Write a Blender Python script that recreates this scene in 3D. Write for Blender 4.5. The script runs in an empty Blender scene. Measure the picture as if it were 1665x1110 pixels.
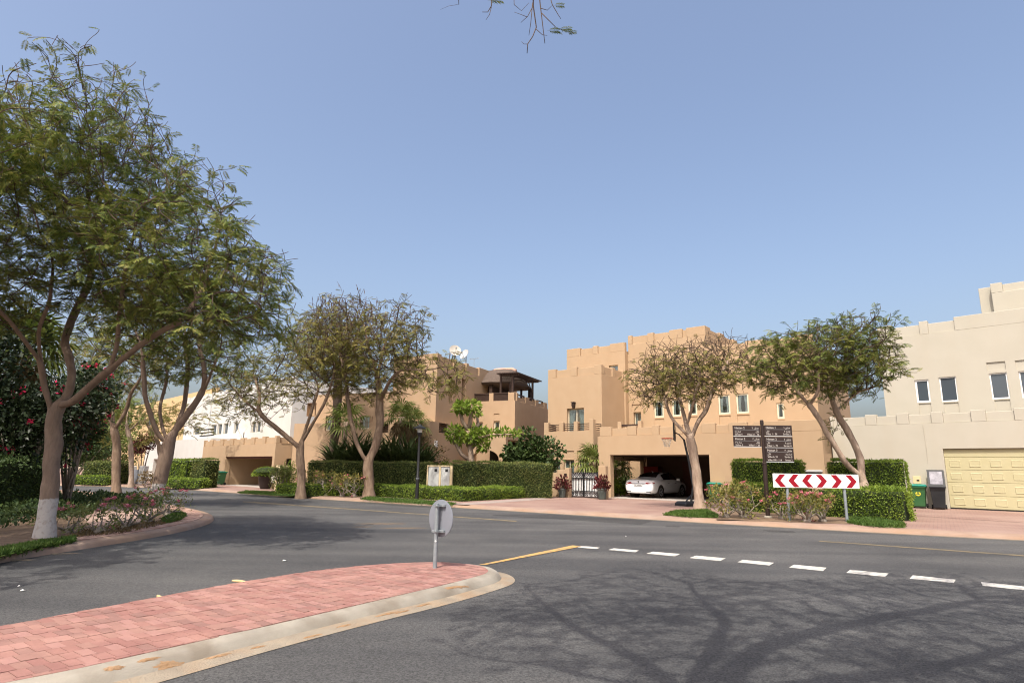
import bpy, bmesh, math, random
import numpy as np
from mathutils import Vector, Matrix, kdtree
rnd = random.Random(7)
sc = bpy.context.scene
COL = sc.collection
# ------------------------------------------------------------------ camera
W, H, F = 1665.0, 1110.0, 1000.0          # the photograph's frame, used to survey points on the ground
PIT, ROL, EYE = math.radians(11.75), 0.0150, 1.6
_f = np.array([0, math.cos(PIT), math.sin(PIT)]); _r0 = np.array([1., 0, 0]); _u0 = np.cross(_r0, _f)
_r = _r0*math.cos(ROL) + _u0*math.sin(ROL); _u = _u0*math.cos(ROL) - _r0*math.sin(ROL)
EYEP = np.array([0, 0, EYE])
cam_d = bpy.data.cameras.new('camera'); cam = bpy.data.objects.new('camera', cam_d); COL.objects.link(cam)
cam_d.sensor_width = 36; cam_d.lens = 36*F/W; cam_d.clip_start = .05; cam_d.clip_end = 3000
cam.matrix_world = Matrix(((_r[0], _u[0], -_f[0], 0), (_r[1], _u[1], -_f[1], 0), (_r[2], _u[2], -_f[2], EYE), (0, 0, 0, 1)))
sc.camera = cam
# ------------------------------------------------------------------ sky, sun, exposure
SUN_EL = math.radians(57); SUN_AZ = math.atan2(-.37, -.93)      # horizontal direction towards the sun is (sin, cos)
w = bpy.data.worlds.new('World'); sc.world = w; w.use_nodes = True
nt = w.node_tree; bg = nt.nodes['Background']
sky = nt.nodes.new('ShaderNodeTexSky'); sky.sky_type = 'NISHITA'; sky.sun_disc = False
sky.sun_elevation = SUN_EL; sky.sun_rotation = SUN_AZ; sky.altitude = 0; sky.air_density = 1.08; sky.dust_density = 6.2; sky.ozone_density = 1.6
tint = nt.nodes.new('ShaderNodeMix'); tint.data_type = 'RGBA'; tint.blend_type = 'MULTIPLY'; tint.inputs[0].default_value = 1; tint.inputs[7].default_value = (1.04, 1.01, 1.01, 1)
nt.links.new(sky.outputs[0], tint.inputs[6]); nt.links.new(tint.outputs[2], bg.inputs[0]); bg.inputs[1].default_value = .15
sd = bpy.data.lights.new('sun', 'SUN'); so = bpy.data.objects.new('sun', sd); COL.objects.link(so)
sd.energy = 2.75; sd.angle = math.radians(.5); sd.color = (1, .945, .86)
sv = Vector((math.sin(SUN_AZ)*math.cos(SUN_EL), math.cos(SUN_AZ)*math.cos(SUN_EL), math.sin(SUN_EL)))
so.rotation_euler = sv.to_track_quat('Z', 'Y').to_euler()
sc.view_settings.view_transform = 'Standard'; sc.view_settings.look = 'None'
sc.view_settings.exposure = 0.72; sc.view_settings.gamma = 1.0; sc.view_settings.use_curve_mapping = False
sc.render.engine = 'CYCLES'; sc.cycles.filter_width = 1.1; sc.cycles.max_bounces = 6; sc.cycles.transparent_max_bounces = 8
# ------------------------------------------------------------------ surveying
def ray(x, y): return _f + _r*((x - W/2)/F) - _u*((y - H/2)/F)
def G(x, y, z=0.):
    d = ray(x, y); t = (z - EYE)/d[2]; p = EYEP + d*t; return Vector(p)
def AT(x, y, Y):                      # point of the sight line at depth Y
    d = ray(x, y); return Vector(EYEP + d*(Y/d[1]))
def proj(p):
    v = np.array(p) - EYEP; k = v @ _f
    return (W/2 + F*(v @ _r)/k, H/2 - F*(v @ _u)/k, k)
# ------------------------------------------------------------------ materials
def sgl(c): return tuple(((x/255)/12.92 if x/255 <= .04045 else ((x/255+.055)/1.055)**2.4) for x in c)
def mat(name, c1, c2=None, scale=6., rough=.8, bump=0., bscale=60., metal=0., c3=None, s3=1., amt3=.5, detail=4., stretch=None, world=False, spec=.3, coat=0., streak=None):
    m = bpy.data.materials.new(name); m.use_nodes = True; n = m.node_tree.nodes; l = m.node_tree.links
    b = n['Principled BSDF']; b.inputs['Roughness'].default_value = rough; b.inputs['Metallic'].default_value = metal
    b.inputs['Specular IOR Level'].default_value = spec; b.inputs['Coat Weight'].default_value = coat
    b.inputs['Base Color'].default_value = (*c1, 1)
    tc = n.new('ShaderNodeTexCoord'); vec = tc.outputs['Object']
    if world: vec = n.new('ShaderNodeNewGeometry').outputs['Position']
    if stretch:
        mp = n.new('ShaderNodeMapping'); mp.inputs['Scale'].default_value = stretch; l.new(vec, mp.inputs[0]); vec = mp.outputs[0]
    last = None
    if c2:
        t = n.new('ShaderNodeTexNoise'); t.inputs['Scale'].default_value = scale; t.inputs['Detail'].default_value = detail; l.new(vec, t.inputs[0])
        r = n.new('ShaderNodeValToRGB'); r.color_ramp.elements[0].position = .35; r.color_ramp.elements[1].position = .65
        r.color_ramp.elements[0].color = (*c1, 1); r.color_ramp.elements[1].color = (*c2, 1)
        l.new(t.outputs[0], r.inputs[0]); last = r.outputs[0]
        if c3:
            t3 = n.new('ShaderNodeTexNoise'); t3.inputs['Scale'].default_value = s3; t3.inputs['Detail'].default_value = 5; l.new(vec, t3.inputs[0])
            if streak: mp3 = n.new('ShaderNodeMapping'); mp3.inputs['Scale'].default_value = streak; l.new(vec, mp3.inputs[0]); l.new(mp3.outputs[0], t3.inputs[0])
            r3 = n.new('ShaderNodeValToRGB'); r3.color_ramp.elements[0].position = .45; r3.color_ramp.elements[1].position = .7
            r3.color_ramp.elements[0].color = (0, 0, 0, 1); r3.color_ramp.elements[1].color = (amt3,)*3 + (1,)
            l.new(t3.outputs[0], r3.inputs[0])
            mx = n.new('ShaderNodeMix'); mx.data_type = 'RGBA'; l.new(r3.outputs[0], mx.inputs[0]); l.new(last, mx.inputs[6]); mx.inputs[7].default_value = (*c3, 1); last = mx.outputs[2]
        l.new(last, b.inputs['Base Color'])
    if bump:
        t2 = n.new('ShaderNodeTexNoise'); t2.inputs['Scale'].default_value = bscale; t2.inputs['Detail'].default_value = 3; l.new(vec, t2.inputs[0])
        bp = n.new('ShaderNodeBump'); bp.inputs['Strength'].default_value = bump; bp.inputs['Distance'].default_value = .02
        l.new(t2.outputs[0], bp.inputs['Height']); l.new(bp.outputs[0], b.inputs['Normal'])
    return m
def leafmat(name, cols, transl=.3, rough=.55, scale=1.2):
    m = bpy.data.materials.new(name); m.use_nodes = True; n = m.node_tree.nodes; l = m.node_tree.links
    b = n['Principled BSDF']; b.inputs['Roughness'].default_value = rough; b.inputs['Specular IOR Level'].default_value = .25
    g = n.new('ShaderNodeNewGeometry'); t = n.new('ShaderNodeTexNoise'); t.inputs['Scale'].default_value = scale; l.new(g.outputs['Position'], t.inputs[0])
    a = n.new('ShaderNodeMath'); a.operation = 'MULTIPLY_ADD'; l.new(g.outputs['Random Per Island'], a.inputs[0]); a.inputs[1].default_value = .55
    s = n.new('ShaderNodeMath'); s.operation = 'MULTIPLY_ADD'; l.new(t.outputs[0], s.inputs[0]); s.inputs[1].default_value = 1.3; s.inputs[2].default_value = -.42
    l.new(s.outputs[0], a.inputs[2])
    r = n.new('ShaderNodeValToRGB'); e = r.color_ramp.elements; k = len(cols)
    e[0].position = .08; e[0].color = (*cols[0], 1); e[1].position = .92; e[1].color = (*cols[-1], 1)
    for i in range(1, k-1):
        x = e.new(.08 + .84*i/(k-1)); x.color = (*cols[i], 1)
    l.new(a.outputs[0], r.inputs[0]); l.new(r.outputs[0], b.inputs['Base Color'])
    tr = n.new('ShaderNodeBsdfTranslucent'); l.new(r.outputs[0], tr.inputs[0]); mx = n.new('ShaderNodeMixShader'); mx.inputs[0].default_value = transl
    l.new(b.outputs[0], mx.inputs[1]); l.new(tr.outputs[0], mx.inputs[2]); l.new(mx.outputs[0], n['Material Output'].inputs[0])
    return m
def brickmat(name, cols, mortar, bw, bh, rough=.85, rot=0., mort=.012, dirt=None):
    m = bpy.data.materials.new(name); m.use_nodes = True; n = m.node_tree.nodes; l = m.node_tree.links; b = n['Principled BSDF']; b.inputs['Roughness'].default_value = rough
    g = n.new('ShaderNodeNewGeometry'); mp = n.new('ShaderNodeMapping'); mp.inputs['Rotation'].default_value = (0, 0, rot); l.new(g.outputs['Position'], mp.inputs[0])
    t = n.new('ShaderNodeTexBrick'); l.new(mp.outputs[0], t.inputs[0]); t.inputs['Color1'].default_value = (*cols[0], 1); t.inputs['Color2'].default_value = (*cols[1], 1); t.inputs['Mortar'].default_value = (*mortar, 1)
    t.inputs['Scale'].default_value = 1; t.inputs['Brick Width'].default_value = bw; t.inputs['Row Height'].default_value = bh; t.inputs['Mortar Size'].default_value = mort
    ns = n.new('ShaderNodeTexNoise'); ns.inputs['Scale'].default_value = .55; ns.inputs['Detail'].default_value = 6; l.new(g.outputs['Position'], ns.inputs[0])
    r = n.new('ShaderNodeValToRGB'); r.color_ramp.elements[0].position = .4; r.color_ramp.elements[1].position = .68; r.color_ramp.elements[0].color = (0, 0, 0, 1); r.color_ramp.elements[1].color = (.75,)*3 + (1,)
    l.new(ns.outputs[0], r.inputs[0]); mx = n.new('ShaderNodeMix'); mx.data_type = 'RGBA'; l.new(r.outputs[0], mx.inputs[0]); l.new(t.outputs[0], mx.inputs[6]); mx.inputs[7].default_value = (*(dirt or cols[1]), 1)
    l.new(mx.outputs[2], b.inputs['Base Color'])
    bp = n.new('ShaderNodeBump'); bp.inputs['Strength'].default_value = .4; bp.inputs['Distance'].default_value = .01; bp.invert = True; l.new(t.outputs['Fac'], bp.inputs['Height']); l.new(bp.outputs[0], b.inputs['Normal'])
    return m
def asphalt(name, k):
    m = mat(name, (.105*k, .104*k, .103*k), (.155*k, .152*k, .147*k), scale=.28, rough=.9, bump=.5, bscale=110, world=True, c3=(.18*k, .175*k, .165*k), s3=.45, amt3=.6)
    n = m.node_tree.nodes; l = m.node_tree.links; b = n['Principled BSDF']; src = b.inputs['Base Color'].links[0].from_socket
    g = n.new('ShaderNodeNewGeometry'); v = n.new('ShaderNodeTexVoronoi'); v.inputs['Scale'].default_value = 75; l.new(g.outputs['Position'], v.inputs[0])
    r = n.new('ShaderNodeValToRGB'); e = r.color_ramp.elements; e[0].position = 0; e[0].color = (.55, .55, .56, 1); e[1].position = 1; e[1].color = (1.68, 1.69, 1.68, 1)
    s = n.new('ShaderNodeSeparateColor'); l.new(v.outputs['Color'], s.inputs[0]); l.new(s.outputs[0], r.inputs[0])
    mx = n.new('ShaderNodeMix'); mx.data_type = 'RGBA'; mx.blend_type = 'MULTIPLY'; mx.inputs[0].default_value = .8; l.new(src, mx.inputs[6]); l.new(r.outputs[0], mx.inputs[7])
    mp = n.new('ShaderNodeMapping'); mp.inputs['Rotation'].default_value = (0, 0, math.radians(34)); mp.inputs['Scale'].default_value = (.05, .9, 1); l.new(g.outputs['Position'], mp.inputs[0])      # polished wheel tracks along the road
    t4 = n.new('ShaderNodeTexNoise'); t4.inputs['Scale'].default_value = 1; t4.inputs['Detail'].default_value = 5; l.new(mp.outputs[0], t4.inputs[0])
    r4 = n.new('ShaderNodeValToRGB'); e4 = r4.color_ramp.elements; e4[0].position = .35; e4[0].color = (.74, .75, .77, 1); e4[1].position = .66; e4[1].color = (1.12, 1.115, 1.1, 1); l.new(t4.outputs[0], r4.inputs[0])
    m4 = n.new('ShaderNodeMix'); m4.data_type = 'RGBA'; m4.blend_type = 'MULTIPLY'; m4.inputs[0].default_value = 1; l.new(mx.outputs[2], m4.inputs[6]); l.new(r4.outputs[0], m4.inputs[7]); l.new(m4.outputs[2], b.inputs['Base Color'])
    return m
def glassmat(name, tint, refl=.16):
    m = bpy.data.materials.new(name); m.use_nodes = True; n = m.node_tree.nodes; l = m.node_tree.links; n.remove(n['Principled BSDF'])
    t = n.new('ShaderNodeBsdfTransparent'); t.inputs[0].default_value = (*tint, 1); g = n.new('ShaderNodeBsdfGlossy'); g.inputs['Roughness'].default_value = .03
    fr = n.new('ShaderNodeLayerWeight'); fr.inputs[0].default_value = .35; a = n.new('ShaderNodeMath'); a.operation = 'MULTIPLY_ADD'; a.inputs[1].default_value = .6; a.inputs[2].default_value = refl; l.new(fr.outputs['Fresnel'], a.inputs[0])
    mx = n.new('ShaderNodeMixShader'); l.new(a.outputs[0], mx.inputs[0]); l.new(t.outputs[0], mx.inputs[1]); l.new(g.outputs[0], mx.inputs[2]); l.new(mx.outputs[0], n['Material Output'].inputs[0])
    return m
M = {}
M['road'] = asphalt('asphalt', .53)
M['patch'] = asphalt('asphalt_patch', .34)
M['sand_ground'] = mat('sandy_ground', (.36, .28, .19), (.42, .34, .24), scale=.6, rough=.95, bump=.4, bscale=30, world=True)
M['tan'] = mat('tan_render', (.392, .278, .170), (.41, .293, .182), scale=1.3, rough=.9, bump=.18, bscale=70, c3=(.375, .25, .145), s3=1.6, amt3=.24, streak=(1, 1, .22))
M['tan_old'] = mat('sandy_render', (.375, .262, .162), (.40, .282, .177), scale=1.3, rough=.9, bump=.18, bscale=70, c3=(.36, .235, .135), s3=1.6, amt3=.24, streak=(1, 1, .22))
M['yellow'] = mat('yellow_render', (.50, .36, .19), (.54, .39, .21), scale=1., rough=.9)
M['cream'] = mat('cream_render', (.415, .388, .315), (.435, .408, .335), scale=1.1, rough=.9, bump=.15, bscale=70, c3=(.41, .36, .275), s3=1.3, amt3=.26, streak=(1, 1, .22))
M['white'] = mat('white_render', (.51, .50, .465), (.54, .53, .495), scale=1.1, rough=.9, bump=.12, bscale=70, c3=(.47, .455, .41), s3=1.3, amt3=.26, streak=(1, 1, .22))
M['gdoor'] = mat('garage_yellow_paint', (.44, .40, .235), (.455, .415, .25), scale=3, rough=.5)
M['frame'] = mat('cream_window_paint', (.60, .54, .40), rough=.5)
M['frame_w'] = mat('white_window_paint', (.82, .82, .8), rough=.45)
M['wood'] = mat('dark_brown_timber', (.035, .02, .014), (.055, .032, .022), scale=3, rough=.6, stretch=(1, 1, 9))
M['wood2'] = mat('red_brown_timber', (.075, .022, .016), (.1, .032, .02), scale=4, rough=.6)
M['blackm'] = mat('black_metal', (.012, .012, .013), rough=.45, spec=.5)
M['brownm'] = mat('brown_black_metal', (.028, .018, .015), (.035, .022, .018), scale=3, rough=.45)
M['inner'] = mat('carport_shade_brown', (.085, .05, .034), (.10, .062, .042), scale=2, rough=.9)  # carport walls and ceiling coloured dark to carry the deep shade inside
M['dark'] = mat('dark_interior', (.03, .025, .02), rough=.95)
M['galv'] = mat('galvanised_steel', (.24, .27, .285), (.29, .32, .335), scale=14, rough=.5, metal=.3)
M['signback'] = mat('grey_sign_back', (.19, .205, .235), (.215, .23, .26), scale=5, rough=.55)
M['signw'] = mat('white_sign_film', (.80, .80, .78), (.74, .74, .71), scale=4, rough=.45)
M['signr'] = mat('red_sign_film', (.27, .006, .016), rough=.4)
M['letters'] = mat('cream_lettering', (.56, .52, .47), rough=.6)
M['glass'] = glassmat('window_glass', (.86, .9, .9), .08)
M['glass_d'] = mat('dark_glass', (.06, .075, .09), rough=.06, spec=.9)
M['curtain'] = mat('grey_curtain_cloth', (.42, .46, .43), (.56, .60, .56), scale=14, rough=.9, stretch=(6, 6, .2))
M['whitem'] = mat('white_metal', (.5, .5, .48), (.44, .45, .43), scale=3, rough=.45)
M['concrete'] = mat('kerb_concrete', (.27, .245, .20), (.33, .30, .245), scale=2.5, rough=.95, bump=.35, bscale=90, world=True, c3=(.19, .155, .115), s3=2.6, amt3=.75)
M['gutter'] = mat('sandy_gutter', (.24, .20, .15), (.30, .255, .19), scale=3.5, rough=.95, bump=.7, bscale=60, world=True, c3=(.33, .215, .12), s3=2.2, amt3=.6)
M['kerbpink'] = mat('dusty_kerb', (.26, .18, .135), (.31, .23, .18), scale=1.6, rough=.95, bump=.4, bscale=35, world=True, c3=(.30, .19, .115), s3=.7, amt3=.7)
M['mortar'] = mat('joint_sand', (.27, .15, .12), (.31, .19, .15), scale=10, rough=.95)
for i, c in enumerate([(.265, .135, .112), (.235, .115, .096), (.295, .16, .135), (.22, .12, .10), (.265, .145, .117)]):
    M['brick%d' % i] = mat('red_paver', c, tuple(x*1.12 for x in c), scale=7, rough=.9, bump=.4, bscale=60, world=True, c3=(.45, .26, .2), s3=2.5, amt3=.3)
M['drive'] = brickmat('pink_driveway_pavers', [(.235, .135, .105), (.27, .17, .135)], (.18, .115, .09), .21, .105, rot=.6, dirt=(.30, .205, .16))
M['drive_l'] = brickmat('brown_verge_pavers', [(.30, .19, .15), (.36, .24, .19)], (.2, .13, .1), .21, .105, rot=-1.2, dirt=(.40, .29, .22))
M['slabs'] = brickmat('grey_pink_slabs', [(.28, .22, .19), (.31, .25, .215)], (.2, .16, .14), .4, .4, rot=.3)
M['pale'] = mat('pale_concrete', (.33, .30, .265), (.37, .34, .30), scale=2, rough=.9, world=True)
M['soil'] = mat('brown_soil', (.13, .085, .055), (.2, .14, .09), scale=8, rough=1, bump=.8, bscale=40, world=True)
M['sand'] = mat('orange_sand', (.31, .185, .095), (.33, .22, .13), scale=12, rough=1, bump=.5, bscale=80, world=True)
M['sandthin'] = mat('thin_sand_film', (.10, .083, .064), (.15, .11, .075), scale=5, rough=1, world=True)
M['dust'] = mat('pale_road_dust', (.15, .125, .095), (.18, .15, .11), scale=6, rough=1, bump=.3, bscale=80, world=True)
M['ywhite'] = mat('white_road_paint', (.62, .60, .53), (.46, .44, .39), scale=14, rough=.8, bump=.2, bscale=90, world=True, c3=(.2, .19, .17), s3=9, amt3=.7)
M['yline'] = mat('yellow_road_paint', (.52, .31, .085), (.40, .26, .1), scale=10, rough=.8, bump=.2, bscale=90, world=True, c3=(.16, .14, .12), s3=8, amt3=.8)
M['yline2'] = mat('faded_yellow_road_paint', (.19, .15, .085), (.10, .088, .065), scale=4, rough=.85, world=True)
M['bark'] = mat('grey_brown_bark', (.17, .115, .078), (.25, .18, .125), scale=5, rough=.95, bump=.8, bscale=22, stretch=(2.2, 2.2, .7))
M['bark_d'] = mat('dark_bark', (.09, .062, .045), (.15, .11, .08), scale=5, rough=.95, bump=.8, bscale=25, stretch=(2, 2, .7))
M['twig'] = mat('brown_twig_bark', (.055, .036, .025), (.10, .068, .047), scale=6, rough=.95)
M['bark_p'] = mat('pale_bark', (.33, .24, .175), (.43, .33, .25), scale=6, rough=.95, bump=.7, bscale=20, stretch=(2, 2, .7), c3=(.18, .125, .09), s3=2.2, amt3=.8)
M['stem'] = mat('pale_grey_stem', (.20, .165, .13), (.30, .26, .21), scale=9, rough=.8)
def limewash():
    m = mat('whitewashed_bark', (.19, .135, .1), (.25, .18, .135), scale=5, rough=.95, bump=.8, bscale=22, stretch=(2.2, 2.2, .7))
    n = m.node_tree.nodes; l = m.node_tree.links; b = n['Principled BSDF']; src = b.inputs['Base Color'].links[0].from_socket
    tc = n.new('ShaderNodeTexCoord'); sp = n.new('ShaderNodeSeparateXYZ'); l.new(tc.outputs['Object'], sp.inputs[0])
    ns = n.new('ShaderNodeTexNoise'); ns.inputs['Scale'].default_value = 12; ns.inputs['Detail'].default_value = 6; l.new(tc.outputs['Object'], ns.inputs[0])
    a = n.new('ShaderNodeMath'); a.operation = 'MULTIPLY_ADD'; l.new(ns.outputs[0], a.inputs[0]); a.inputs[1].default_value = .12; l.new(sp.outputs[2], a.inputs[2])
    c = n.new('ShaderNodeMapRange'); l.new(a.outputs[0], c.inputs[0]); c.inputs[1].default_value = .80; c.inputs[2].default_value = .83; c.inputs[3].default_value = 1; c.inputs[4].default_value = 0
    c2 = n.new('ShaderNodeMapRange'); l.new(ns.outputs[0], c2.inputs[0]); c2.inputs[1].default_value = .36; c2.inputs[2].default_value = .5; c2.inputs[3].default_value = .6; c2.inputs[4].default_value = .95
    mu = n.new('ShaderNodeMath'); mu.operation = 'MULTIPLY'; l.new(c.outputs[0], mu.inputs[0]); l.new(c2.outputs[0], mu.inputs[1])
    mx = n.new('ShaderNodeMix'); mx.data_type = 'RGBA'; l.new(mu.outputs[0], mx.inputs[0]); l.new(src, mx.inputs[6]); mx.inputs[7].default_value = (.50, .465, .43, 1); l.new(mx.outputs[2], b.inputs['Base Color'])
    return m
M['limed'] = limewash()
M['leafA'] = leafmat('feathery_leaf', [(.045, .075, .016), (.10, .14, .028), (.18, .20, .04), (.28, .25, .065)], .28)
M['leafB'] = leafmat('olive_feathery_leaf', [(.065, .08, .02), (.15, .155, .036), (.245, .22, .05), (.27, .19, .085)], .3)
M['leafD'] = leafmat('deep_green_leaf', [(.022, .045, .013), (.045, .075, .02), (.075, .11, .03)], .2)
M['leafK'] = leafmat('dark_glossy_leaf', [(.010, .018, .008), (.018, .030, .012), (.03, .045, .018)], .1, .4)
M['hedge'] = leafmat('hedge_leaf', [(.09, .15, .02), (.18, .265, .034), (.30, .37, .06)], .36, scale=2.2)
M['hedge_dk'] = leafmat('dull_hedge_leaf', [(.075, .10, .024), (.13, .165, .042), (.20, .225, .065), (.22, .20, .08)], .34, scale=2.2)
M['lime'] = leafmat('lime_green_leaf', [(.12, .2, .02), (.2, .3, .03), (.3, .38, .06)], .35)
M['palmleaf'] = leafmat('palm_leaf', [(.07, .1, .02), (.12, .16, .03), (.2, .22, .06)], .25)
M['straplf'] = leafmat('strap_leaf', [(.04, .065, .02), (.075, .11, .032), (.15, .19, .07)], .2)
M['grass'] = leafmat('grass_blade', [(.04, .085, .015), (.07, .13, .02), (.11, .16, .035)], .25)
M['red_leaf'] = leafmat('crimson_leaf', [(.05, .035, .014), (.10, .018, .022), (.19, .04, .04)], .25)
M['brown_leaf'] = leafmat('dry_leaf', [(.10, .07, .035), (.16, .11, .05), (.22, .16, .07)], .25)
M['pink'] = leafmat('pink_petal', [(.50, .10, .15), (.65, .2, .25), (.75, .35, .36)], .25)
M['crimson'] = leafmat('crimson_petal', [(.35, .01, .04), (.5, .02, .07), (.6, .04, .12)], .25)
M['hedge_core'] = mat('hedge_core', (.02, .03, .01), (.03, .045, .015), scale=8, rough=1)
M['terra'] = mat('grey_green_pot', (.085, .105, .095), (.12, .14, .125), scale=4, rough=.7)
M['potdark'] = mat('dark_glazed_pot', (.03, .022, .02), rough=.35)
M['bin_green'] = mat('green_bin_plastic', (.035, .115, .04), (.045, .13, .05), scale=3, rough=.5)
M['bin_black'] = mat('black_bin_plastic', (.016, .017, .019), (.024, .025, .027), scale=3, rough=.5)
M['bin_teal'] = mat('teal_lid_plastic', (.012, .22, .16), rough=.45)
M['yellow_p'] = mat('yellow_plastic', (.72, .58, .05), rough=.5)
M['lid_in'] = mat('pale_lid_lining', (.13, .125, .145), (.26, .25, .28), scale=5, rough=.35)
M['carpaint'] = mat('white_car_paint', (.78, .78, .78), rough=.25, spec=.5, coat=.8)
M['carglass'] = mat('tinted_car_glass', (.012, .012, .013), rough=.05, spec=.6)
M['tyre'] = mat('tyre_rubber', (.015, .015, .015), rough=.85)
M['rim'] = mat('silver_alloy', (.5, .5, .52), rough=.3, metal=.8)
M['redlamp'] = mat('red_lamp_plastic', (.30, .008, .012), rough=.15, spec=.6)
M['chrome'] = mat('chrome', (.6, .6, .6), rough=.15, metal=1)
M['plate'] = mat('number_plate_white', (.6, .6, .6), (.5, .5, .5), scale=20, rough=.5)
M['orange'] = mat('orange_red_steel', (.55, .07, .03), rough=.5)
M['net'] = mat('off_white_net_cord', (.6, .57, .5), rough=.9)
M['thatch'] = mat('grey_brown_thatch', (.085, .062, .048), (.13, .1, .08), scale=9, rough=1, bump=1., bscale=30, stretch=(4, 4, 1))
M['thatch_cap'] = mat('pinkish_ridge_cap', (.42, .25, .18), (.5, .32, .24), scale=6, rough=.9)
M['dish'] = mat('off_white_dish', (.50, .47, .41), (.45, .42, .36), scale=5, rough=.7)
M['dish_g'] = mat('grey_dish', (.42, .43, .43), rough=.6)
M['lampglass'] = mat('frosted_lamp_glass', (.65, .66, .63), rough=.3)
M['pod'] = mat('dry_tan_pod', (.62, .45, .24), (.52, .36, .18), scale=10, rough=.9)
M['paper'] = mat('white_litter_paper', (.75, .74, .7), rough=.9)
M['redbox'] = mat('red_box_plastic', (.22, .012, .015), rough=.5)
M['stone_y'] = mat('pale_yellow_pier_render', (.60, .48, .28), (.64, .52, .32), scale=2, rough=.9)
# ------------------------------------------------------------------ mesh collecting
class MB:
    def __init__(s): s.v = []; s.f = []; s.m = []; s.cm = 0
    def face(s, pts):
        k = len(s.v); s.v.extend([tuple(p) for p in pts]); s.f.append(tuple(range(k, k+len(pts)))); s.m.append(s.cm)
    def box(s, x0, x1, y0, y1, z0, z1):
        k = len(s.v); s.v += [(x0,y0,z0),(x1,y0,z0),(x1,y1,z0),(x0,y1,z0),(x0,y0,z1),(x1,y0,z1),(x1,y1,z1),(x0,y1,z1)]
        for q in ((0,3,2,1),(4,5,6,7),(0,1,5,4),(1,2,6,5),(2,3,7,6),(3,0,4,7)): s.f.append(tuple(k+i for i in q)); s.m.append(s.cm)
        return s
    def prism(s, poly, z0, z1, bottom=True):
        n = len(poly); k = len(s.v)
        a = sum(poly[i][0]*poly[(i+1)%n][1]-poly[(i+1)%n][0]*poly[i][1] for i in range(n))
        if a < 0: poly = poly[::-1]
        s.v += [(p[0],p[1],z0) for p in poly] + [(p[0],p[1],z1) for p in poly]
        s.f.append(tuple(k+n+i for i in range(n))); s.m.append(s.cm)
        if bottom: s.f.append(tuple(k+n-1-i for i in range(n))); s.m.append(s.cm)
        for i in range(n): j = (i+1)%n; s.f.append((k+i,k+j,k+n+j,k+n+i)); s.m.append(s.cm)
        return s
    def tube(s, pts, rad, n=8, cap=True, wob=0.):
        pts = [Vector(p) for p in pts]; k0 = len(s.v)
        if not hasattr(rad, '__len__'): rad = [rad]*len(pts)
        up = Vector((.31, .17, .93)).normalized(); a = None
        for i, p in enumerate(pts):
            t = (pts[min(i+1, len(pts)-1)] - pts[max(i-1, 0)])
            t = t.normalized() if t.length > 1e-9 else Vector((0,0,1))
            if a is None:
                a = t.cross(up if abs(t.dot(up)) < .95 else Vector((1,0,0))).normalized()
            else:
                a = (a - t*a.dot(t)); a = a.normalized() if a.length > 1e-6 else t.orthogonal().normalized()
            b = t.cross(a)
            for j in range(n):
                q = 2*math.pi*j/n; s.v.append(tuple(p + (a*math.cos(q) + b*math.sin(q))*rad[i]*(1 + wob*(math.sin(2*q + i*.9) + .7*math.sin(3*q - i*1.7) + .6*math.sin(i*2.3)))))
        for i in range(len(pts)-1):
            for j in range(n):
                j2 = (j+1)%n; s.f.append((k0+i*n+j, k0+i*n+j2, k0+(i+1)*n+j2, k0+(i+1)*n+j)); s.m.append(s.cm)
        if cap:
            s.f.append(tuple(k0+n-1-j for j in range(n))); s.m.append(s.cm)
            e = k0+(len(pts)-1)*n; s.f.append(tuple(e+j for j in range(n))); s.m.append(s.cm)
        return s
    def lathe(s, prof, n=20, c=(0,0,0)):
        k0 = len(s.v)
        for r, z in prof:
            for j in range(n):
                q = 2*math.pi*j/n; s.v.append((c[0]+r*math.cos(q), c[1]+r*math.sin(q), c[2]+z))
        for i in range(len(prof)-1):
            for j in range(n):
                j2 = (j+1)%n; s.f.append((k0+i*n+j, k0+i*n+j2, k0+(i+1)*n+j2, k0+(i+1)*n+j)); s.m.append(s.cm)
        s.f.append(tuple(k0+n-1-j for j in range(n))); s.m.append(s.cm)
        e = k0+(len(prof)-1)*n; s.f.append(tuple(e+j for j in range(n))); s.m.append(s.cm)
        return s
    def xf(s, mtx, k=0):
        s.v[k:] = [tuple(mtx @ Vector(p)) for p in s.v[k:]]; return s
    def build(s, name, mats, parent=None, smooth=False, bevel=0, seg=2, merge=False, loc=None, angle=35):
        me = bpy.data.meshes.new(name); me.from_pydata(s.v, [], s.f)
        if not isinstance(mats, (list, tuple)): mats = [mats]
        for m in mats: me.materials.append(m)
        if len(mats) > 1: me.polygons.foreach_set('material_index', s.m)
        if merge or bevel:
            b = bmesh.new(); b.from_mesh(me); bmesh.ops.remove_doubles(b, verts=b.verts, dist=1e-4); bmesh.ops.recalc_face_normals(b, faces=b.faces); b.to_mesh(me); b.free()
        me.update()
        return obj(name, me, parent, smooth, bevel, seg, loc, angle)
def obj(name, me, parent=None, smooth=False, bevel=0, seg=2, loc=None, angle=35):
    o = bpy.data.objects.new(name, me); COL.objects.link(o)
    if parent: o.parent = parent
    if loc is not None: o.location = loc
    if smooth:
        me.polygons.foreach_set('use_smooth', [True]*len(me.polygons))
        if smooth != 'all': me.set_sharp_from_angle(angle=math.radians(angle))
    if bevel:
        md = o.modifiers.new('soft_edges', 'BEVEL'); md.width = bevel; md.segments = seg; md.limit_method = 'ANGLE'; md.angle_limit = math.radians(40)
    return o
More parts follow.
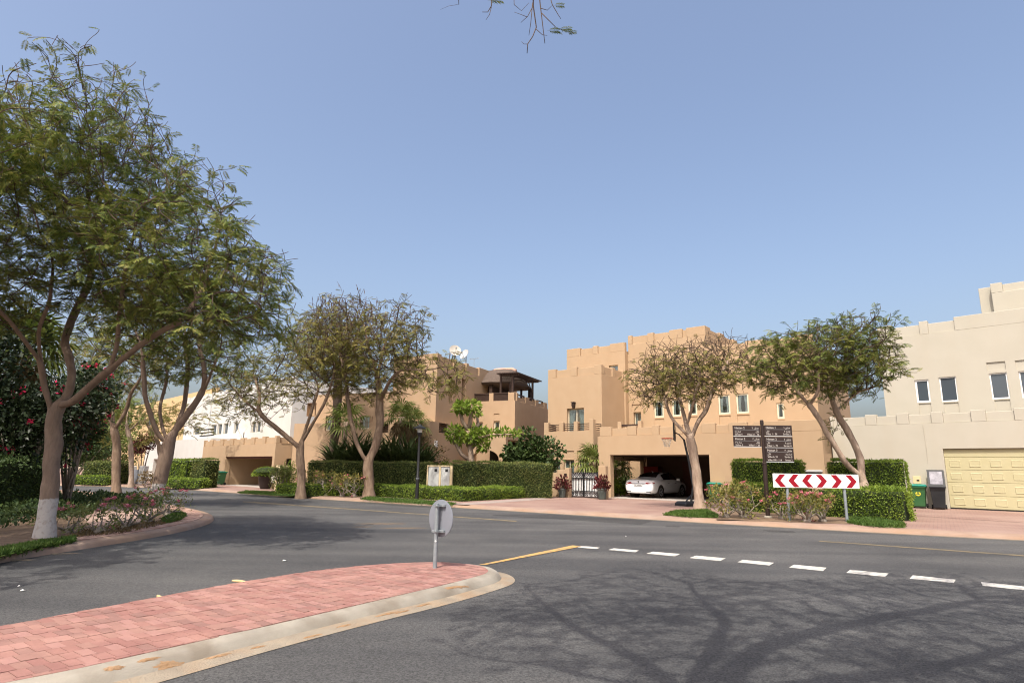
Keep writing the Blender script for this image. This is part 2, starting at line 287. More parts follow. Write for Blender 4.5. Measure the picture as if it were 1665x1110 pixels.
def npmesh(name, V, Fq, m, parent=None, smooth=False, kind=None):
    """V n x 3, Fq list of (m x 4 or m x 3) index arrays"""
    me = bpy.data.meshes.new(name); loops = np.concatenate([f.ravel() for f in Fq]).astype(np.int32)
    tot = np.concatenate([np.full(len(f), f.shape[1]) for f in Fq]).astype(np.int32); st = np.concatenate([[0], np.cumsum(tot)[:-1]]).astype(np.int32)
    me.vertices.add(len(V)); me.vertices.foreach_set('co', np.asarray(V, np.float32).ravel())
    me.loops.add(len(loops)); me.loops.foreach_set('vertex_index', loops)
    me.polygons.add(len(tot)); me.polygons.foreach_set('loop_start', st); me.polygons.foreach_set('loop_total', tot)
    me.materials.append(m); me.update(calc_edges=True); me.validate()
    o = obj(name, me, parent, 'all' if smooth else False)
    if kind: o['kind'] = kind
    return o
def tag(o, label=None, cat=None, group=None, kind=None):
    if label: o['label'] = label
    if cat: o['category'] = cat
    if group: o['group'] = group
    if kind: o['kind'] = kind
    return o
def thing(name, label, cat, loc=(0,0,0), rz=0., group=None):
    o = bpy.data.objects.new(name, None); COL.objects.link(o); o.location = loc; o.rotation_euler = (0, 0, rz); o.empty_display_size = .2
    return tag(o, label, cat, group)
def copy_tree(o, parent=None):
    c = o.copy(); COL.objects.link(c)
    if parent: c.parent = parent
    for ch in list(o.children): copy_tree(ch, c)
    return c
def local(root, p):                              # world point -> coordinates under a root (no scale)
    a = root.rotation_euler.z; d = Vector(p) - Vector(root.location); c, s = math.cos(a), math.sin(a)
    return Vector((d.x*c + d.y*s, -d.x*s + d.y*c, d.z))
VZ = .12                                           # level of verges and plots
# ------------------------------------------------------------------ vegetation builders
M['podd'] = mat('dark_brown_pod', (.07, .04, .025), (.11, .065, .04), scale=9, rough=.8)
def inst(tv, tf, mats3, offs):
    """copies of a small template: tv k x 3, tf m x 4, mats3 N x 3 x 3 (rows = axes), offs N x 3"""
    V = np.einsum('ki,nij->nkj', tv, mats3) + offs[:, None, :]
    N, k = len(offs), len(tv)
    return V.reshape(-1, 3), (tf[None] + (np.arange(N)*k)[:, None, None]).reshape(-1, tf.shape[1])
def frames(dirs, ups, scale):
    x = dirs/np.linalg.norm(dirs, axis=1, keepdims=True); y = np.cross(ups, x); ny = np.linalg.norm(y, axis=1, keepdims=True); y = y/np.maximum(ny, 1e-6)
    z = np.cross(x, y); return np.stack([x, y, z], 1)*scale[:, None, None]
def frond_template(pairs=9, pl=.30, pw=.04, droop=.5, seed=0):
    r = np.random.default_rng(seed); v = []; f = []
    def cur(t): return np.array([t, 0, .10*t - droop*.5*t*t])
    for i in range(pairs):
        t = .22 + .78*i/(pairs-1); b = cur(t); L = pl*(.55 + .9*math.sin(math.pi*min(.95, .2+.75*(1-t))))*r.uniform(.8, 1.15)
        for sgn in (-1, 1):
            d = np.array([.45 + .3*t, sgn*.85, -.25 + r.uniform(-.2, .15)]); d /= np.linalg.norm(d); wv = np.cross(d, [0, 0, 1]); wv = wv/np.linalg.norm(wv)*pw*r.uniform(.8, 1.2)
            k = len(v); e = b + d*L + np.array([0, 0, -.06]); mid = b + d*L*.5
            v += [b, mid + wv, e, mid - wv]; f.append([k, k+1, k+2, k+3])
    for a, bb in ((0, .5), (.5, 1.)):
        k = len(v); p, q = cur(a), cur(bb); v += [p + [0, .01, 0], q + [0, .006, 0], q - [0, .006, 0], p - [0, .01, 0]]; f.append([k, k+1, k+2, k+3])
    return np.array(v), np.array(f)
FROND = [frond_template(seed=i, droop=.35 + .25*i) for i in range(3)]
def leafquad(l=1., wd=.5): return np.array([[0,0,0],[l*.5,wd*.5,.06],[l,0,0],[l*.5,-wd*.5,.06]]), np.array([[0,1,2,3]])
def scatter_fronds(pts, dirs, size, rs, tpl=None):
    Vs, Fs, k0 = [], [], 0; pts = np.array(pts); dirs = np.array(dirs); tp = tpl or FROND
    which = rs.integers(0, len(tp), len(pts))
    for i, (tv, tf) in enumerate(tp):
        m = which == i
        if not m.any(): continue
        n = m.sum(); ups = np.tile([0, 0, 1.], (n, 1)) + rs.normal(0, .3, (n, 3)); sc_ = size*rs.uniform(.65, 1.25, n)
        V, f = inst(tv, tf, frames(dirs[m], ups, sc_), pts[m]); Vs.append(V); Fs.append(f + k0); k0 += len(V)
    return np.concatenate(Vs), Fs
def grow(limbs, envs, natt, infl, kill, step, rs, reject=None, maxit=170, sun=.0):
    """space colonisation: limbs are polylines of (Vector) ; the first starts at the root"""
    P = []; par = []
    for li, (pl, jit) in enumerate(limbs):
        pl = [Vector(p) for p in pl]
        if li == 0: P.append(pl[0]); par.append(-1); cur = 0
        else: cur = min(range(len(P)), key=lambda i: (P[i]-pl[0]).length_squared)
        for a, b in zip(pl[:-1], pl[1:]):
            n = max(1, int((b-a).length/step))
            for j in range(1, n+1):
                q = a.lerp(b, j/n) + Vector(rs.normal(0, jit, 3)); P.append(q); par.append(cur); cur = len(P)-1
    A = []
    wts = np.array([e[1][0]*e[1][1]*e[1][2]*e[2] for e in envs]); wts /= wts.sum()
    while len(A) < natt:
        e = envs[rs.choice(len(envs), p=wts)]; q = rs.normal(0, 1, 3); q /= np.linalg.norm(q); rr = rs.uniform(0, 1)**.4
        p = Vector((e[0][0]+q[0]*rr*e[1][0], e[0][1]+q[1]*rr*e[1][1], e[0][2]+q[2]*rr*e[1][2]))
        if reject and reject(p): continue
        A.append(p)
    dead = set()
    for it in range(maxit):
        kd = kdtree.KDTree(len(P))
        for i, p in enumerate(P): kd.insert(p, i)
        kd.balance(); acc = {}; keep = []
        for a in A:
            co, i, d = kd.find(a)
            if d < kill: continue
            keep.append(a)
            if d < infl and i not in dead:
                v = (a - co).normalized()
                if i in acc: acc[i] += v
                else: acc[i] = v.copy()
        A = keep
        if not acc: break
        for i, v in acc.items():
            if v.length < .2: dead.add(i); continue
            d = (v.normalized() + Vector(rs.normal(0, .22, 3)) + Vector((0, 0, sun)))
            if par[i] >= 0: d += .35*(P[i]-P[par[i]]).normalized()
            q = P[i] + d.normalized()*step
            if reject and reject(q): dead.add(i); continue
            P.append(q); par.append(i)
    return P, par
def radii(P, par, R, tip=.006, e=2.25):
    n = len(P); s = np.zeros(n); r = np.zeros(n)
    for i in range(n-1, -1, -1):
        r[i] = max(tip, s[i]**(1/e)) if s[i] > 0 else tip
        if par[i] >= 0: s[par[i]] += r[i]**e
    k = (R - tip)/max(1e-6, r[0] - tip); return tip + (r - tip)*k
def tree_mesh(P, par, r, flare=.5):
    n = len(P); kids = [[] for _ in range(n)]
    for i in range(n):
        if par[i] >= 0: kids[par[i]].append(i)
    thick, thin = MB(), MB(); st = [(0, None)]; z0 = P[0].z
    while st:
        i, start = st.pop(); ch = [] if start is None else [start]; 
        while True:
            ch.append(i)
            if not kids[i]: break
            ks = sorted(kids[i], key=lambda k: -r[k])
            for k in ks[1:]: st.append((k, i))
            i = ks[0]
        if len(ch) < 2: continue
        rr = [r[c] for c in ch]
        if start is not None: rr[0] = min(rr[0], rr[1]*1.15)
        pts = [P[c].copy() for c in ch]
        for _ in range(2):
            pts = [pts[0]] + [pts[j]*.5 + (pts[j-1]+pts[j+1])*.25 for j in range(1, len(pts)-1)] + [pts[-1]]
        if start is None:
            rr = [q*(1 + flare*math.exp(-(p.z - z0)/.28)) for q, p in zip(rr, pts)]; pts[0].z -= .12
        # split by thickness
        j = 0
        while j < len(rr) and rr[j] > .035: j += 1
        if j >= 2: thick.tube(pts[:j+1], rr[:j+1], 11 if rr[0] > .1 else 7, cap=False, wob=.055)
        else: j = 0
        a = max(0, j-1) if j >= 2 else 0
        if len(pts) - a >= 2: thin.tube(pts[a:], rr[a:], 4 if rr[a] > .018 else 3, cap=False)
    return thick, thin
def street_tree(label, base, R, limbs, envs, natt, seed, leaf='leafA', fr=.38, dens=.55, infl=1.3, kill=.42, step=.2, bark='bark', bare_top=.35, twigs=1.2, reject=None, tip=.007, group='feathery street trees', name='street_tree', per=1, sun=.02, lean=True, pods=0):
    rs = np.random.default_rng(seed); base = Vector(base)
    P, par = grow(limbs, envs, natt, infl, kill, step, rs, reject, sun=sun)
    r = radii(P, par, R, tip)
    n = len(P); nk = np.zeros(n, int)
    for q in par:
        if q >= 0: nk[q] += 1
    zs = np.array([p.z for p in P]); zt = zs.max(); zb = np.percentile(zs[r < .03], 5) if (r < .03).any() else zs.min()
    # extra curling twigs at the tips
    cen = Vector(np.mean([np.array(p) for p in P], 0))
    for i in range(n):
        if nk[i] <= 1 and r[i] < tip*2.6 and rs.uniform() < twigs*.55:
            d = (P[i]-P[par[i]]).normalized() + Vector(rs.normal(0, .55, 3)); cur = i
            for s in range(rs.integers(3, 8)):
                d = (d.normalized() + Vector(rs.normal(0, .30, 3)) + Vector((0, 0, .10 if (i + s) % 3 else -.15)))
                q = P[cur] + d.normalized()*max(.09, step*.62)
                if reject and reject(q): break
                P.append(q); par.append(cur); cur = len(P)-1
    r = tip + (r - tip)*((r - tip)/max(1e-6, R - tip))**.55 if lean else r
    r2 = np.concatenate([r, np.full(len(P)-n, tip*.72)])
    root = thing(name, label, 'tree', base, 0, group)
    loc = [p - base for p in P]
    th, tn = tree_mesh(loc, par, r2)
    th.build('trunk', M[bark], root, smooth='all'); t = tn.build('branches', M['twig'], root, smooth='all'); t['kind'] = 'stuff'
    pts, dirs = [], []
    for i in range(len(P)):
        if r2[i] > tip*2.4 or par[i] < 0: continue
        h = (P[i].z - zb)/max(.1, zt - zb)
        pr = dens*(1 - bare_top*max(0, min(1, (h-.35)/.5)))
        ok = .5 + .5*math.sin(P[i].x*1.9 + seed)*math.sin(P[i].y*1.7 + 1.3*seed)*math.sin(P[i].z*2.3)   # leafy and bare sprays
        for _ in range(per):
            if rs.uniform() < pr*(.35 + 1.2*ok):
                d = (P[i]-P[par[i]]).normalized()*.5 + Vector(rs.normal(0, .6, 3)); d.z = d.z*.5 - .12
                q = loc[i]
                if reject and reject(P[i] + d.normalized()*fr): continue
                pts.append(q); dirs.append(d)
    if pts:
        V, f = scatter_fronds(pts, dirs, fr, rs); npmesh('crown', V, f, M[leaf], root, kind='stuff')
    if pods:
        mb = MB()
        for i in rs.choice(len(P), pods):
            if r2[i] > tip*2 or par[i] < 0 or P[i].z < zb + (zt-zb)*.25: continue
            p = loc[i]; a = rs.uniform(0, 6.28); L = rs.uniform(.22, .4); e = p + Vector((rs.normal(0, .05), rs.normal(0, .05), -L)); s_ = Vector((math.cos(a), math.sin(a), 0))*.022
            mb.face([p - s_*.3, p.lerp(e, .5) - s_, e, p.lerp(e, .5) + s_])
        o = mb.build('hanging_pods', M['podd'], root); o['kind'] = 'stuff'
    return root
def leaf_cloud(name, pts, nrm, size, m, rs, parent, spread=.8, asp=.5, kind='stuff', droop=0.):
    pts = np.asarray(pts, float); n = len(pts); tv, tf = leafquad(1, asp)
    d = np.asarray(nrm, float) + rs.normal(0, spread, (n, 3)); d[:, 2] -= droop; ups = rs.normal(0, .6, (n, 3)) + [0, 0, .8]
    V, f = inst(tv, tf, frames(d, ups, size*rs.uniform(.6, 1.3, n)), pts)
    return npmesh(name, V, [f], m, parent, kind=kind)
def hedge(label, pl, wd, h, z0=VZ, leaf='hedge', dens=850, ls=.075, seed=0, group='clipped hedges', rough=.042, cat='hedge', name='hedge', taper=0.):
    """a clipped hedge whose FRONT foot follows the world polyline pl; its thickness wd lies behind"""
    rs = np.random.default_rng(seed + 100); o = Vector((pl[0][0], pl[0][1], z0)); root = thing(name, label, cat, o, 0, group)
    wp = pl; pl = [Vector((p[0]-o.x, p[1]-o.y)) for p in pl]; nr = []
    for i in range(len(pl)):
        t = (pl[min(i+1, len(pl)-1)] - pl[max(i-1, 0)]).normalized(); q = Vector((-t.y, t.x))
        if q.x*wp[i][0] + q.y*wp[i][1] < 0: q = -q          # thickness runs away from the street
        nr.append(q)
    bk = [p + q*wd for p, q in zip(pl, nr)]; mb = MB(); pts, nrm = [], []
    def fillq(a, b, c, d, nv):
        a, b, c, d = [np.array(x) for x in (a, b, c, d)]; ar = (np.linalg.norm(np.cross(b-a, d-a)) + np.linalg.norm(np.cross(b-c, d-c)))/2
        k = int(ar*dens) + 1; s = rs.uniform(0, 1, (k, 1)); t = rs.uniform(0, 1, (k, 1)); p = a*(1-s)*(1-t) + b*s*(1-t) + c*s*t + d*(1-s)*t
        w_ = rough*(.6*np.sin(p[:, :1]*3.1+seed) + .6*np.sin(p[:, 1:2]*2.7 + p[:, 2:]*4) + np.abs(rs.normal(0, .8, (k, 1)))); w_ = np.maximum(w_, -.015)
        pts.append(p + np.array(nv)*w_); nrm.append(np.tile(nv, (k, 1)))
    ins = .012
    for i in range(len(pl)-1):
        a, b, c, d = pl[i], pl[i+1], bk[i+1], bk[i]; n_ = nr[i]; z1 = h
        fillq((a.x, a.y, 0), (b.x, b.y, 0), (b.x, b.y, z1), (a.x, a.y, z1), (-n_.x, -n_.y, 0))
        fillq((a.x, a.y, z1), (b.x, b.y, z1), (c.x, c.y, z1), (d.x, d.y, z1), (0, 0, 1))
        t = (b-a).normalized()
        if i == 0: fillq((a.x, a.y, 0), (d.x, d.y, 0), (d.x, d.y, z1), (a.x, a.y, z1), (-t.x, -t.y, 0))
        if i == len(pl)-2: fillq((b.x, b.y, 0), (c.x, c.y, 0), (c.x, c.y, z1), (b.x, b.y, z1), (t.x, t.y, 0))
        e0 = ins if i == 0 else 0; e1 = ins if i == len(pl)-2 else 0
        A, B = a + n_*ins + t*e0, b + n_*ins - t*e1; Cc, D = c - n_*ins - t*e1, d - n_*ins + t*e0
        mb.prism([A, B, Cc, D], -.02, h - ins)
    c = mb.build('core', M['hedge_core'], root); c['kind'] = 'stuff'
    leaf_cloud('foliage', np.concatenate(pts), np.concatenate(nrm), ls, M[leaf], rs, root)
    return root
def blob_shrub(label, base, rx, ry, rz, leaf, n, ls, seed, cat='shrub', name='shrub', group=None, zc=None, asp=.5, flowers=0, fm='crimson', lumps=9, stemm='stem', fs=.12, solid=.4):
    """a loose shrub of leafy lumps on a few stems; base is on the ground"""
    rs = np.random.default_rng(seed); root = thing(name, label, cat, base, 0, group); zc = rz if zc is None else zc
    pts, nrm = [], []; st = MB()
    for k in range(lumps):
        q = rs.normal(0, 1, 3); q /= np.linalg.norm(q); rr = rs.uniform(.25, .8); c = np.array([q[0]*rx*rr, q[1]*ry*rr, zc + q[2]*rz*rr]); R = rs.uniform(.32, .6)*np.array([rx, ry, rz])
        m = n//lumps; d = rs.normal(0, 1, (m, 3)); d /= np.linalg.norm(d, axis=1, keepdims=True)
        pts.append(c + d*R*(rs.uniform(solid, 1.05, (m, 1)))); nrm.append(d)
        st.tube([(rs.uniform(-.1, .1)*rx, rs.uniform(-.1, .1)*ry, -.05), (c[0]*.5, c[1]*.5, c[2]*.5), tuple(c)], [.03*max(1, rz), .02*max(1, rz), .008], 5)
    pts = np.concatenate(pts); nrm = np.concatenate(nrm); k = pts[:, 2] > .02; pts, nrm = pts[k], nrm[k]
    st.build('stem', M[stemm], root, smooth='all'); leaf_cloud('foliage', pts, nrm, ls, M[leaf], rs, root, asp=asp)
    if flowers:
        idx = rs.choice(len(pts), flowers, replace=False); out = pts[idx] + nrm[idx]*.05
        fp = np.repeat(out, 9, 0) + rs.normal(0, fs*.6, (flowers*9, 3)); leaf_cloud('blossom', fp, np.repeat(nrm[idx], 9, 0), fs, M[fm], rs, root, asp=.9)
    return root
def desert_rose(label, base, hgt, seed, spread=.6, nst=7, nfl=7, leaf='hedge_dk', group='desert rose shrubs', dens=1.):
    """swollen foot, pale forking stems, tufts of leaves and pink blooms at the tips"""
    rs = np.random.default_rng(seed); root = thing('desert_rose', label, 'shrub', base, 0, group); st = MB(); tips = []
    def rec(p, d, r, L, dep):
        pts = [p]; rr = [r]
        for s in range(3):
            d = (d + Vector(rs.normal(0, .25, 3)) + Vector((0, 0, .12))).normalized(); pts.append(pts[-1] + d*L/3); rr.append(r*(1-.15*(s+1)))
        st.tube(pts, rr, 6)
        if dep == 0: tips.append((pts[-1], d)); return
        for _ in range(2 if dep < 2 else rs.integers(2, 4)):
            rec(pts[-1], (d + Vector(rs.normal(0, .6, 3))).normalized(), rr[-1]*.68, L*rs.uniform(.6, .95), dep-1)
    st.lathe([(.10*hgt+.03, -.04), (.12*hgt+.03, .05), (.07*hgt+.02, .16*hgt), (.04*hgt, .22*hgt)], 10)
    for i in range(nst):
        a = i*2*math.pi/nst + rs.uniform(-.3, .3); d = Vector((math.cos(a)*spread, math.sin(a)*spread, rs.uniform(.55, 1.0))).normalized()
        rec(Vector((math.cos(a)*.05, math.sin(a)*.05, .08*hgt)), d, .028*hgt+.008, hgt*.42, 2)
    st.build('stem', M['stem'], root, smooth='all')
    tp = np.array([tuple(t[0]) for t in tips]); td = np.array([tuple(t[1]) for t in tips]); k = int(20*dens)
    leaf_cloud('foliage', np.repeat(tp, k, 0) + rs.normal(0, .075*hgt+.01, (len(tp)*k, 3)), np.repeat(td, k, 0), .115*max(.8, hgt), M[leaf], rs, root, asp=.42)
    for i in rs.choice(len(tips), min(nfl, len(tips)), replace=False):
        c = tp[i] + td[i]*.05 + np.array([0, 0, .02]); mb = MB(); R = rs.uniform(.06, .10)
        for j in range(8):
            a = j*math.pi/4; q = Vector((math.cos(a), math.sin(a), rs.uniform(.2, .9))).normalized(); s_ = Vector((-math.sin(a), math.cos(a), 0)); c_ = Vector(c) + Vector((0, 0, .03*(j % 2)))
            mb.face([c_, c_ + q*R*.6 + s_*R*.42, c_ + q*R*1.15, c_ + q*R*.6 - s_*R*.42])
        mb.build('bloom', M['pink'], root)
    return root
def ground_cover(name, label, poly, z, n, h, m, seed, ls=.08, cat='ground cover', asp=.5, bump=.15, kind='stuff'):
    rs = np.random.default_rng(seed); poly = [(p[0], p[1]) for p in poly]; xs = [p[0] for p in poly]; ys = [p[1] for p in poly]
    pts = []; N = len(poly); q = np.stack([rs.uniform(min(xs), max(xs), n*4), rs.uniform(min(ys), max(ys), n*4)], 1)
    ins = np.zeros(len(q), bool); j = N-1
    for i in range(N):
        xi, yi, xj, yj = *poly[i], *poly[j]; c = ((yi > q[:, 1]) != (yj > q[:, 1])) & (q[:, 0] < (xj-xi)*(q[:, 1]-yi)/(yj-yi+1e-12)+xi); ins ^= c; j = i
    q = q[ins][:n]; hz = h*(.6 + .4*np.sin(q[:, 0]*2.1+seed)*np.sin(q[:, 1]*1.7)); z_ = z + hz*rs.uniform(.15, 1, len(q))**.6
    o = leaf_cloud(name, np.column_stack([q, z_]), np.tile([0, 0, .7], (len(q), 1)), ls, m, rs, None, asp=asp, spread=.55); tag(o, label, cat, None, kind); return o
def lawn(label, poly, z, n, seed, h=.09):
    return ground_cover('grass', label, poly, z, n, .03, M['grass'], seed, ls=h, asp=.22, cat='grass')
def fan_palm(label, base, hgt, R, seed, nl=22, lr=.7, bark='brown_leaf', name='fan_palm', lean=(0, 0), group='fan palms', leaf='palmleaf', skirt=0):
    rs = np.random.default_rng(seed); root = thing(name, label, 'palm', base, 0, group)
    t = MB(); pts = [(lean[0]*s*s, lean[1]*s*s, hgt*s) for s in np.linspace(-.03, 1, 14)]
    t.tube(pts, [R*(1.15 if i % 2 else .95)*(1.3 if i < 2 else 1) for i in range(14)], 10); t.build('trunk', M['bark_p'] if bark == 'pale' else M['bark'], root, smooth='all')
    top = Vector(pts[-1])
    for i in range(nl + skirt):
        a = i*2.399 + rs.uniform(-.2, .2); el = math.radians(75 - 110*(i/nl)) if i < nl else math.radians(-55 - rs.uniform(0, 25)); d = Vector((math.cos(a)*math.cos(el), math.sin(a)*math.cos(el), math.sin(el)))
        L = lr*rs.uniform(.55, .8); p1 = top + d*L + Vector((0, 0, -.05)); mb = MB(); mb.tube([top, top + d*L*.5, p1], [.018, .013, .01], 4)
        side = d.cross(Vector((0, 0, 1))).normalized() if abs(d.z) < .97 else Vector((1, 0, 0)); nv = side.cross(d).normalized()
        nb = 15
        for j in range(nb):
            f = math.radians(-115 + 230*j/(nb-1)); bd = (d*math.cos(f) + side*math.sin(f)).normalized(); bl = lr*(.75 + .25*math.cos(f))*rs.uniform(.9, 1.05); sd_ = bd.cross(nv).normalized()*lr*.045
            m_ = p1 + bd*bl*.55 + nv*.04; e = p1 + bd*bl + Vector((0, 0, -lr*.28*rs.uniform(.6, 1.4)))
            mb.face([p1, m_ + sd_, e, m_ - sd_])
        mb.build('frond', M[leaf if i < nl else 'brown_leaf'], root)
    return root
def strap_clump(label, base, n, L, seed, name='strap_leaf_plant', group='strap leaved plants', m='straplf', wd=.05, cat='plant'):
    rs = np.random.default_rng(seed); root = thing(name, label, cat, base, 0, group); mb = MB()
    for i in range(n):
        a = rs.uniform(0, 2*math.pi); el = rs.uniform(.75, 1.5); l = L*rs.uniform(.6, 1.1); d = Vector((math.cos(a)*math.cos(el), math.sin(a)*math.cos(el), math.sin(el))); s_ = Vector((-math.sin(a), math.cos(a), 0))
        p = Vector((rs.normal(0, .09), rs.normal(0, .09), 0)); q = [p]; 
        for k in range(4): q.append(q[-1] + d*l/4); d = (d + Vector((math.cos(a)*.22, math.sin(a)*.22, -.22))).normalized()
        ws = [.7, 1, .9, .6, .05]
        for k in range(4): mb.face([q[k]-s_*wd*ws[k], q[k]+s_*wd*ws[k], q[k+1]+s_*wd*ws[k+1], q[k+1]-s_*wd*ws[k+1]])
    o = mb.build('leaves', M[m], root); o['kind'] = 'stuff'; return root
# ------------------------------------------------------------------ ground, roads, verges
def smoothpl(pl, it=2):
    pl = [Vector((p[0], p[1])) for p in pl]
    for _ in range(it):
        q = [pl[0]]
        for a, b in zip(pl[:-1], pl[1:]): q += [a*.75 + b*.25, a*.25 + b*.75]
        pl = q + [pl[-1]]
    return pl
def normals(pl, sg):
    out = []
    for i in range(len(pl)):
        t = (pl[min(i+1, len(pl)-1)] - pl[max(i-1, 0)]).normalized(); out.append(Vector((-t.y, t.x))*sg)
    return out
def sweep(name, pl, prof, m, sg=1, kind='structure', parent=None, z=0):
    mb = MB(); nr = normals(pl, sg); k = len(prof)
    mb.v = [(p.x+n.x*o, p.y+n.y*o, zz+z) for p, n in zip(pl, nr) for o, zz in prof]
    for i in range(len(pl)-1):
        for j in range(k-1):
            q = (i*k+j, (i+1)*k+j, (i+1)*k+j+1, i*k+j+1); mb.f.append(q if sg < 0 else q[::-1]); mb.m.append(0)
    o = mb.build(name, m, parent, smooth=True, merge=True)
    if kind: o['kind'] = kind
    return o
def offset(pl, d, sg): return [p + n*d for p, n in zip(pl, normals(pl, sg))]
def sheet(name, poly, z, m, kind='structure', label=None, parent=None):
    mb = MB(); poly = [(p[0], p[1]) for p in poly]
    a = sum(poly[i][0]*poly[(i+1) % len(poly)][1]-poly[(i+1) % len(poly)][0]*poly[i][1] for i in range(len(poly)))
    if a < 0: poly = poly[::-1]
    mb.face([(p[0], p[1], z) for p in poly]); o = mb.build(name, m, parent); tag(o, label, None, None, kind); return o
sheet('ground', [(-1500, -1500), (1500, -1500), (1500, 1500), (-1500, 1500)], -.03, M['sand_ground'])
sheet('road', [(-75, -5), (75, -5), (75, 60), (-75, 60)], 0, M['road'])
KF = smoothpl([G(x, y) for x, y in ((-150, 786), (100, 789), (200, 791), (270, 794), (340, 798), (400, 802.5), (480, 808.5), (560, 813.5), (700, 822), (900, 834.5), (1160, 850.5), (1470, 868), (1665, 878), (1900, 889), (2600, 915))])
far = [p for p in offset(KF, .4, 1)]
fv = MB(); fv.prism(far + [Vector((90, -5)), Vector((90, 160)), Vector((-140, 160)), Vector((-140, far[0].y))], -.02, VZ, bottom=False)
o = fv.build('verge', M['drive']); o['kind'] = 'structure'
sweep('kerb', KF, [(0, -.02), (.05, .06), (.11, .085), (.24, .10), (.41, VZ+.004)], M['kerbpink'], 1)
sweep('gutter', KF, [(-.28, .004), (.0, .006)], M['dust'], 1)
LVp = [(-420, 1010), (0, 914), (100, 898), (250, 874), (315, 860), (345, 850), (350, 842), (330, 834.5), (300, 828), (250, 817), (190, 806), (100, 799), (0, 795), (-200, 788)]
LV = smoothpl([G(x, y) for x, y in LVp], 3); SG = 1
lin = offset(LV, .3, SG)
lv = MB(); lv.prism(lin + [Vector((-70, 48)), Vector((-70, 2))], -.02, VZ, bottom=False); o = lv.build('verge', M['soil']); o['kind'] = 'structure'
sweep('kerb', LV, [(0, -.02), (.03, .07), (.07, .10), (.3, VZ+.003)], M['kerbpink'], SG)
# kerbside band of brick pavers round the planted corner: real bricks, one mesh (too small to pick apart at that distance)
def brick_band(name, pl, o0, rows, bl, bw, z, mats, sg, rs):
    mb = MB(); d = 0
    for k in range(rows):
        q = offset(pl, o0 + k*bw, sg); q2 = offset(pl, o0 + (k+1)*bw - .008, sg); L = [0]
        for i in range(len(q)-1): L.append(L[-1] + (q[i+1]-q[i]).length)
        def at(qq, s):
            for i in range(len(L)-1):
                if L[i+1] >= s: return qq[i].lerp(qq[i+1], (s-L[i])/max(1e-6, L[i+1]-L[i]))
            return qq[-1]
        s = (k % 2)*bl*.5 + .001
        while s + bl < L[-1]:
            a, b, c, e = at(q, s), at(q, s+bl-.01), at(q2, s+bl-.01), at(q2, s); h = z + rs.uniform(-.003, .005); mb.cm = rs.randrange(len(mats))
            if max(abs(a.x), a.y) < 45:
                n = len(mb.v); mb.v += [(p.x, p.y, zz) for zz in (z-.05, h) for p in (a, b, c, e)]
                for f in ((4,5,6,7), (0,1,5,4), (1,2,6,5), (2,3,7,6), (3,0,4,7)): mb.f.append(tuple(n+i for i in f)); mb.m.append(mb.cm)
            s += bl
    o = mb.build(name, mats, None); o['kind'] = 'stuff'; return o
bands = [mat('brown_paver', c, tuple(x*1.15 for x in c), scale=5, rough=.9, world=True, c3=(.5, .36, .26), s3=1.2, amt3=.5) for c in ((.33, .2, .155), (.38, .245, .19), (.29, .17, .13))]
o = brick_band('paver_band', LV, .31, 4, .21, .11, VZ+.012, bands, SG, rnd); tag(o, 'band of brown brick pavers behind the kerb of the planted corner', 'paving')
sheet('footpath', [G(x, y, VZ) for x, y in ((160, 822), (205, 818), (262, 826), (225, 850), (150, 858), (135, 842))], VZ+.006, M['drive_l'])
# driveway tops and beds on the villas' side
sheet('footpath', [G(x, y, VZ) for x, y in ((700, 817), (745, 818), (880, 808.5), (892, 811), (760, 820.5))], VZ+.005, M['slabs'])
# ------------------------------------------------------------------ median island of red pavers
IZ = .125
ip = [(-420, 1096), (0, 1019), (240, 973), (400, 944), (520, 926), (610, 917), (690, 913), (745, 914.5), (780, 919), (794, 925), (793, 931), (770, 938), (700, 956), (560, 985), (400, 1021), (240, 1060), (130, 1086), (0, 1110), (-420, 1190)]
IP = [G(x, y, IZ) for x, y in ip]
IPs = smoothpl(IP, 2); sgI = 1
nrm = normals(IPs, 1); cen = sum(IPs, Vector((0, 0)))/len(IPs)
OUT = 1 if (nrm[len(IPs)//4].dot(IPs[len(IPs)//4]-cen)) > 0 else -1
island = thing('median_island', 'narrow traffic island paved in red brick with rounded nose, under the round sign', 'traffic island', (0, 0, 0))
island['kind'] = 'structure'; del island['category']
b = MB(); b.prism(IPs, -.01, IZ-.03, bottom=False); b.build('bedding', M['mortar'], island)
# mountable concrete kerb: narrow on the far side, broad on the near side and round the nose
def kw(p, i):
    t = i/(len(IPs)-1); return .11 if t < .36 else (.11 + (t-.36)/.10*.29 if t < .46 else .40)
PROF = ((0, IZ), (.28, IZ-.010), (.40, IZ*.7), (.50, .028), (1.0, .005)); kp = MB(); K = 5
for i, (p, n) in enumerate(zip(IPs, nrm)):
    w_ = kw(p, i); n = n*OUT
    for o_, z_ in PROF: kp.v.append((p.x+n.x*o_*w_, p.y+n.y*o_*w_, z_))
for i in range(len(IPs)-1):
    for j in range(K-1): kp.f.append((i*K+j, i*K+j+1, (i+1)*K+j+1, (i+1)*K+j)); kp.m.append(1 if j == 3 else 0)
o = kp.build('kerb', [M['concrete'], M['gutter']], island, smooth=True, merge=True)
def clip(poly, conv):
    out = poly; n = len(conv)
    for i in range(n):
        a, b = conv[i], conv[(i+1) % n]; e = b-a; inp = out; out = []
        if not inp: return []
        for k in range(len(inp)):
            p, q = inp[k-1], inp[k]; sp = e.x*(p.y-a.y)-e.y*(p.x-a.x); sq = e.x*(q.y-a.y)-e.y*(q.x-a.x)
            if sp >= 0: 
                out.append(p)
                if sq < 0: out.append(p.lerp(q, sp/(sp-sq)))
            elif sq >= 0: out.append(p.lerp(q, sp/(sp-sq)))
    return out
import itertools
conv = [Vector((p.x, p.y)) for p in IPs]
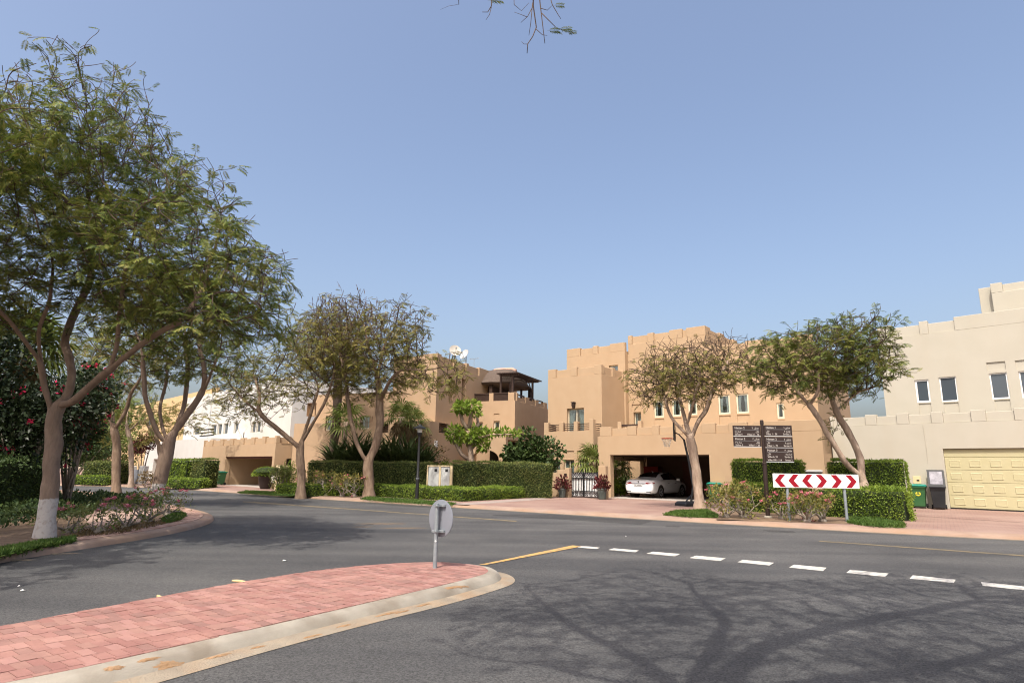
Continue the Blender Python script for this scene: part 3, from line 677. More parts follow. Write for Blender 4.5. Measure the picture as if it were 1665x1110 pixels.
if sum(conv[i].x*conv[(i+1) % len(conv)].y-conv[(i+1) % len(conv)].x*conv[i].y for i in range(len(conv))) < 0: conv = conv[::-1]
def hull(pts):
    pts = sorted({(round(p.x, 4), round(p.y, 4)) for p in pts}); r = []
    for seq in (pts, pts[::-1]):
        s = []
        for p in seq:
            while len(s) > 1 and (s[-1][0]-s[-2][0])*(p[1]-s[-2][1])-(s[-1][1]-s[-2][1])*(p[0]-s[-2][0]) <= 0: s.pop()
            s.append(p)
        r += s[:-1]
    return [Vector(p) for p in r]
conv = hull(conv)
A0, A1 = G(0, 1060, IZ), G(700, 935, IZ); ax = Vector((A1.x-A0.x, A1.y-A0.y)).normalized(); ay = Vector((-ax.y, ax.x)); bl, bw, gp = .105, .205, .005
cand = []
for r_ in range(-13, 14):
    for c_ in range(-48, 116):
        off = (0, .5, .25, .75)[r_ % 4]; c0 = Vector((A0.x, A0.y)) + ax*((c_+off)*bl) + ay*(r_*bw)
        q = [c0, c0+ax*(bl-gp), c0+ax*(bl-gp)+ay*(bw-gp), c0+ay*(bw-gp)]; k = clip(q, conv)
        if len(k) < 3: continue
        ar = abs(sum(k[i].x*k[(i+1) % len(k)].y-k[(i+1) % len(k)].x*k[i].y for i in range(len(k))))/2
        if ar < .0012: continue
        ct = sum(k, Vector((0, 0)))/len(k); x, y, dd = proj((ct.x, ct.y, IZ))
        if x < -160 or y > 1160 or dd < .5: continue
        full = len(k) == 4 and ar > .0197
        vis = -10 < x < 1675 and y < 1118
        cand.append((dd if vis else 99+dd, k, ct, full))
cand.sort(key=lambda t: t[0])
shared = {}
rest = [MB() for _ in range(1)]
for i, (dd, k, ct, full) in enumerate(cand):
    mi = rnd.randrange(5); dz = rnd.uniform(-.0025, .0025)
    if i < 300:
        key = mi if full else None
        if key in shared: o = bpy.data.objects.new('brick', shared[key]); COL.objects.link(o); o.parent = island
        else:
            mb = MB(); c3 = k[0] if full else ct; mb.prism([p - c3 for p in k], -.04, 0, bottom=False); o = mb.build('brick', M['brick%d' % mi], island, bevel=0); 
            if full: shared[key] = o.data
        c3 = k[0] if full else ct
        o.location = (c3.x, c3.y, IZ + dz + .003)
        o.rotation_euler = (rnd.uniform(-.005, .005), rnd.uniform(-.005, .005), 0)
    else:
        rest[0].cm = mi; rest[0].prism(k, IZ-.04, IZ+dz+.003, bottom=False)
o = rest[0].build('brick', [M['brick%d' % i] for i in range(5)], island); o['kind'] = 'stuff'
# ------------------------------------------------------------------ road markings, repairs, dust
def quadpx(name, pts, m, z=.004, label=None): return sheet(name, [G(x, y) for x, y in pts], z, m, label=label)
quadpx('road_marking', [(778, 918.5), (792, 918), (945, 888.5), (931, 886.5)], M['yline'], .009, 'broad yellow line running from the island nose to the dashed line')
for i, q in enumerate([((936, 887.5), (957, 888), (976, 890), (970, 892), (940, 889.8)), ((998, 891), (1039, 894.5), (1033, 897.5), (989, 893.6)), ((1062, 896.5), (1106, 900.2), (1098, 904), (1051, 899.6)), ((1132, 903), (1180, 907.2), (1171, 911.6), (1121, 906.7)),
        ((1208, 909.8), (1259, 914.4), (1251, 919), (1199, 913.6)), ((1291, 917.6), (1344, 922.6), (1338, 928), (1283, 922.2)), ((1382, 926), (1445, 932), (1439, 937.3), (1376, 931)), ((1484, 935), (1554, 942), (1551, 947.5), (1479, 940.4)), ((1595, 945.8), (1690, 955.5), (1690, 962), (1598, 952))]):
    quadpx('road_marking', q, M['ywhite'], .004, 'white dash of the give way line across the side road')
quadpx('road_marking', [(395, 814.8), (420, 815.7), (841, 846.4), (839, 848), (600, 830.1), (395, 816.1)], M['yline2'], .005, 'thin faded yellow line along the villas side of the road')
quadpx('road_marking', [(1333, 878.6), (1700, 904.6), (1700, 906.6), (1331, 880.0)], M['yline2'], .005, 'thin faded yellow line opposite the cream house')
quadpx('asphalt_patch', [(800, 836), (905, 836.8), (1060, 847), (1042, 852.5), (900, 843), (802, 838)], M['patch'], .004)
quadpx('asphalt_patch', [(1082, 854), (1105, 854.6), (1106, 856.8), (1083, 856)], M['patch'], .004)
quadpx('asphalt_patch', [(1240, 861), (1290, 863), (1294, 865.5), (1250, 864)], M['patch'], .004)
def kerb_z(x, y):
    best = (9, 0)
    for i, p in enumerate(IPs):
        d = math.hypot(p.x-x, p.y-y)
        if d < best[0]: best = (d, i)
    d, i = best; a = IPs[max(0, i-1)]; c = IPs[min(len(IPs)-1, i+1)]; t = (c-a).normalized(); q = Vector((x, y)) - IPs[i]; off = abs(q.x*t.y - q.y*t.x)/max(.05, kw(None, i))
    for (o0, z0), (o1, z1) in zip(PROF[:-1], PROF[1:]):
        if off <= o1: return z0 + (z1-z0)*(off-o0)/(o1-o0)
    return .002
def splat(name, px, py, rx, ry, m, seed, label, z=.006, ang=0., conform=False):
    rs = random.Random(seed); c = G(px, py, .07 if conform else 0); n = 44; mb = MB(); ca, sa = math.cos(ang), math.sin(ang); ph = [rs.uniform(0, 6.28) for _ in range(4)]
    hz = (lambda x, y: kerb_z(x, y)) if conform else (lambda x, y: 0)
    rings = []
    for f in (.33, .66, 1):
        ring = []
        for k in range(n):
            a = 2*math.pi*k/n; q = f*(.75 + .10*math.sin(2*a+ph[0]) + .08*math.sin(5*a+ph[1]) + .06*math.sin(9*a+ph[2]) + rs.uniform(-.20, .20)); x, y = rx*q*math.cos(a), ry*q*math.sin(a); X, Y = c.x+x*ca-y*sa, c.y+x*sa+y*ca; ring.append((X, Y, hz(X, Y) + z*(1 if f < .9 else .15) + .004*(1-f)))
        rings.append(ring)
    cz = (c.x, c.y, hz(c.x, c.y)+z+.006)
    for k in range(n):
        j = (k+1) % n; mb.face([cz, rings[0][k], rings[0][j]])
        for a_, b_ in ((0, 1), (1, 2)): mb.face([rings[a_][k], rings[b_][k], rings[b_][j], rings[a_][j]])
    o = mb.build(name, m, None, smooth='all', merge=True); tag(o, label, 'sand', None, 'stuff'); return o
ia = math.atan2(ax.y, ax.x)
for i, (x, y, a, b_) in enumerate([(275, 1075, .15, .025), (240, 1080, .10, .02), (355, 1057, .14, .022), (510, 1023, .13, .02), (630, 990, .2, .028), (560, 1008, .12, .016), (690, 976, .17, .02), (742, 958, .25, .03), (655, 986, .12, .016), (185, 1094, .09, .025), (420, 1042, .09, .014)]):
    splat('blown_sand', x, y, a, b_, M['sand'], i, 'orange sand caught along the concrete kerb of the island', .008, ia, True)
for i, (x, y, a, b_) in enumerate([(620, 851, .9, .35), (660, 858, .7, .25), (590, 856, .4, .15), (20, 911, .4, .1), (105, 900, .3, .05), (880, 812, .2, .05)][:5]):
    splat('blown_sand', x, y, a, b_, M['sandthin'] if i < 3 else M['dust'], 40+i, 'thin patch of orange sand on the asphalt opposite the lamp post' if i < 3 else 'dusty sand at the foot of the planted corner', .005 if i < 3 else .01, .3)
# dust along the island's far edge
o = sweep('road_dust', offset(IPs[2:len(IPs)//3], .10, OUT), [(0, .006), (.2, .005), (.36, .002)], M['dust'], OUT)
o['kind'] = 'structure'
# ------------------------------------------------------------------ houses
class House:
    def __init__(s, name, label, px, py, z, ang, D=None, cat='house'):
        p = G(px, py, z) if D is None else AT(px, py, D)
        s.o = Vector((p.x, p.y, 0)); s.a = ang; s.d = np.array([math.cos(ang), math.sin(ang), 0]); s.n = np.array([-math.sin(ang), math.cos(ang), 0])
        s.root = thing(name, label, cat, s.o, ang); s.gz = z
    def uv(s, px, py, v=0.):
        d = ray(px, py); o = EYEP - np.array(s.o); t = (v - o @ s.n)/(d @ s.n); p = o + d*t; return float(p @ s.d), float(p[2])
    def side(s, px, py, u):                     # on a plane of constant u: (v, z)
        d = ray(px, py); o = EYEP - np.array(s.o); t = (u - o @ s.d)/(d @ s.d); p = o + d*t; return float(p @ s.n), float(p[2])
    def pxhole(s, x0, y0, x1, y1, v, depth=.3, back=True):
        a, b = s.uv(x0, y0, v), s.uv(x1, y1, v); return (min(a[0], b[0]), max(a[0], b[0]), min(a[1], b[1]), max(a[1], b[1]), depth, back)
def grid_wall(mb, u0, u1, z0, z1, v, holes, T):
    """front face with real openings; T maps (u, v, z) to the mesh"""
    us = sorted({u0, u1, *[min(max(h[i], u0), u1) for h in holes for i in (0, 1)]}); zs = sorted({z0, z1, *[min(max(h[i], z0), z1) for h in holes for i in (2, 3)]})
    for i in range(len(us)-1):
        for j in range(len(zs)-1):
            cu, cz = (us[i]+us[i+1])/2, (zs[j]+zs[j+1])/2
            if any(h[0] < cu < h[1] and h[2] < cz < h[3] for h in holes): continue
            mb.face([T(us[i], v, zs[j]), T(us[i+1], v, zs[j]), T(us[i+1], v, zs[j+1]), T(us[i], v, zs[j+1])])
    for a, b, c, d, dp, back in holes:
        if dp <= 0: continue
        c2 = max(c, z0)
        mb.face([T(a, v, c2), T(a, v, d), T(a, v+dp, d), T(a, v+dp, c2)]); mb.face([T(b, v, c2), T(b, v+dp, c2), T(b, v+dp, d), T(b, v, d)]); mb.face([T(a, v, d), T(b, v, d), T(b, v+dp, d), T(a, v+dp, d)])
        if c > z0 + .01: mb.face([T(a, v, c2), T(a, v+dp, c2), T(b, v+dp, c2), T(b, v, c2)])
        if back: mb.face([T(a, v+dp, c2), T(b, v+dp, c2), T(b, v+dp, d), T(a, v+dp, d)])
def block(h, u0, u1, v0, v1, z0, z1, m, holes=(), side_holes=(), name='wall', bevel=.02, top=True, side='r'):
    mb = MB(); grid_wall(mb, u0, u1, z0, z1, v0, list(holes), lambda u, v, z: (u, v, z))
    if side_holes: grid_wall(mb, v0, v1, z0, z1, 0, list(side_holes), lambda a, b, z: (u1 - b, a, z))
    else: mb.face([(u1, v0, z0), (u1, v1, z0), (u1, v1, z1), (u1, v0, z1)])
    mb.face([(u0, v1, z0), (u0, v0, z0), (u0, v0, z1), (u0, v1, z1)]); 
    thru = [q for q in holes if not q[5]]
    if thru: grid_wall(mb, u0, u1, z0, z1, v1, [(q[0], q[1], q[2], q[3], 0, False) for q in thru], lambda u, v, z: (u, v, z))
    else: mb.face([(u1, v1, z0), (u0, v1, z0), (u0, v1, z1), (u1, v1, z1)])
    if top: mb.face([(u0, v0, z1), (u1, v0, z1), (u1, v1, z1), (u0, v1, z1)])
    return mb.build(name, m, h.root, bevel=bevel, seg=2)
def parapet(h, u0, u1, z0, z1, v, mer, m, th=.28, drop=.09, rec=.095, lip=.06, axis='u', flip=1):
    """merlons standing proud of lower recessed panels; mer = [(start, end)] along the run; flip=-1: wall thickness runs to lower v"""
    def bx(mb, a, b, d0, d1, za, zb):
        d0, d1 = v + flip*d0, v + flip*d1; d0, d1 = min(d0, d1), max(d0, d1)
        mb.box(a, b, d0, d1, za, zb) if axis == 'u' else mb.box(d0, d1, a, b, za, zb)
    mer = sorted((max(a, u0), min(b, u1)) for a, b in mer if b > u0 and a < u1); c = u0; first = True
    for a, b in mer + [(u1, u1)]:
        if a - c > .03:
            mb = MB(); bx(mb, c, a, rec, th, z0, z1-drop); mb.build('parapet_panel', m, h.root, bevel=.012, seg=1)
        if b - a > .01:
            mb = MB(); bx(mb, a, b, 0, th, z0, z1); mb.build('merlon', m, h.root, bevel=.012, seg=1)
        c = b
def win(h, hole, v, mull=1, fm='frame', curtain=True, inset=.14, fw=.055, glass='glass', bar=None, name='window', T=None, bottom=True):
    a, b, c, d = hole[:4]; y = v + inset; T = T or (lambda mb: mb); mb = MB()
    mb.box(a, a+fw, y, y+.06, c, d); mb.box(b-fw, b, y, y+.06, c, d); mb.box(a+fw, b-fw, y, y+.06, d-fw, d); mb.box(a+fw, b-fw, y, y+.06, c, c+fw)
    for i in range(mull): x = a + (b-a)*(i+1)/(mull+1); mb.box(x-fw*.5, x+fw*.5, y+.002, y+.058, c+fw, d-fw)
    f = T(mb).build(name, M[fm], h.root, bevel=.006, seg=1)
    mb = MB(); mb.box(a+fw*.6, b-fw*.6, y+.022, y+.034, c+fw*.6, d-fw*.6); T(mb).build('pane', M[glass], f)
    if curtain:
        for s in (0, 1):
            mb = MB(); w_ = (b-a)*.42; x0 = a+.02 if s == 0 else b-.02-w_; n = 14
            for i in range(n):
                def P(i, z): 
                    x = x0 + w_*i/n; t = (z-c)/(d-c); k = (x0 if s == 0 else x0+w_); x = k + (x-k)*(.68+.32*abs(t-.35)/.65) ; return (x, y+.075+.02*math.sin(i*1.7), z)
                for j in range(4):
                    za, zb = c + (d-c)*j/4, c + (d-c)*(j+1)/4; mb.face([P(i, za), P(i+1, za), P(i+1, zb), P(i, zb)])
            T(mb).build('curtain', M['curtain'], f, smooth='all', merge=True)
        mb = MB(); mb.box(a, b, y+.17, y+.18, c, d); T(mb).build('room_shade', M['dark'], f)
    return f
def rails(h, a, b, z0, z1, n, v, m='wood', r=.03, axis='u', post=True):
    for i in range(n):
        z = z0 + (z1-z0)*(i+.5)/n; mb = MB(); t = (z1-z0)/n*.42
        mb.box(a, b, v, v+.05, z-t/2, z+t/2) if axis == 'u' else mb.box(v, v+.05, a, b, z-t/2, z+t/2)
        mb.build('rail', M[m], h.root, bevel=.005, seg=1)
# ============ the large tan villa with the carport (centre)
ANG = math.atan2(-.629, .777)
h = House('tan_villa', 'large tan villa with open carport, balcony tower and stepped crenellated roofline', 990, 808.5, VZ, ANG)
V_BAL, V_TOW, V_B2, V_MAIN = 1.9, 3.1, 6.1, 6.5
T_ = 'tan'
uL = h.uv(975, 808, 0)[0]; uo0, zl = h.uv(992, 739.5, 0); uo1 = h.uv(1152.5, 738, 0)[0]; uR = h.uv(1341, 760, 0)[0]; zpt = h.uv(980, 694, 0)[1]; ztop = zpt
ztot = zpt + .0
zs0 = zpt - .52
# carport front with its opening, roof slab, side and back walls
side_h = []
block(h, uL, uR, 0, .4, -.02, zs0, M[T_], [(uo0, uo1, -.02, zl, .4, False)], top=True)
mer = [h.uv(x, 700, 0)[0] for x in (975, 994, 1020, 1034, 1060, 1071, 1108, 1163, 1163.5, 1186, 1208, 1227)]
parapet(h, uL, uR, zs0, zpt, 0, [(mer[0], mer[1]), (mer[2], mer[3]), (mer[4], mer[5]), (h.uv(1100, 700)[0], h.uv(1109, 700)[0]), (h.uv(1141, 700)[0], h.uv(1163, 700)[0]), (h.uv(1185, 700)[0], h.uv(1215, 700)[0]), (h.uv(1226, 700)[0], uR)], M[T_])
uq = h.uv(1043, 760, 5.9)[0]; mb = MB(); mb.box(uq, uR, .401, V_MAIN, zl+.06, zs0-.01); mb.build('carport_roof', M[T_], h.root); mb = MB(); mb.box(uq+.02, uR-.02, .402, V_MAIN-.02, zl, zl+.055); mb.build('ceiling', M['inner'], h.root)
uc0, uc1 = h.uv(1043, 760, 5.9)[0], h.uv(1049, 760, 5.9)[0]
mb = MB(); mb.box(uc0, uc1, 5.7, 6.0, -.02, zl); mb.build('column', M[T_], h.root, bevel=.02)
mb = MB(); mb.box(uL, uc1, 5.75, 5.95, zl-.3, zl-.001); mb.build('beam', M[T_], h.root, bevel=.02); mb = MB(); mb.box(uc0, uc0+.25, .401, 5.74, zl-.25, zl-.002); mb.build('beam', M[T_], h.root, bevel=.02)
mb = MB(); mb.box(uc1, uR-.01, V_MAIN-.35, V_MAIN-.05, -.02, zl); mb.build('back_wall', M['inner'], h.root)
uw = h.uv(1156, 760, .5)[0]
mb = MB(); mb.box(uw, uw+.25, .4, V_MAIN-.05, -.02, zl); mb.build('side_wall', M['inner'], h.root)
mb = MB(); mb.box(uR-.25, uR, .4, V_MAIN+4, -.02, zs0-.005); mb.build('side_wall', M[T_], h.root, bevel=.02)
mb = MB(); mb.box(uL+.25, uw, -.25, V_MAIN, VZ-.02, VZ+.008); o = mb.build('carport_floor', M['pale'], h.root)
ud0 = h.uv(1110, 750, V_MAIN-.35)[0]
mb = MB(); mb.box(ud0, ud0+.95, V_MAIN-.41, V_MAIN-.352, VZ, VZ+2.15); o = mb.build('door', M['wood2'], h.root, bevel=.01)
mb = MB(); mb.box(ud0+.1, ud0+.16, V_MAIN-.47, V_MAIN-.41, 1.05, 1.1); mb.build('handle', M['chrome'], o)
# small utility hatch low on the facade
a = h.pxhole(1179, 773, 1190, 784, 0); mb = MB(); mb.box(a[0], a[1], -.015, .01, a[2], a[3]); mb.build('hatch', M['tan_old'], h.root, bevel=.004)
hw = h.pxhole(1307, 765, 1345, 776, 0); mb = MB(); mb.box(hw[0], min(hw[1], uR-.1), -.05, .01, hw[3]-.05, hw[3]+.05); mb.build('vent_hood', M['whitem'], h.root, bevel=.01)
mb = MB(); mb.box(hw[0]+.05, min(hw[1], uR-.1)-.05, -.03, .01, hw[2]-.3, hw[3]-.05); mb.build('vent_panel', M['dark'], h.root)
# balcony block
ub0, ub1 = h.uv(884.5, 690, V_BAL)[0], h.uv(964.5, 690, V_BAL)[0]; zb1 = h.uv(930, 700.5, V_BAL)[1]; zbp = h.uv(930, 685, V_BAL)[1]; zbr = h.uv(930, 687.5, V_BAL)[1]
lw = [h.pxhole(x0, 747, x1, 767, V_BAL, .3) for x0, x1 in ((894, 910.5), (916.5, 933.5), (940, 957.5))]
lp = [h.pxhole(x0, 732.6, x1, 746.0, V_BAL, .05) for x0, x1 in ((892.5, 910.5), (915, 933.5), (938.5, 958))]
lw = [(a, b, zz - .15, d, e, f) for (a, b, zz, d, e, f) in lw]
block(h, ub0, ub1, V_BAL, V_TOW+.2, -.02, zb1, M[T_], lw + lp)
for q in lw: win(h, q, V_BAL)
posts = [h.uv(x, 690, V_BAL)[0] for x in (884.5, 891.5, 909, 915, 932.5, 938.5, 963, 968)]
for i in (0, 2, 4): mb = MB(); mb.box(posts[i], posts[i+1], V_BAL, V_BAL+.28, zb1-.01, zbp - (0 if i < 6 else .0)); mb.build('post', M[T_], h.root, bevel=.015, seg=1)
mb = MB(); mb.box(ub1-.3, ub1, V_BAL, V_BAL+.3, zb1-.01, zbp+.12); mb.build('post', M[T_], h.root, bevel=.015, seg=1)
for i, j in ((1, 2), (3, 4), (5, 6)): rails(h, posts[i]-.02, posts[j]+.02 if j < 6 else ub1-.28, zb1+.02, zbr, 4, V_BAL+.12)
rails(h, V_BAL+.3, V_TOW, zb1+.02, zbr, 4, ub1-.16, axis='v'); rails(h, V_BAL+.28, V_TOW, zb1+.02, zbr, 4, ub0+.1, axis='v')
# tower
ut0, ut1 = h.uv(891, 650, V_TOW)[0], h.uv(978.5, 650, V_TOW)[0]; zt = h.uv(978, 592, V_TOW)[1]; zt0 = zt - .62
bd = h.pxhole(921.5, 664.5, 949.5, 700, V_TOW, .35); bd = (bd[0], bd[1], zb1, bd[3], .35, True)
block(h, ut0, ut1, V_TOW, V_MAIN+.1, -.02, zt0, M[T_], [bd])
f = win(h, bd, V_TOW, mull=1, inset=.2, fw=.07, name='balcony_door')
tm = [h.uv(x, 598, V_TOW)[0] for x in (891, 903.5, 928, 937.5, 965.5, 978.5)]
parapet(h, ut0, ut1, zt0, zt, V_TOW, [(ut0, tm[1]), (tm[2], tm[3]), (tm[4], ut1)], M[T_])
sv = [h.side(x, 598, ut1)[0] for x in (984, 996, 999, 1012.5, 1015)]
parapet(h, V_TOW+.281, V_MAIN-.4, zt0, zt, ut1, [(V_TOW+.3, V_TOW+.42), (sv[1], sv[2]+.1), (sv[3], sv[4]+.1)], M[T_], axis='v', flip=-1)
a = h.pxhole(931.5, 655, 936, 661.5, V_TOW); lm = MB(); cx = (a[0]+a[1])/2; lm.box(cx-.09, cx+.09, -.22+V_TOW, V_TOW+.01, a[2]+.05, a[3]); lm.box(cx-.13, cx+.13, V_TOW-.26, V_TOW+.012, a[3], a[3]+.05); lm.box(cx-.06, cx+.06, V_TOW-.19, V_TOW-.01, a[2]-.07, a[2]+.05); lm.build('wall_lantern', M['brownm'], h.root, bevel=.01)
# stair block B2 and main block
u20, u21 = h.uv(921.5, 580, V_B2)[0], h.uv(1016, 580, V_B2)[0]; z2 = h.uv(1012, 556.5, V_B2)[1]; z20 = z2 - .6
wb = h.pxhole(990, 594.5, 1004.5, 606, V_B2, .3); wb = (wb[0], wb[1], wb[2]-.8, wb[3], .3, True)
block(h, u20, u21, V_B2, V_B2+5, -.02, z20, M[T_], [wb]); win(h, wb, V_B2, mull=0)
tm = [h.uv(x, 566, V_B2)[0] for x in (943, 963.5, 971.5, 991.5)]
parapet(h, u20, u21, z20, z2, V_B2, [(u20, tm[0]), (tm[1], tm[2]), (tm[3], u21)], M[T_])
um1 = h.uv(1330, 660, V_MAIN)[0]; zm = h.uv(1225, 553, V_MAIN)[1]; zm0 = zm - .6
uppw = [h.pxhole(x0, y0, x1, y1, V_MAIN, .3) for x0, y0, x1, y1 in ((1063, 651.5, 1079.5, 678), (1092, 649, 1108, 676), (1118, 647.5, 1134, 674), (1167, 642, 1188, 672.5), (1196, 640, 1218.5, 671), (1262, 655, 1276, 680))]
uppp = [(q[0]+.02, q[1]-.0, q[2]-1.0, q[2]-.09, .045, True) for q in uppw]
td = h.pxhole(1030, 670, 1043, 700, V_MAIN, .35); td = (td[0], td[1], zs0, td[3], .35, True); tpn = h.pxhole(1027, 657.5, 1043.5, 668, V_MAIN, .05)
block(h, u21, um1, V_MAIN, V_MAIN+9, -.02, zm0, M[T_], uppw + uppp + [td, tpn])
for q in uppw: win(h, q, V_MAIN, mull=0, fw=.10, inset=.05)
win(h, td, V_MAIN, mull=0, inset=.2, name='terrace_door')
parapet(h, u21, um1, zm0, zm, V_MAIN, [(u21+(um1-u21)*t, u21+(um1-u21)*t+1.1) for t in (0, .22, .45, .68, .93)], M[T_])
# the raised roof storey
uh1 = h.uv(1147, 545, V_MAIN)[0]; zh = h.uv(1014, 547, V_MAIN)[1]; zh0 = zh - .62
block(h, u21+.05, uh1, V_MAIN+.002, V_MAIN+6, zm0+.01, zh0, M[T_])
tm = [h.uv(x, 545, V_MAIN)[0] for x in (1027, 1052.5, 1062.5, 1088, 1110)]
parapet(h, u21+.05, uh1, zh0, zh, V_MAIN+.002, [(u21, tm[0]), (tm[1], tm[2]), (tm[3], tm[3]+.9), (uh1-1.3, uh1)], M[T_])
parapet(h, V_MAIN+.29, V_MAIN+6, zh0, zh, uh1, [(V_MAIN+.3, V_MAIN+.9), (V_MAIN+2.6, V_MAIN+3.4), (V_MAIN+5.2, V_MAIN+6)], M[T_], axis='v', flip=-1)
# terrace rail over the carport
rails(h, h.uv(1010, 690, 2.6)[0], h.uv(1040, 690, 2.6)[0], zpt+.08, zpt+.42, 1, 2.6)
for x in (1008, 1041): a_ = h.uv(x, 690, 2.6)[0]; mb = MB(); mb.box(a_-.12, a_+.12, 2.5, 2.8, zs0-.05, zpt+.5); mb.build('post', M[T_], h.root, bevel=.012)
HT = h
# ---- garden wall and gate in front of the tower (separate things)
gw = House('garden_wall', 'low tan garden wall stepping up beside the black gate', 924, 808.3, VZ, ANG, cat='wall')
w0 = gw.uv(897.5, 800, 0)[0]; w1 = gw.uv(906, 800)[0]; w2 = gw.uv(925.5, 800)[0]; zA, zB, zC = gw.uv(902, 768, 0)[1], gw.uv(912, 763.5)[1], gw.uv(918, 760)[1]
mb = MB(); mb.box(w0, w1, 0, .25, -.02, zA); mb.build('wall', M[T_], gw.root, bevel=.015); mb = MB(); mb.box(w1, w1+.55, -.001, .251, -.02, zB); mb.build('wall', M[T_], gw.root, bevel=.015); mb = MB(); mb.box(w1+.55, w2, -.002, .252, -.02, zC); mb.build('wall', M[T_], gw.root, bevel=.015)
w3 = gw.uv(973.5, 800, 0)[0]; vx = local(gw.root, HT.root.matrix_basis @ Vector((0, 0, 0))) if False else None
gw2u = gw.uv(992, 800, 0)[0]
mb = MB(); mb.box(w3, gw2u-.25, -.02, .28, -.02, gw.uv(984, 757)[1]); mb.build('pier', M[T_], gw.root, bevel=.015)
mb = MB(); nz = gw.uv(918, 772)[1]; nx = gw.uv(919.5, 772)[0]; mb.box(nx-.09, nx+.09, -.03, 0, nz-.08, nz+.09); mb.build('number_plaque', M['brownm'], gw.root)
gate = House('garden_gate', 'black metal double gate backed with pale sheet and circle scrollwork', 926, 808, VZ, ANG, cat='gate')
g0, g1 = gate.uv(926, 790, .1)[0], gate.uv(972.5, 790, .1)[0]; gt = gate.uv(948, 767.5, .1)[1]; gbz = VZ+.04
half = (g1-g0)/2
mb = MB(); mb.box(g0+.05, g1-.05, .16, .165, gbz+.05, gt-.05); mb.build('backing_sheet', M['frame_w'], gate.root)
for s in (0, 1):
    a, b = g0 + s*half + .01, g0 + (s+1)*half - .01; lf = MB(); t = .045
    lf.box(a, a+t, .08, .13, gbz, gt); lf.box(b-t, b, .08, .13, gbz, gt)
    for z in (gbz, gbz+.30, gt-.34, gt-t): lf.box(a+t, b-t, .081, .129, z, z+t)
    fr = lf.build('gate_leaf', M['blackm'], gate.root, bevel=.004, seg=1)
    n = 7
    for i in range(n): x = a+t + (b-a-2*t)*(i+1)/(n+1); mb = MB(); mb.box(x-.017, x+.017, .125, .157, gbz+.30+t, gt-.34); mb.build('bar', M['blackm'], fr)
    for zc, rr in ((gbz+.175, .10), (gt-.15, .115)):
        k = max(3, int((b-a)/.27))
        for i in range(k):
            x = a+t + (b-a-2*t)*(i+.5)/k; mb = MB(); pts = [(x+rr*math.cos(q*math.pi/8), .105, zc+rr*math.sin(q*math.pi/8)) for q in range(17)]; mb.tube(pts, .016, 5, cap=False)
            for q in (math.pi/4, 3*math.pi/4): mb.tube([(x-rr*1.2*math.cos(q), .105, zc-rr*1.2*math.sin(q)), (x+rr*1.2*math.cos(q), .105, zc+rr*1.2*math.sin(q))], .012, 5)
            mb.build('scroll_ring', M['blackm'], fr)
for x in (g0-.03, g1-.03): mb = MB(); mb.box(x, x+.06, .06, .15, VZ-.02, gt+.05); mb.build('gate_post', M['blackm'], gate.root)
# ============ cream house with the yellow garage door (right)
WA = math.atan2(-.707, .707); WZ = .25
h = House('cream_house', 'cream rendered house with yellow panelled garage door and crenellated parapets', 1545, 826.5, WZ, WA)
u0 = h.uv(1352.5, 720)[0]; u1 = h.uv(1900, 720)[0]; zp = h.uv(1590, 666.0)[1]; zp0 = h.uv(1590, 685)[1]
gd = h.pxhole(1531.5, 729.5, 1690, 700, 0, .22, True); ug1 = h.uv(1545, 826)[0] + 4.9
gd = (h.uv(1539, 780)[0], ug1, -.1, h.uv(1533, 729.5)[1], .22, True)
MW = 'cream'
block(h, u0, u1, 0, 7, -.1, zp0, M[MW], [gd])
mx = [h.uv(x, 680)[0] for x in (1352.5, 1379, 1406.5, 1424.5, 1457.5, 1477, 1514, 1533, 1579, 1603, 1650, 1672, 1720, 1745)]
parapet(h, u0, u1, zp0, zp, 0, [(mx[2], mx[3]), (mx[4], mx[5]), (mx[6], mx[7]), (mx[8], mx[9]), (mx[10], mx[11]), (mx[12], mx[13]), (u0, u0+.12)], M[MW], th=.3, rec=.06)
VU = .9
uu0 = h.uv(1433, 600, VU)[0]; zu = h.uv(1640, 503.5, VU)[1]; zu0 = zu - .62
ww = [h.pxhole(*q, VU, .3) for q in ((1486.5, 618, 1514, 653), (1526, 613.5, 1559, 651.5), (1607.5, 607, 1643, 647), (1655.5, 603.5, 1693, 645))]
wp = [h.pxhole(*q, VU, .05) for q in ((1603.5, 589.5, 1636, 600.5), (1650, 586, 1688, 597.5))]
wq = [(q[0]+.06, q[1]-.02, q[2]-1.2, q[2]-.05, .04, True) for q in ww]
block(h, uu0, u1, VU, 9, zp0-.01, zu0, M[MW], ww + wp + wq)
for i, q in enumerate(ww):
    f = win(h, q, VU, mull=0, fm='frame_w', curtain=False, glass='glass_d', inset=.06, fw=.075 if i == 0 else .05)
tm = [h.uv(x, 525, VU)[0] for x in (1448, 1493.5, 1507.5, 1551)]
parapet(h, uu0, u1, zu0, zu, VU, [(uu0, tm[0]), (tm[1], tm[2]), (tm[3], u1)], M[MW], th=.3, rec=.05, drop=.14)
VP_ = 2.6
up0 = h.uv(1590, 480, VP_)[0]; zpp = h.uv(1610, 461.5, VP_)[1]
block(h, up0+.5, u1, VP_, 8, zu0-.2, zpp-.45, M[MW]); block(h, up0, up0+.55, VP_+.35, 8, zu0-.2, zpp-.05, M[MW])
tm = [h.uv(x, 470, VP_)[0] for x in (1604, 1630)]
parapet(h, up0+.5, u1, zpp-.45, zpp, VP_, [(up0+.5, tm[1]), (h.uv(1700, 470, VP_)[0], u1)], M[MW])
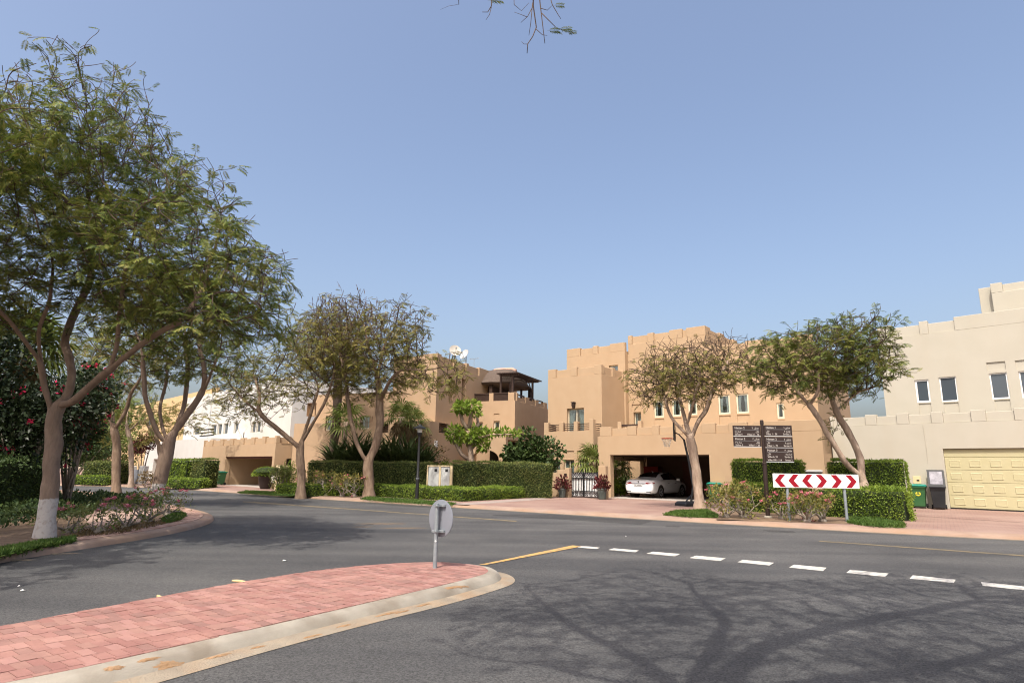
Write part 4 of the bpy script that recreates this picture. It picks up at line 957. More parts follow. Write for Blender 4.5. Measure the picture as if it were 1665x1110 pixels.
# garage door: four rows of raised-edge panels
dw = gd; dr = MB(); dr.box(dw[0], dw[1], .14, .2, WZ+.03, dw[3]-.01); door = dr.build('garage_door', M['gdoor'], h.root)
rows = 4; zb_, ztp = WZ+.04, dw[3]-.36; rh = (ztp-zb_)/rows; ncol = 7; cw = (dw[1]-dw[0])/ncol
mb = MB(); mb.box(dw[0], dw[1], .12, .14, ztp+.012, dw[3]-.012); mb.build('panel', M['gdoor'], door, bevel=.006, seg=1)
for r_ in range(rows):
    mb = MB(); mb.box(dw[0]+.004, dw[1]-.004, .11, .14, zb_+rh*r_+.006, zb_+rh*(r_+1)-.006); mb.build('door_section', M['gdoor'], door, bevel=.008, seg=1)
    for c_ in range(ncol):
        a = dw[0] + cw*(c_+.5); hw_, hh = cw*.28, rh*.27; zc = zb_+rh*(r_+.5); q = MB()
        for e, yy in ((0, .109), (.022, .093), (.04, .099)):
            q.v += [(a-hw_+e, yy, zc-hh+e), (a+hw_-e, yy, zc-hh+e), (a+hw_-e, yy, zc+hh-e), (a-hw_+e, yy, zc+hh-e)]
        for L in (0, 1):
            for i in range(4): j = (i+1) % 4; q.f.append((L*4+i, L*4+j, L*4+4+j, L*4+4+i)); q.m.append(0)
        q.f.append((8, 9, 10, 11)); q.m.append(0); q.build('panel', M['gdoor'], door)
mb = MB(); mb.box(dw[0], dw[1], .10, .17, WZ-.02, WZ+.035); mb.build('door_seal', M['blackm'], door)
zhat = h.pxhole(1484, 773.5, 1498, 786, 0); mb = MB(); mb.box(zhat[0], zhat[1], -.02, .01, zhat[2], zhat[3]); mb.build('meter_box', M['stone_y'], h.root, bevel=.005)
mb = MB(); mb.box(zhat[0]+.14, zhat[0]+.24, -.04, -.02, zhat[2]+.12, zhat[2]+.17); mb.build('lock', M['blackm'], h.root)
# thin surface conduit
cu = h.uv(1502, 700)[0]; mb = MB(); mb.tube([(cu, -.012, zp0-.05), (cu+.02, -.012, zp0-1.2), (cu+.01, -.012, zp0-1.7)], .008, 5); mb.build('conduit', M['cream'], h.root)
HW = h
rp = [HW.root.matrix_basis]
def wl(hh, u, v, z=0): 
    return Vector((hh.o.x + hh.d[0]*u + hh.n[0]*v, hh.o.y + hh.d[1]*u + hh.n[1]*v, z))
# sloping paved drive up to that house
mb = MB(); a, b = wl(HW, gd[0]-2.6, -.0), wl(HW, u1, 0); c_, d_ = wl(HW, u1, -6), wl(HW, gd[0]-2.2, -4.2)
mb.face([(a.x, a.y, WZ), (d_.x, d_.y, VZ+.006), (c_.x, c_.y, VZ+.006), (b.x, b.y, WZ)]); o = mb.build('driveway', M['drive']); o['kind'] = 'structure'
# ============ older sandy villa in the middle, behind the hedges
MA = math.atan2(-.405, .914); MT = 'tan_old'
h = House('sandy_villa', 'sandy villa with thatched roof terrace, satellite dishes and arched porch behind hedges', 836, 760, VZ, MA, D=44.)
zT = h.uv(836, 637.5)[1]; zTs = h.uv(836, 650.5)[1]
c0 = h.uv(768, 660, 0)[0]
tw = [h.pxhole(*q, 0, .3) for q in ((774, 686, 784.5, 708), (802.5, 684, 812, 703))]; tp = [h.pxhole(803, 672.2, 812, 675, 0, .05), h.pxhole(773, 674, 783, 677, 0, .05)]
block(h, c0-.5, 0, 0, 14, -.02, zTs, M[MT], tw + tp)
for q in tw: win(h, q, 0, mull=0, fw=.09)
# terrace edge: posts and dark louvred slat screens
for x0, x1 in ((795, 802), (826, 836)): a, b = h.uv(x0, 645)[0], h.uv(x1, 645)[0]; mb = MB(); mb.box(a, min(b, 0), 0, .3, zTs-.01, zT); mb.build('post', M[MT], h.root, bevel=.015)
for x0, x1 in ((769, 795), (802, 826)):
    a, b = h.uv(x0, 645)[0], h.uv(x1, 645)[0]; zlow = zTs-.0; mb = MB(); mb.box(a, b, .16, .2, zlow, zT-.06); fr = mb.build('louvre_screen', M['wood'], h.root)
    for i in range(7): z = zlow + (zT-.08-zlow)*i/7; mb = MB(); mb.box(a+.01, b-.01, .1, .155, z+.03, z+.13); mb.build('slat', M['wood'], fr)
    mb = MB(); mb.box(a, b, .06, .3, zT-.06, zT+.02); mb.build('handrail', M['wood'], h.root)
mers = [h.side(x, 645, 0)[0] for x in (836, 842, 855, 861, 871, 876, 885, 890)]
for i in range(0, 8, 2): a, b = mers[i], mers[i+1]; mb = MB(); mb.box(-.3, 0, max(a, .3) if i == 0 else a, max(b, .6), zTs-.01, zT-.12 if i else zT); mb.build('merlon', M[MT], h.root, bevel=.015)
for i in range(1, 7, 2): mb = MB(); mb.box(-.3, -.03, mers[i], mers[i+1], zTs-.01, zTs+.28); mb.build('parapet_panel', M[MT], h.root); mb = MB(); mb.box(-.2, -.1, mers[i], mers[i+1], zTs+.45, zTs+.53); mb.build('rail', M['wood'], h.root)
# tall stair tower whose corner is nearest at pixel column 712
cu = h.uv(770, 660, 0)[0]; vv, zz = h.side(712, 574, cu); zTt = zz; zt0 = zTt-.65
tl = h.uv(640, 600, vv)[0]
sidew = [(0, 0)]
s1 = [h.side(x, 620, cu) for x in (730, 736.5, 751, 757)]
sh = [(s1[0][0], s1[1][0], h.side(733, 650, cu)[1], h.side(733, 612, cu)[1], .3, True), (s1[2][0], s1[3][0], h.side(754, 650, cu)[1], h.side(754, 616, cu)[1], .3, True)]
block(h, tl, cu, vv, 8, -.02, zt0, M[MT], [], sh)
parapet(h, tl, cu, zt0, zTt, vv, [(cu-1.2, cu), (cu-3.2, cu-2.4), (tl, tl+.8)], M[MT])
sm = [h.side(x, 585, cu)[0] for x in (712, 718, 738.5, 742.5, 759, 763, 780, 790)]
parapet(h, vv+.281, 7.9, zt0, zTt, cu, [(vv+.29, sm[1]), (sm[2], sm[3]), (sm[4], sm[5]), (sm[6], 7.9)], M[MT], axis='v', flip=-1)
# lower block with balcony slots
lv_, lz = h.side(698.5, 684, cu+.35); lz0 = lz
ll = h.uv(478, 700, lv_)[0]
slots = [h.pxhole(x0, 688.5, x1, 703, lv_, .5) for x0, x1 in ((621, 631), (642.5, 653), (662, 676))]
sslots = [(h.side(x0, 695, cu+.35)[0]-0, h.side(x1, 695, cu+.35)[0], h.side(720, 704, cu+.35)[1], h.side(720, 688, cu+.35)[1], .5, True) for x0, x1 in ((714, 728), (742.5, 756))]
lwn = [h.pxhole(x0, y0, x1, y1, lv_, .3) for x0, y0, x1, y1 in ((586, 676, 600, 697), (530, 676, 540, 700))]
block(h, ll, cu+.35, lv_, 5.5, -.02, lz0, M[MT], slots + lwn, sslots)
for q in lwn: win(h, q, lv_, mull=0, fw=.08)
for q in slots: rails(h, q[0], q[1], q[2], q[3], 4, lv_+.1)
for q in sslots: rails(h, q[0], q[1], q[2], q[3], 4, cu+.2, axis='v')
bxv = h.side(708, 721, cu+.35); mb = MB(); mb.box(cu+.35, cu+.42, bxv[0]-.15, bxv[0]+.15, bxv[1]-.2, bxv[1]+.2); mb.build('meter_box', M['frame_w'], h.root)
# second storey of the left part
zm_ = h.uv(560, 640, lv_+1.5)[1]; block(h, ll+.4, tl, lv_+1.5, 6, lz0-.3, zm_, M[MT], [h.pxhole(x0, 655, x0+13, 676, lv_+1.5, .3) for x0 in (500, 560)])
# arched porch
pv = -3.2; pa, pb = h.uv(763, 740, pv)[0], h.uv(822, 740, pv)[0]; pz = h.uv(800, 708, pv)[1]
ac, _ = h.uv(789, 740, pv); ar_ = h.uv(811, 740, pv)[0] - ac; az = h.uv(789, 731, pv)[1]
mb = MB(); n = 16; arc = [(ac + ar_*math.cos(math.pi - math.pi*i/n), az - ar_*.62 + ar_*.62*math.sin(math.pi*i/n)) for i in range(n+1)]
outl = [(pa, -.02), (arc[0][0], -.02)] + arc + [(arc[-1][0], -.02), (pb, -.02), (pb, pz), (pa, pz)]
k = len(outl); mb.v = [(x, pv, z) for x, z in outl] + [(x, pv+.35, z) for x, z in outl]; mb.f = [tuple(range(k)), tuple(range(2*k-1, k-1, -1))] + [(i, (i+1) % k, k+(i+1) % k, k+i) for i in range(k)]; mb.m = [0]*len(mb.f)
mb.build('arched_porch', M[MT], h.root, merge=True)
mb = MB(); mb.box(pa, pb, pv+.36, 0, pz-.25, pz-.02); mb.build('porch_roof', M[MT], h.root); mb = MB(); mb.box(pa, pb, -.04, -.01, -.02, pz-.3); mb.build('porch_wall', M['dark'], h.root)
HM = h
# thatched gazebo on the terrace with a flat pergola beside it
gx0, gx1 = h.uv(767, 640, 1.2)[0], h.uv(832, 640, 1.2)[0]; gv0, gv1 = 1.2, 5.6; ze = h.uv(800, 622, 1.2)[1]; zr = h.uv(800, 601, 2.8)[1]
gz = thing('thatched_gazebo', 'dark thatched gazebo with pinkish ridge on the roof terrace', 'gazebo', wl(h, (gx0+gx1)/2, (gv0+gv1)/2, zTs), MA)
hx, hy = (gx1-gx0)/2, (gv1-gv0)/2; dz = ze - zTs; dr_ = zr - zTs
mb = MB(); sec = []
for t, sx, sy, zf in ((0, 1.0, 1.0, -.10), (.02, 1.05, 1.05, .02), (.3, .93, .9, .30), (.6, .78, .7, .62), (.85, .62, .5, .90), (1, .48, .28, 1.0)):
    n = 28; ring = []
    for i in range(n):
        a = 2*math.pi*i/n; ca, sa = math.cos(a), math.sin(a); e = .55; ring.append((hx*sx*abs(ca)**e*(1 if ca > 0 else -1), hy*sy*abs(sa)**e*(1 if sa > 0 else -1), dz + zf*(dr_-dz) + rnd.uniform(-.03, .03)))
    sec.append(ring)
for r_ in sec: mb.v += r_
n = 28
for i in range(len(sec)-1):
    for j in range(n): mb.f.append((i*n+j, i*n+(j+1) % n, (i+1)*n+(j+1) % n, (i+1)*n+j)); mb.m.append(0)
mb.f.append(tuple(range((len(sec)-1)*n, len(sec)*n))); mb.m.append(0); mb.f.append(tuple(range(n-1, -1, -1))); mb.m.append(0)
rf = mb.build('thatch_roof', M['thatch'], gz, smooth=True, angle=60)
mb = MB(); mb.tube([(-hx*.66, 0, dr_-.12), (-hx*.4, 0, dr_+.02), (hx*.4, 0, dr_+.02), (hx*.62, 0, dr_-.12)], [.16, .2, .2, .16], 8); mb.build('ridge_cap', M['thatch_cap'], rf, smooth='all')
for sx in (-.88, -.1, .88):
    for sy in (-.85, .85): mb = MB(); mb.box(hx*sx-.12, hx*sx+.12, hy*sy-.12, hy*sy+.12, 0, dz); mb.build('post', M['wood'], gz)
mb = MB(); mb.box(-hx*.95, -hx*.25, -hy*.5, hy*.8, 0, dz-.05); mb.build('screen', M['wood'], gz)
pg = thing('roof_pergola', 'flat dark timber pergola beside the thatched gazebo', 'pergola', wl(h, h.uv(836, 640, .6)[0], .6, zTs), MA)
zpg = h.uv(832, 610, .6)[1]-zTs; xw = 0; x_l = h.uv(812, 612, .6)[0] - h.uv(836, 640, .6)[0]
for a, b in ((x_l, .3), (-.25, .3), (-.25, 4.2), (x_l, 4.2)): mb = MB(); mb.box(a-.07, a+.07, b-.07, b+.07, 0, zpg); mb.build('post', M['wood'], pg)
for y in (.3, 4.2): mb = MB(); mb.box(x_l-.1, .25, y-.06, y+.06, zpg, zpg+.12); mb.build('beam', M['wood'], pg)
for i in range(12): x = x_l-.1 + i*(.4-x_l)/11; mb = MB(); mb.box(x-.05, x+.05, -.2, 4.7, zpg+.12, zpg+.2); mb.build('rafter', M['wood'], pg)
mb = MB(); mb.tube([(-.25, 4.2, zpg-.9), (-.25, 3.3, zpg)], .05, 5); mb.build('brace', M['wood'], pg)
def dish(label, px, py, r, m, host, v, tilt, az, zfoot):
    u, z = host.uv(px, py, v); p = wl(host, u, v, zfoot); root = thing('satellite_dish', label, 'satellite dish', p, az, 'satellite dishes'); hh = z - zfoot
    mb = MB(); prof = [(r*t, .16*r*t*t*1.6) for t in (0.001, .25, .5, .75, 1)] + [(r*.99, .16*r*1.6-.02), (r*.5, .03*r), (.001, -.02)]
    mb.lathe(prof, 24); mb.xf(Matrix.Translation((0, -.12, hh)) @ Matrix.Rotation(math.radians(90-tilt), 4, 'X')); mb.build('reflector', M[m], root, smooth=True, angle=60)
    mb = MB(); mb.tube([(0, 0, -.02), (0, 0, hh)], .04, 8); mb.build('mast', M['galv'], root)
    mb = MB(); mb.tube([(0, -.15, hh-r*.8), (0, -.15-r*.75, hh+.15)], .015, 5); mb.box(-.05, .05, -.2-r*.8, -.1-r*.75, hh+.1, hh+.22); mb.build('feed_arm', M['galv'], root)
dish('white satellite dish on the parapet of the sandy villa, the larger of the pair', 739, 571, .44, 'dish', HM, vv+4.0, 20, .35, zt0)
dish('grey satellite dish on the parapet of the sandy villa, seen from its back', 758, 577, .42, 'dish_g', HM, vv+5.6, 25, -.75, zt0)
mb = MB(); u_, z_ = h.uv(771, 584, 5); an = thing('roof_aerial', 'thin aerial on the parapet beside the grey satellite dish', 'aerial', wl(h, u_, 5, zt0)); mb.tube([(0, 0, 0), (0, 0, z_-zt0)], .02, 5); mb.build('mast', M['galv'], an); mb = MB(); mb.tube([(-.4, 0, z_-zt0), (.4, 0, z_-zt0+.1)], .02, 5)
for i in range(4): mb.tube([(-.3+i*.2, -.2, z_-zt0+.02+i*.02), (-.3+i*.2, .2, z_-zt0+.02+i*.02)], .012, 4)
mb.build('boom', M['galv'], an)
# ============ tan house with carport (left)
LA = math.atan2(-.72, .70)
h = House('tan_carport_house', 'single storey tan carport wing with crenellated parapet beside the white house', 442, 793.5, VZ, LA)
lu0 = h.uv(328, 750)[0]; lz = h.uv(442, 708.5)[1]; lz0 = lz-.5; lo = h.pxhole(367, 742.5, 437.5, 800, 0, .4, False); lo = (lo[0], lo[1], -.02, lo[3], .4, False)
vr = h.side(537, 720, 0)[0]
so_ = h.side(466, 745, 0); so2 = h.side(529, 745, 0); shl = [(so_[0], so2[0], -.02, so_[1], .3, False)]
block(h, lu0, 0, 0, .4, -.02, lz0, M['tan'], [lo])
mb = MB(); grid_wall(mb, .4, vr, -.02, lz0, 0, shl, lambda a, b, z: (0 - b, a, z)); mb.face([(-.3, .4, -.02), (-.3, vr, -.02), (-.3, vr, lz0), (-.3, .4, lz0)][::-1]) if False else None
mb.build('wall', M['tan'], h.root)
mm = [h.uv(x, 715)[0] for x in (330, 341, 346, 358, 363, 374, 379, 390.5, 396, 408, 413.5, 426, 431, 442)]
parapet(h, lu0, 0, lz0, lz, 0, [(mm[i], mm[i+1]) for i in range(1, 13, 2)] + [(lu0, lu0+.1), (-.3, 0)], M['tan'])
sp_ = [h.side(x, 715, 0)[0] for x in (470, 474, 502, 506, 531, 537)]
parapet(h, .281, vr, lz0, lz, 0, [(sp_[0], sp_[1]), (sp_[2], sp_[3]), (sp_[4], vr)], M['tan'], axis='v', flip=-1)
mb = MB(); mb.box(lu0, -.0, .4, vr, lz0-.12, lz0-.01); mb.build('carport_roof', M['tan'], h.root)
mb = MB(); mb.box(lu0, -.01, 5.2, 5.4, -.02, lz0-.12); mb.build('back_wall', M['tan_old'], h.root)
mb = MB(); mb.box(lo[0]-.3, lo[0]-.05, .4, 5.2, -.02, lz0-.12); mb.build('side_wall', M['tan'], h.root)
mb = MB(); mb.box(lo[0]+.9, lo[0]+2.9, 5.1, 5.198, VZ, 2.5); mb.build('door', M['stone_y'], h.root, bevel=.01)
mb = MB(); mb.box(-.75, -.25, 5.1, 5.198, 1.1, 2.3); mb.build('window', M['dark'], h.root)
mb = MB(); mb.box(lo[0]+.02, lo[1]-.02, .1, .34, lo[3]-.12, lo[3]-.002); mb.build('shutter_box', M['wood2'], h.root)
for i in range(5):
    a = so_[0] + (so2[0]-so_[0])*i/5; b = so_[0] + (so2[0]-so_[0])*(i+1)/5; mb = MB(); mb.box(-.26, -.2, a+.04, b-.04, 0, so_[1]-.05); mb.build('timber_panel', M['wood2' if i else 'brownm'], h.root, bevel=.01)
mb = MB(); mb.box(lu0, 0-.4, -.25, 5.2, VZ-.02, VZ+.008); mb.build('carport_floor', M['pale'], h.root)
HL = h
# ============ white house further left
h = House('white_villa', 'white villa with crenellated upper wall and small grouped windows beyond the tan carport', 322, 793, VZ, LA, D=55.)
zw = h.uv(322, 713)[1]; a0 = h.uv(236, 740)[0]; a1 = h.uv(341, 740)[0]
wo = h.pxhole(250, 746, 268, 800, 0, 1.2, True); wo = (wo[0], wo[1], -.02, wo[3], 1.2, True)
block(h, a0, a1, 0, 6, -.02, zw, M['white'], [wo])
mb = MB(); mb.box(wo[0]+.2, wo[1]-.1, .8, .84, 0, wo[3]-.3); mb.build('door', M['stone_y'], h.root)
b0 = h.uv(306, 640, 3.)[0]; b1 = h.uv(477, 640, 3.)[0]; zu_ = h.uv(420, 622, 3.)[1]
wh = [h.pxhole(x, y, x+5.5, y+17, 3., .3) for x, y in ((345, 690), (354, 689), (364, 688), (381, 687), (409, 686), (417, 685))] + [h.pxhole(315, 696, 324, 706, 3., .3)]
block(h, b0, b1, 3., 14, 3.3, zu_-.4, M['white'], wh)
for q in wh: win(h, q, 3., mull=0, curtain=False, glass='glass_d', fw=.06)
parapet(h, b0, b1, zu_-.4, zu_, 3., [(b0+i*1.9, b0+i*1.9+.7) for i in range(16)], M['white'])
rails(h, h.uv(322, 712, .0)[0], a1, zw+.1, zw+.9, 3, .1, m='blackm')
for i, x in enumerate((341.,)): u_ = h.uv(x, 680, 2.95)[0]; mb = MB(); mb.tube([(u_, 2.95, zw), (u_, 2.95, zu_-.5)], .03, 5); mb.build('drainpipe', M['dish_g'], h.root)
HX = h
dish('white satellite dish behind the tan carport parapet, low on the roof', 397, 701, .62, 'dish', HL, 2.0, 30, LA+.2, lz0)
# ============ yellow villa far behind the street trees
h = House('yellow_villa', 'yellow ochre villa seen far off between the tree trunks', 330, 785, VZ, LA, D=66.)
a0 = h.uv(150, 700)[0]; a1 = h.uv(345, 700)[0]; z1_ = h.uv(300, 648)[1]
yw = [h.pxhole(x, 672, x+8, 690, 0, .3) for x in (165, 205, 240)]
block(h, a0, a1, 0, 12, -.02, z1_, M['yellow'], yw)
for q in yw: win(h, q, 0, mull=0, curtain=False, glass='glass_d')
parapet(h, a0, a1, z1_, z1_+.6, 0, [(a0+i*2.6, a0+i*2.6+1) for i in range(9)], M['yellow'])
gt_ = House('garden_wall', 'white garden wall with a grey gate leaf beside the white villa', 232, 789, VZ, LA, D=47., cat='wall')
for x0, x1, y in ((192, 206, 762), (206, 213, 757), (224, 232, 757)): a, b = gt_.uv(x0, 780)[0], gt_.uv(x1, 780)[0]; mb = MB(); mb.box(a, b, 0, .3, -.02, gt_.uv(x0, y)[1]); mb.build('pier', M['white'], gt_.root, bevel=.02)
a, b = gt_.uv(213, 780)[0], gt_.uv(224, 780)[0]; mb = MB(); mb.box(a, b, .1, .16, .1, gt_.uv(218, 763)[1]); mb.build('gate_leaf', M['signback'], gt_.root)
# ------------------------------------------------------------------ street furniture
def text(s, size, x, z, parent, align='LEFT', y=-.004, m='letters', sx=1.):
    c = bpy.data.curves.new('lettering', 'FONT'); c.body = s; c.size = size; c.align_x = align; c.extrude = .0015; c.resolution_u = 2
    t = bpy.data.objects.new('lettering', c); COL.objects.link(t); dg = bpy.context.evaluated_depsgraph_get(); me = bpy.data.meshes.new_from_object(t.evaluated_get(dg)); bpy.data.objects.remove(t)
    me.materials.clear(); me.materials.append(M[m]); o = bpy.data.objects.new('lettering', me); COL.objects.link(o); o.parent = parent; o.location = (x, y, z); o.rotation_euler = (math.pi/2, 0, 0); o.scale = (sx, 1, 1); return o
# round sign on the island, seen from behind
p = G(707, 923.5, IZ); D = p.y; t = thing('round_sign', 'round traffic sign seen from its grey back on a steel pole on the brick island', 'traffic sign', p, 0)
def zat(px, py, Y): return AT(px, py, Y).z
zc = zat(715.5, 841.5, D+.1) - IZ; ztp = zat(713, 819, D) - IZ; R = .5*(zat(715, 811, D+.1) - zat(715, 871.5, D+.1))
mb = MB(); mb.tube([(0, 0, -.05), (0, 0, ztp)], .032, 14); mb.lathe([(.033, ztp), (.033, ztp+.008), (.01, ztp+.012)], 14); mb.build('pole', M['galv'], t, smooth=True)
mb = MB(); n = 40; mb.lathe([(.001, 0), (R-.02, 0), (R, .004), (R, .014), (R-.02, .012), (.001, .012)], n); TW = Matrix.Rotation(math.radians(-43), 4, 'Z'); mb.xf(TW @ Matrix.Translation((.0, .075, zc)) @ Matrix.Rotation(math.radians(-90), 4, 'X')); mb.build('sign_plate', M['signback'], t, smooth=True, angle=30)
for zz in (zc+.19, zc-.19):
    mb = MB(); mb.box(-.055, .125, .036, .068, zz-.018, zz+.018); mb.box(-.05, .05, -.040, -.030, zz-.016, zz+.016); mb.box(-.058, -.046, -.045, .04, zz-.016, zz+.016); mb.box(.046, .058, -.045, .04, zz-.016, zz+.016); mb.xf(TW); mb.build('clamp', M['galv'], t, bevel=.003)
    mb = MB(); mb.tube([(.052, -.055, zz), (.075, -.055, zz)], .011, 6); mb.xf(TW); mb.build('bolt', M['galv'], t)
mb = MB(); mb.lathe([(.014, 0), (.012, .003), (.001, .004)], 12); mb.xf(Matrix.Translation((.0, -.0325, zat(708, 879, D)-IZ)) @ Matrix.Rotation(math.radians(90), 4, 'X')); mb.build('sticker', M['signw'], t)
# brown direction sign
p = G(1249, 841.5, VZ); Y = p.y; t = thing('direction_sign', 'dark brown street direction sign with five lettered boards on one pole', 'direction sign', p, math.radians(-4))
Z = lambda py, px=1243: zat(px, py, Y) - VZ
mb = MB(); mb.tube([(0, 0, -.05), (0, 0, Z(754)), (0, 0, Z(754)+.001)], [.075, .07, .07], 14); mb.tube([(0, 0, Z(754)), (0, 0, Z(684))], [.052, .052], 14); mb.build('pole', M['brownm'], t, smooth=True)
mb = MB(); mb.lathe([(.06, Z(754)-.03), (.085, Z(754)-.01), (.085, Z(754)+.02), (.056, Z(754)+.04)], 16); mb.build('collar', M['brownm'], t, smooth=True)
mb = MB(); mb.lathe([(.05, Z(690)), (.062, Z(690)+.01), (.062, Z(684)), (.04, Z(684)+.03), (.001, Z(684)+.035)], 14); mb.build('finial', M['brownm'], t, smooth=True)
mb = MB(); mb.lathe([(.14, -.02), (.13, .05), (.09, .07)], 14); mb.build('footing', M['concrete'], t, smooth=True)
HAT = '\uFEE5\uFE8E\uFE98\uFEEB'; SHA = '\uFEC9\uFEAD\uFE8E\uFEB7'; FIL = '\uFEDE\uFEE0\uFED3'
boards = [(-1, 691.5, 708, 'Hattan 2', '\u0662', 'Street 4', 'Villas 21 - 76', '\u0664'), (-1, 709.5, 725.3, 'Hattan 2', '\u0662', 'Street 3', 'Villas 1 - 20', '\u0663'),
          (1, 691.3, 708.3, 'Hattan 1', '\u0661', 'Street 2', 'Villas 1 - 36', '\u0662'), (1, 710, 727, 'Hattan 2', '\u0662', 'Street 4', 'Villas 1 - 71', '\u0664'), (1, 728, 750, 'Hattan 3', '\u0663', 'Street 5', 'Villas 6, 21', '\u0665')]
BW = 1.0*(AT(1291, 700, Y).x - AT(1247, 700, Y).x)
for sd_, y0, y1, nm, num, st_, vl, stn in boards:
    za, zb = Z(y0, 1243+25*sd_), Z(y1, 1243+25*sd_); x0, x1 = (.06, .06+BW) if sd_ > 0 else (-.06-BW, -.06); hb = za-zb
    mb = MB(); mb.box(x0, x1, -.015, .025, zb, za); bo = mb.build('sign_board', M['brownm'], t, bevel=.006)
    mb = MB(); mb.box(x0+.01, x1-.01, -.01, .02, zb-.028, zb-.004); mb.build('trim', M['dish_g'], bo)
    s = .098; m_ = .06; lh = min(hb*.33, .115)
    text(nm, s, x0+m_, za-lh, bo, y=-.017); text(num + ' ' + HAT, s*.9, x1-m_, za-lh, bo, 'RIGHT', y=-.017)
    mb = MB(); mb.box(x0+m_, x1-m_, -.018, -.014, za-lh-.035, za-lh-.03); mb.build('rule_line', M['dish_g'], bo)
    rt, lt = (st_, vl) if sd_ > 0 else (vl, st_)
    text(FIL if sd_ > 0 else stn + ' ' + SHA, s*.8, x0+m_, za-2.05*lh, bo, y=-.017); text(stn + ' ' + SHA if sd_ > 0 else FIL, s*.8, x1-m_, za-2.05*lh, bo, 'RIGHT', y=-.017)
    text(lt, s*.88, x0+m_, za-2.9*lh, bo, y=-.017, sx=.92); text(rt, s*.88, x1-m_, za-2.9*lh, bo, 'RIGHT', y=-.017, sx=.92)
    if y1 > 740: text('Villas 100 - 114', s*.85, x0+m_, za-3.85*lh, bo, y=-.017, sx=.9); text('Street 2', s*.85, x1-m_, za-3.85*lh, bo, 'RIGHT', y=-.017, sx=.9)
# red and white chevron board
pl_, pr_ = G(1285, 847, VZ), G(1379, 848.5, VZ); c = (pl_+pr_)/2; ang = math.atan2(pr_.y-pl_.y, pr_.x-pl_.x); t = thing('chevron_sign', 'long white board with red chevrons pointing both ways on two steel posts', 'traffic sign', c, ang)
sep = (pr_-pl_).length; cx0 = AT(1257, 780, c.y); cx1 = AT(1395.5, 780, c.y); zt_, zb_ = zat(1326, 770.3, c.y)-VZ, zat(1328, 793, c.y)-VZ; xa = (cx0.x-c.x); xb = (cx1.x-c.x)
for x in (-sep/2, sep/2): mb = MB(); mb.tube([(x, .05, -.05), (x, .05, zt_-.03)], .045, 12); mb.build('post', M['galv'], t, smooth=True)
for x0, x1 in ((xa, xa+(xb-xa)*.308), (xa+(xb-xa)*.311, xb)): mb = MB(); mb.box(x0, x1, -.02, .005, zb_, zt_); mb.build('board', M['signw'], t, bevel=.004)
for z_ in (zb_+.07, zt_-.07): mb = MB(); mb.box(xa+.1, xb-.1, .006, .03, z_-.02, z_+.02); mb.build('stiffener', M['galv'], t)
hb = zt_-zb_; mz = .02
for i, (f0, s) in enumerate([(.02, -1), (.177, -1), (.337, -1), (.50, 1), (.673, 1), (.845, 1)]):
    L = (xb-xa); tx = .065*L; dx = .062*L; x = xa + f0*L; a = [(0, .5), (dx, 1), (dx+tx, 1), (tx, .5), (dx+tx, 0), (dx, 0)]
    P = [(x + (q if s < 0 else dx+tx-q), zb_+mz+(hb-2*mz)*r_) for q, r_ in a]; mb = MB(); yv = -.0215 if s < 0 else -.0215
    for idx in ((0, 1, 2, 3), (0, 3, 4, 5)): mb.face([(P[j][0], yv, P[j][1]) for j in (idx if s > 0 else idx[::-1])])
    mb.build('chevron', M['signr'], t, merge=True)
# black lamp post
p = G(677.5, 812, VZ); Y = p.y; t = thing('street_lamp', 'black street lamp with wide hat shade standing by the low hedge', 'street lamp', p, 0); Z = lambda py: zat(679, py, Y)-VZ
mb = MB(); mb.lathe([(.085, -.05), (.085, Z(777)), (.095, Z(777)+.01), (.095, Z(776)+.03), (.065, Z(775)+.06), (.055, Z(709)), (.06, Z(708))], 16); mb.build('pole', M['blackm'], t, smooth=True)
mb = MB(); mb.lathe([(.087, Z(777.5)-.02), (.089, Z(777.5)-.02), (.089, Z(777.5)+.02), (.087, Z(777.5)+.02)], 16); mb.build('band', M['galv'], t)
mb = MB(); mb.lathe([(.055, Z(709)), (.11, Z(706)), (.13, Z(703.5)), (.13, Z(703))], 18); mb.build('lamp_socket', M['blackm'], t, smooth=True)
mb = MB(); mb.lathe([(.10, Z(703.4)), (.115, Z(700)), (.125, Z(697.2))], 18); mb.build('lamp_glass', M['lampglass'], t, smooth=True)
mb = MB(); mb.lathe([(.12, Z(697)), (.33, Z(696.6)), (.335, Z(696)), (.2, Z(693.5)), (.09, Z(691.8)), (.07, Z(690)), (.02, Z(688.8))], 28); mb.build('lamp_shade', M['blackm'], t, smooth=True)
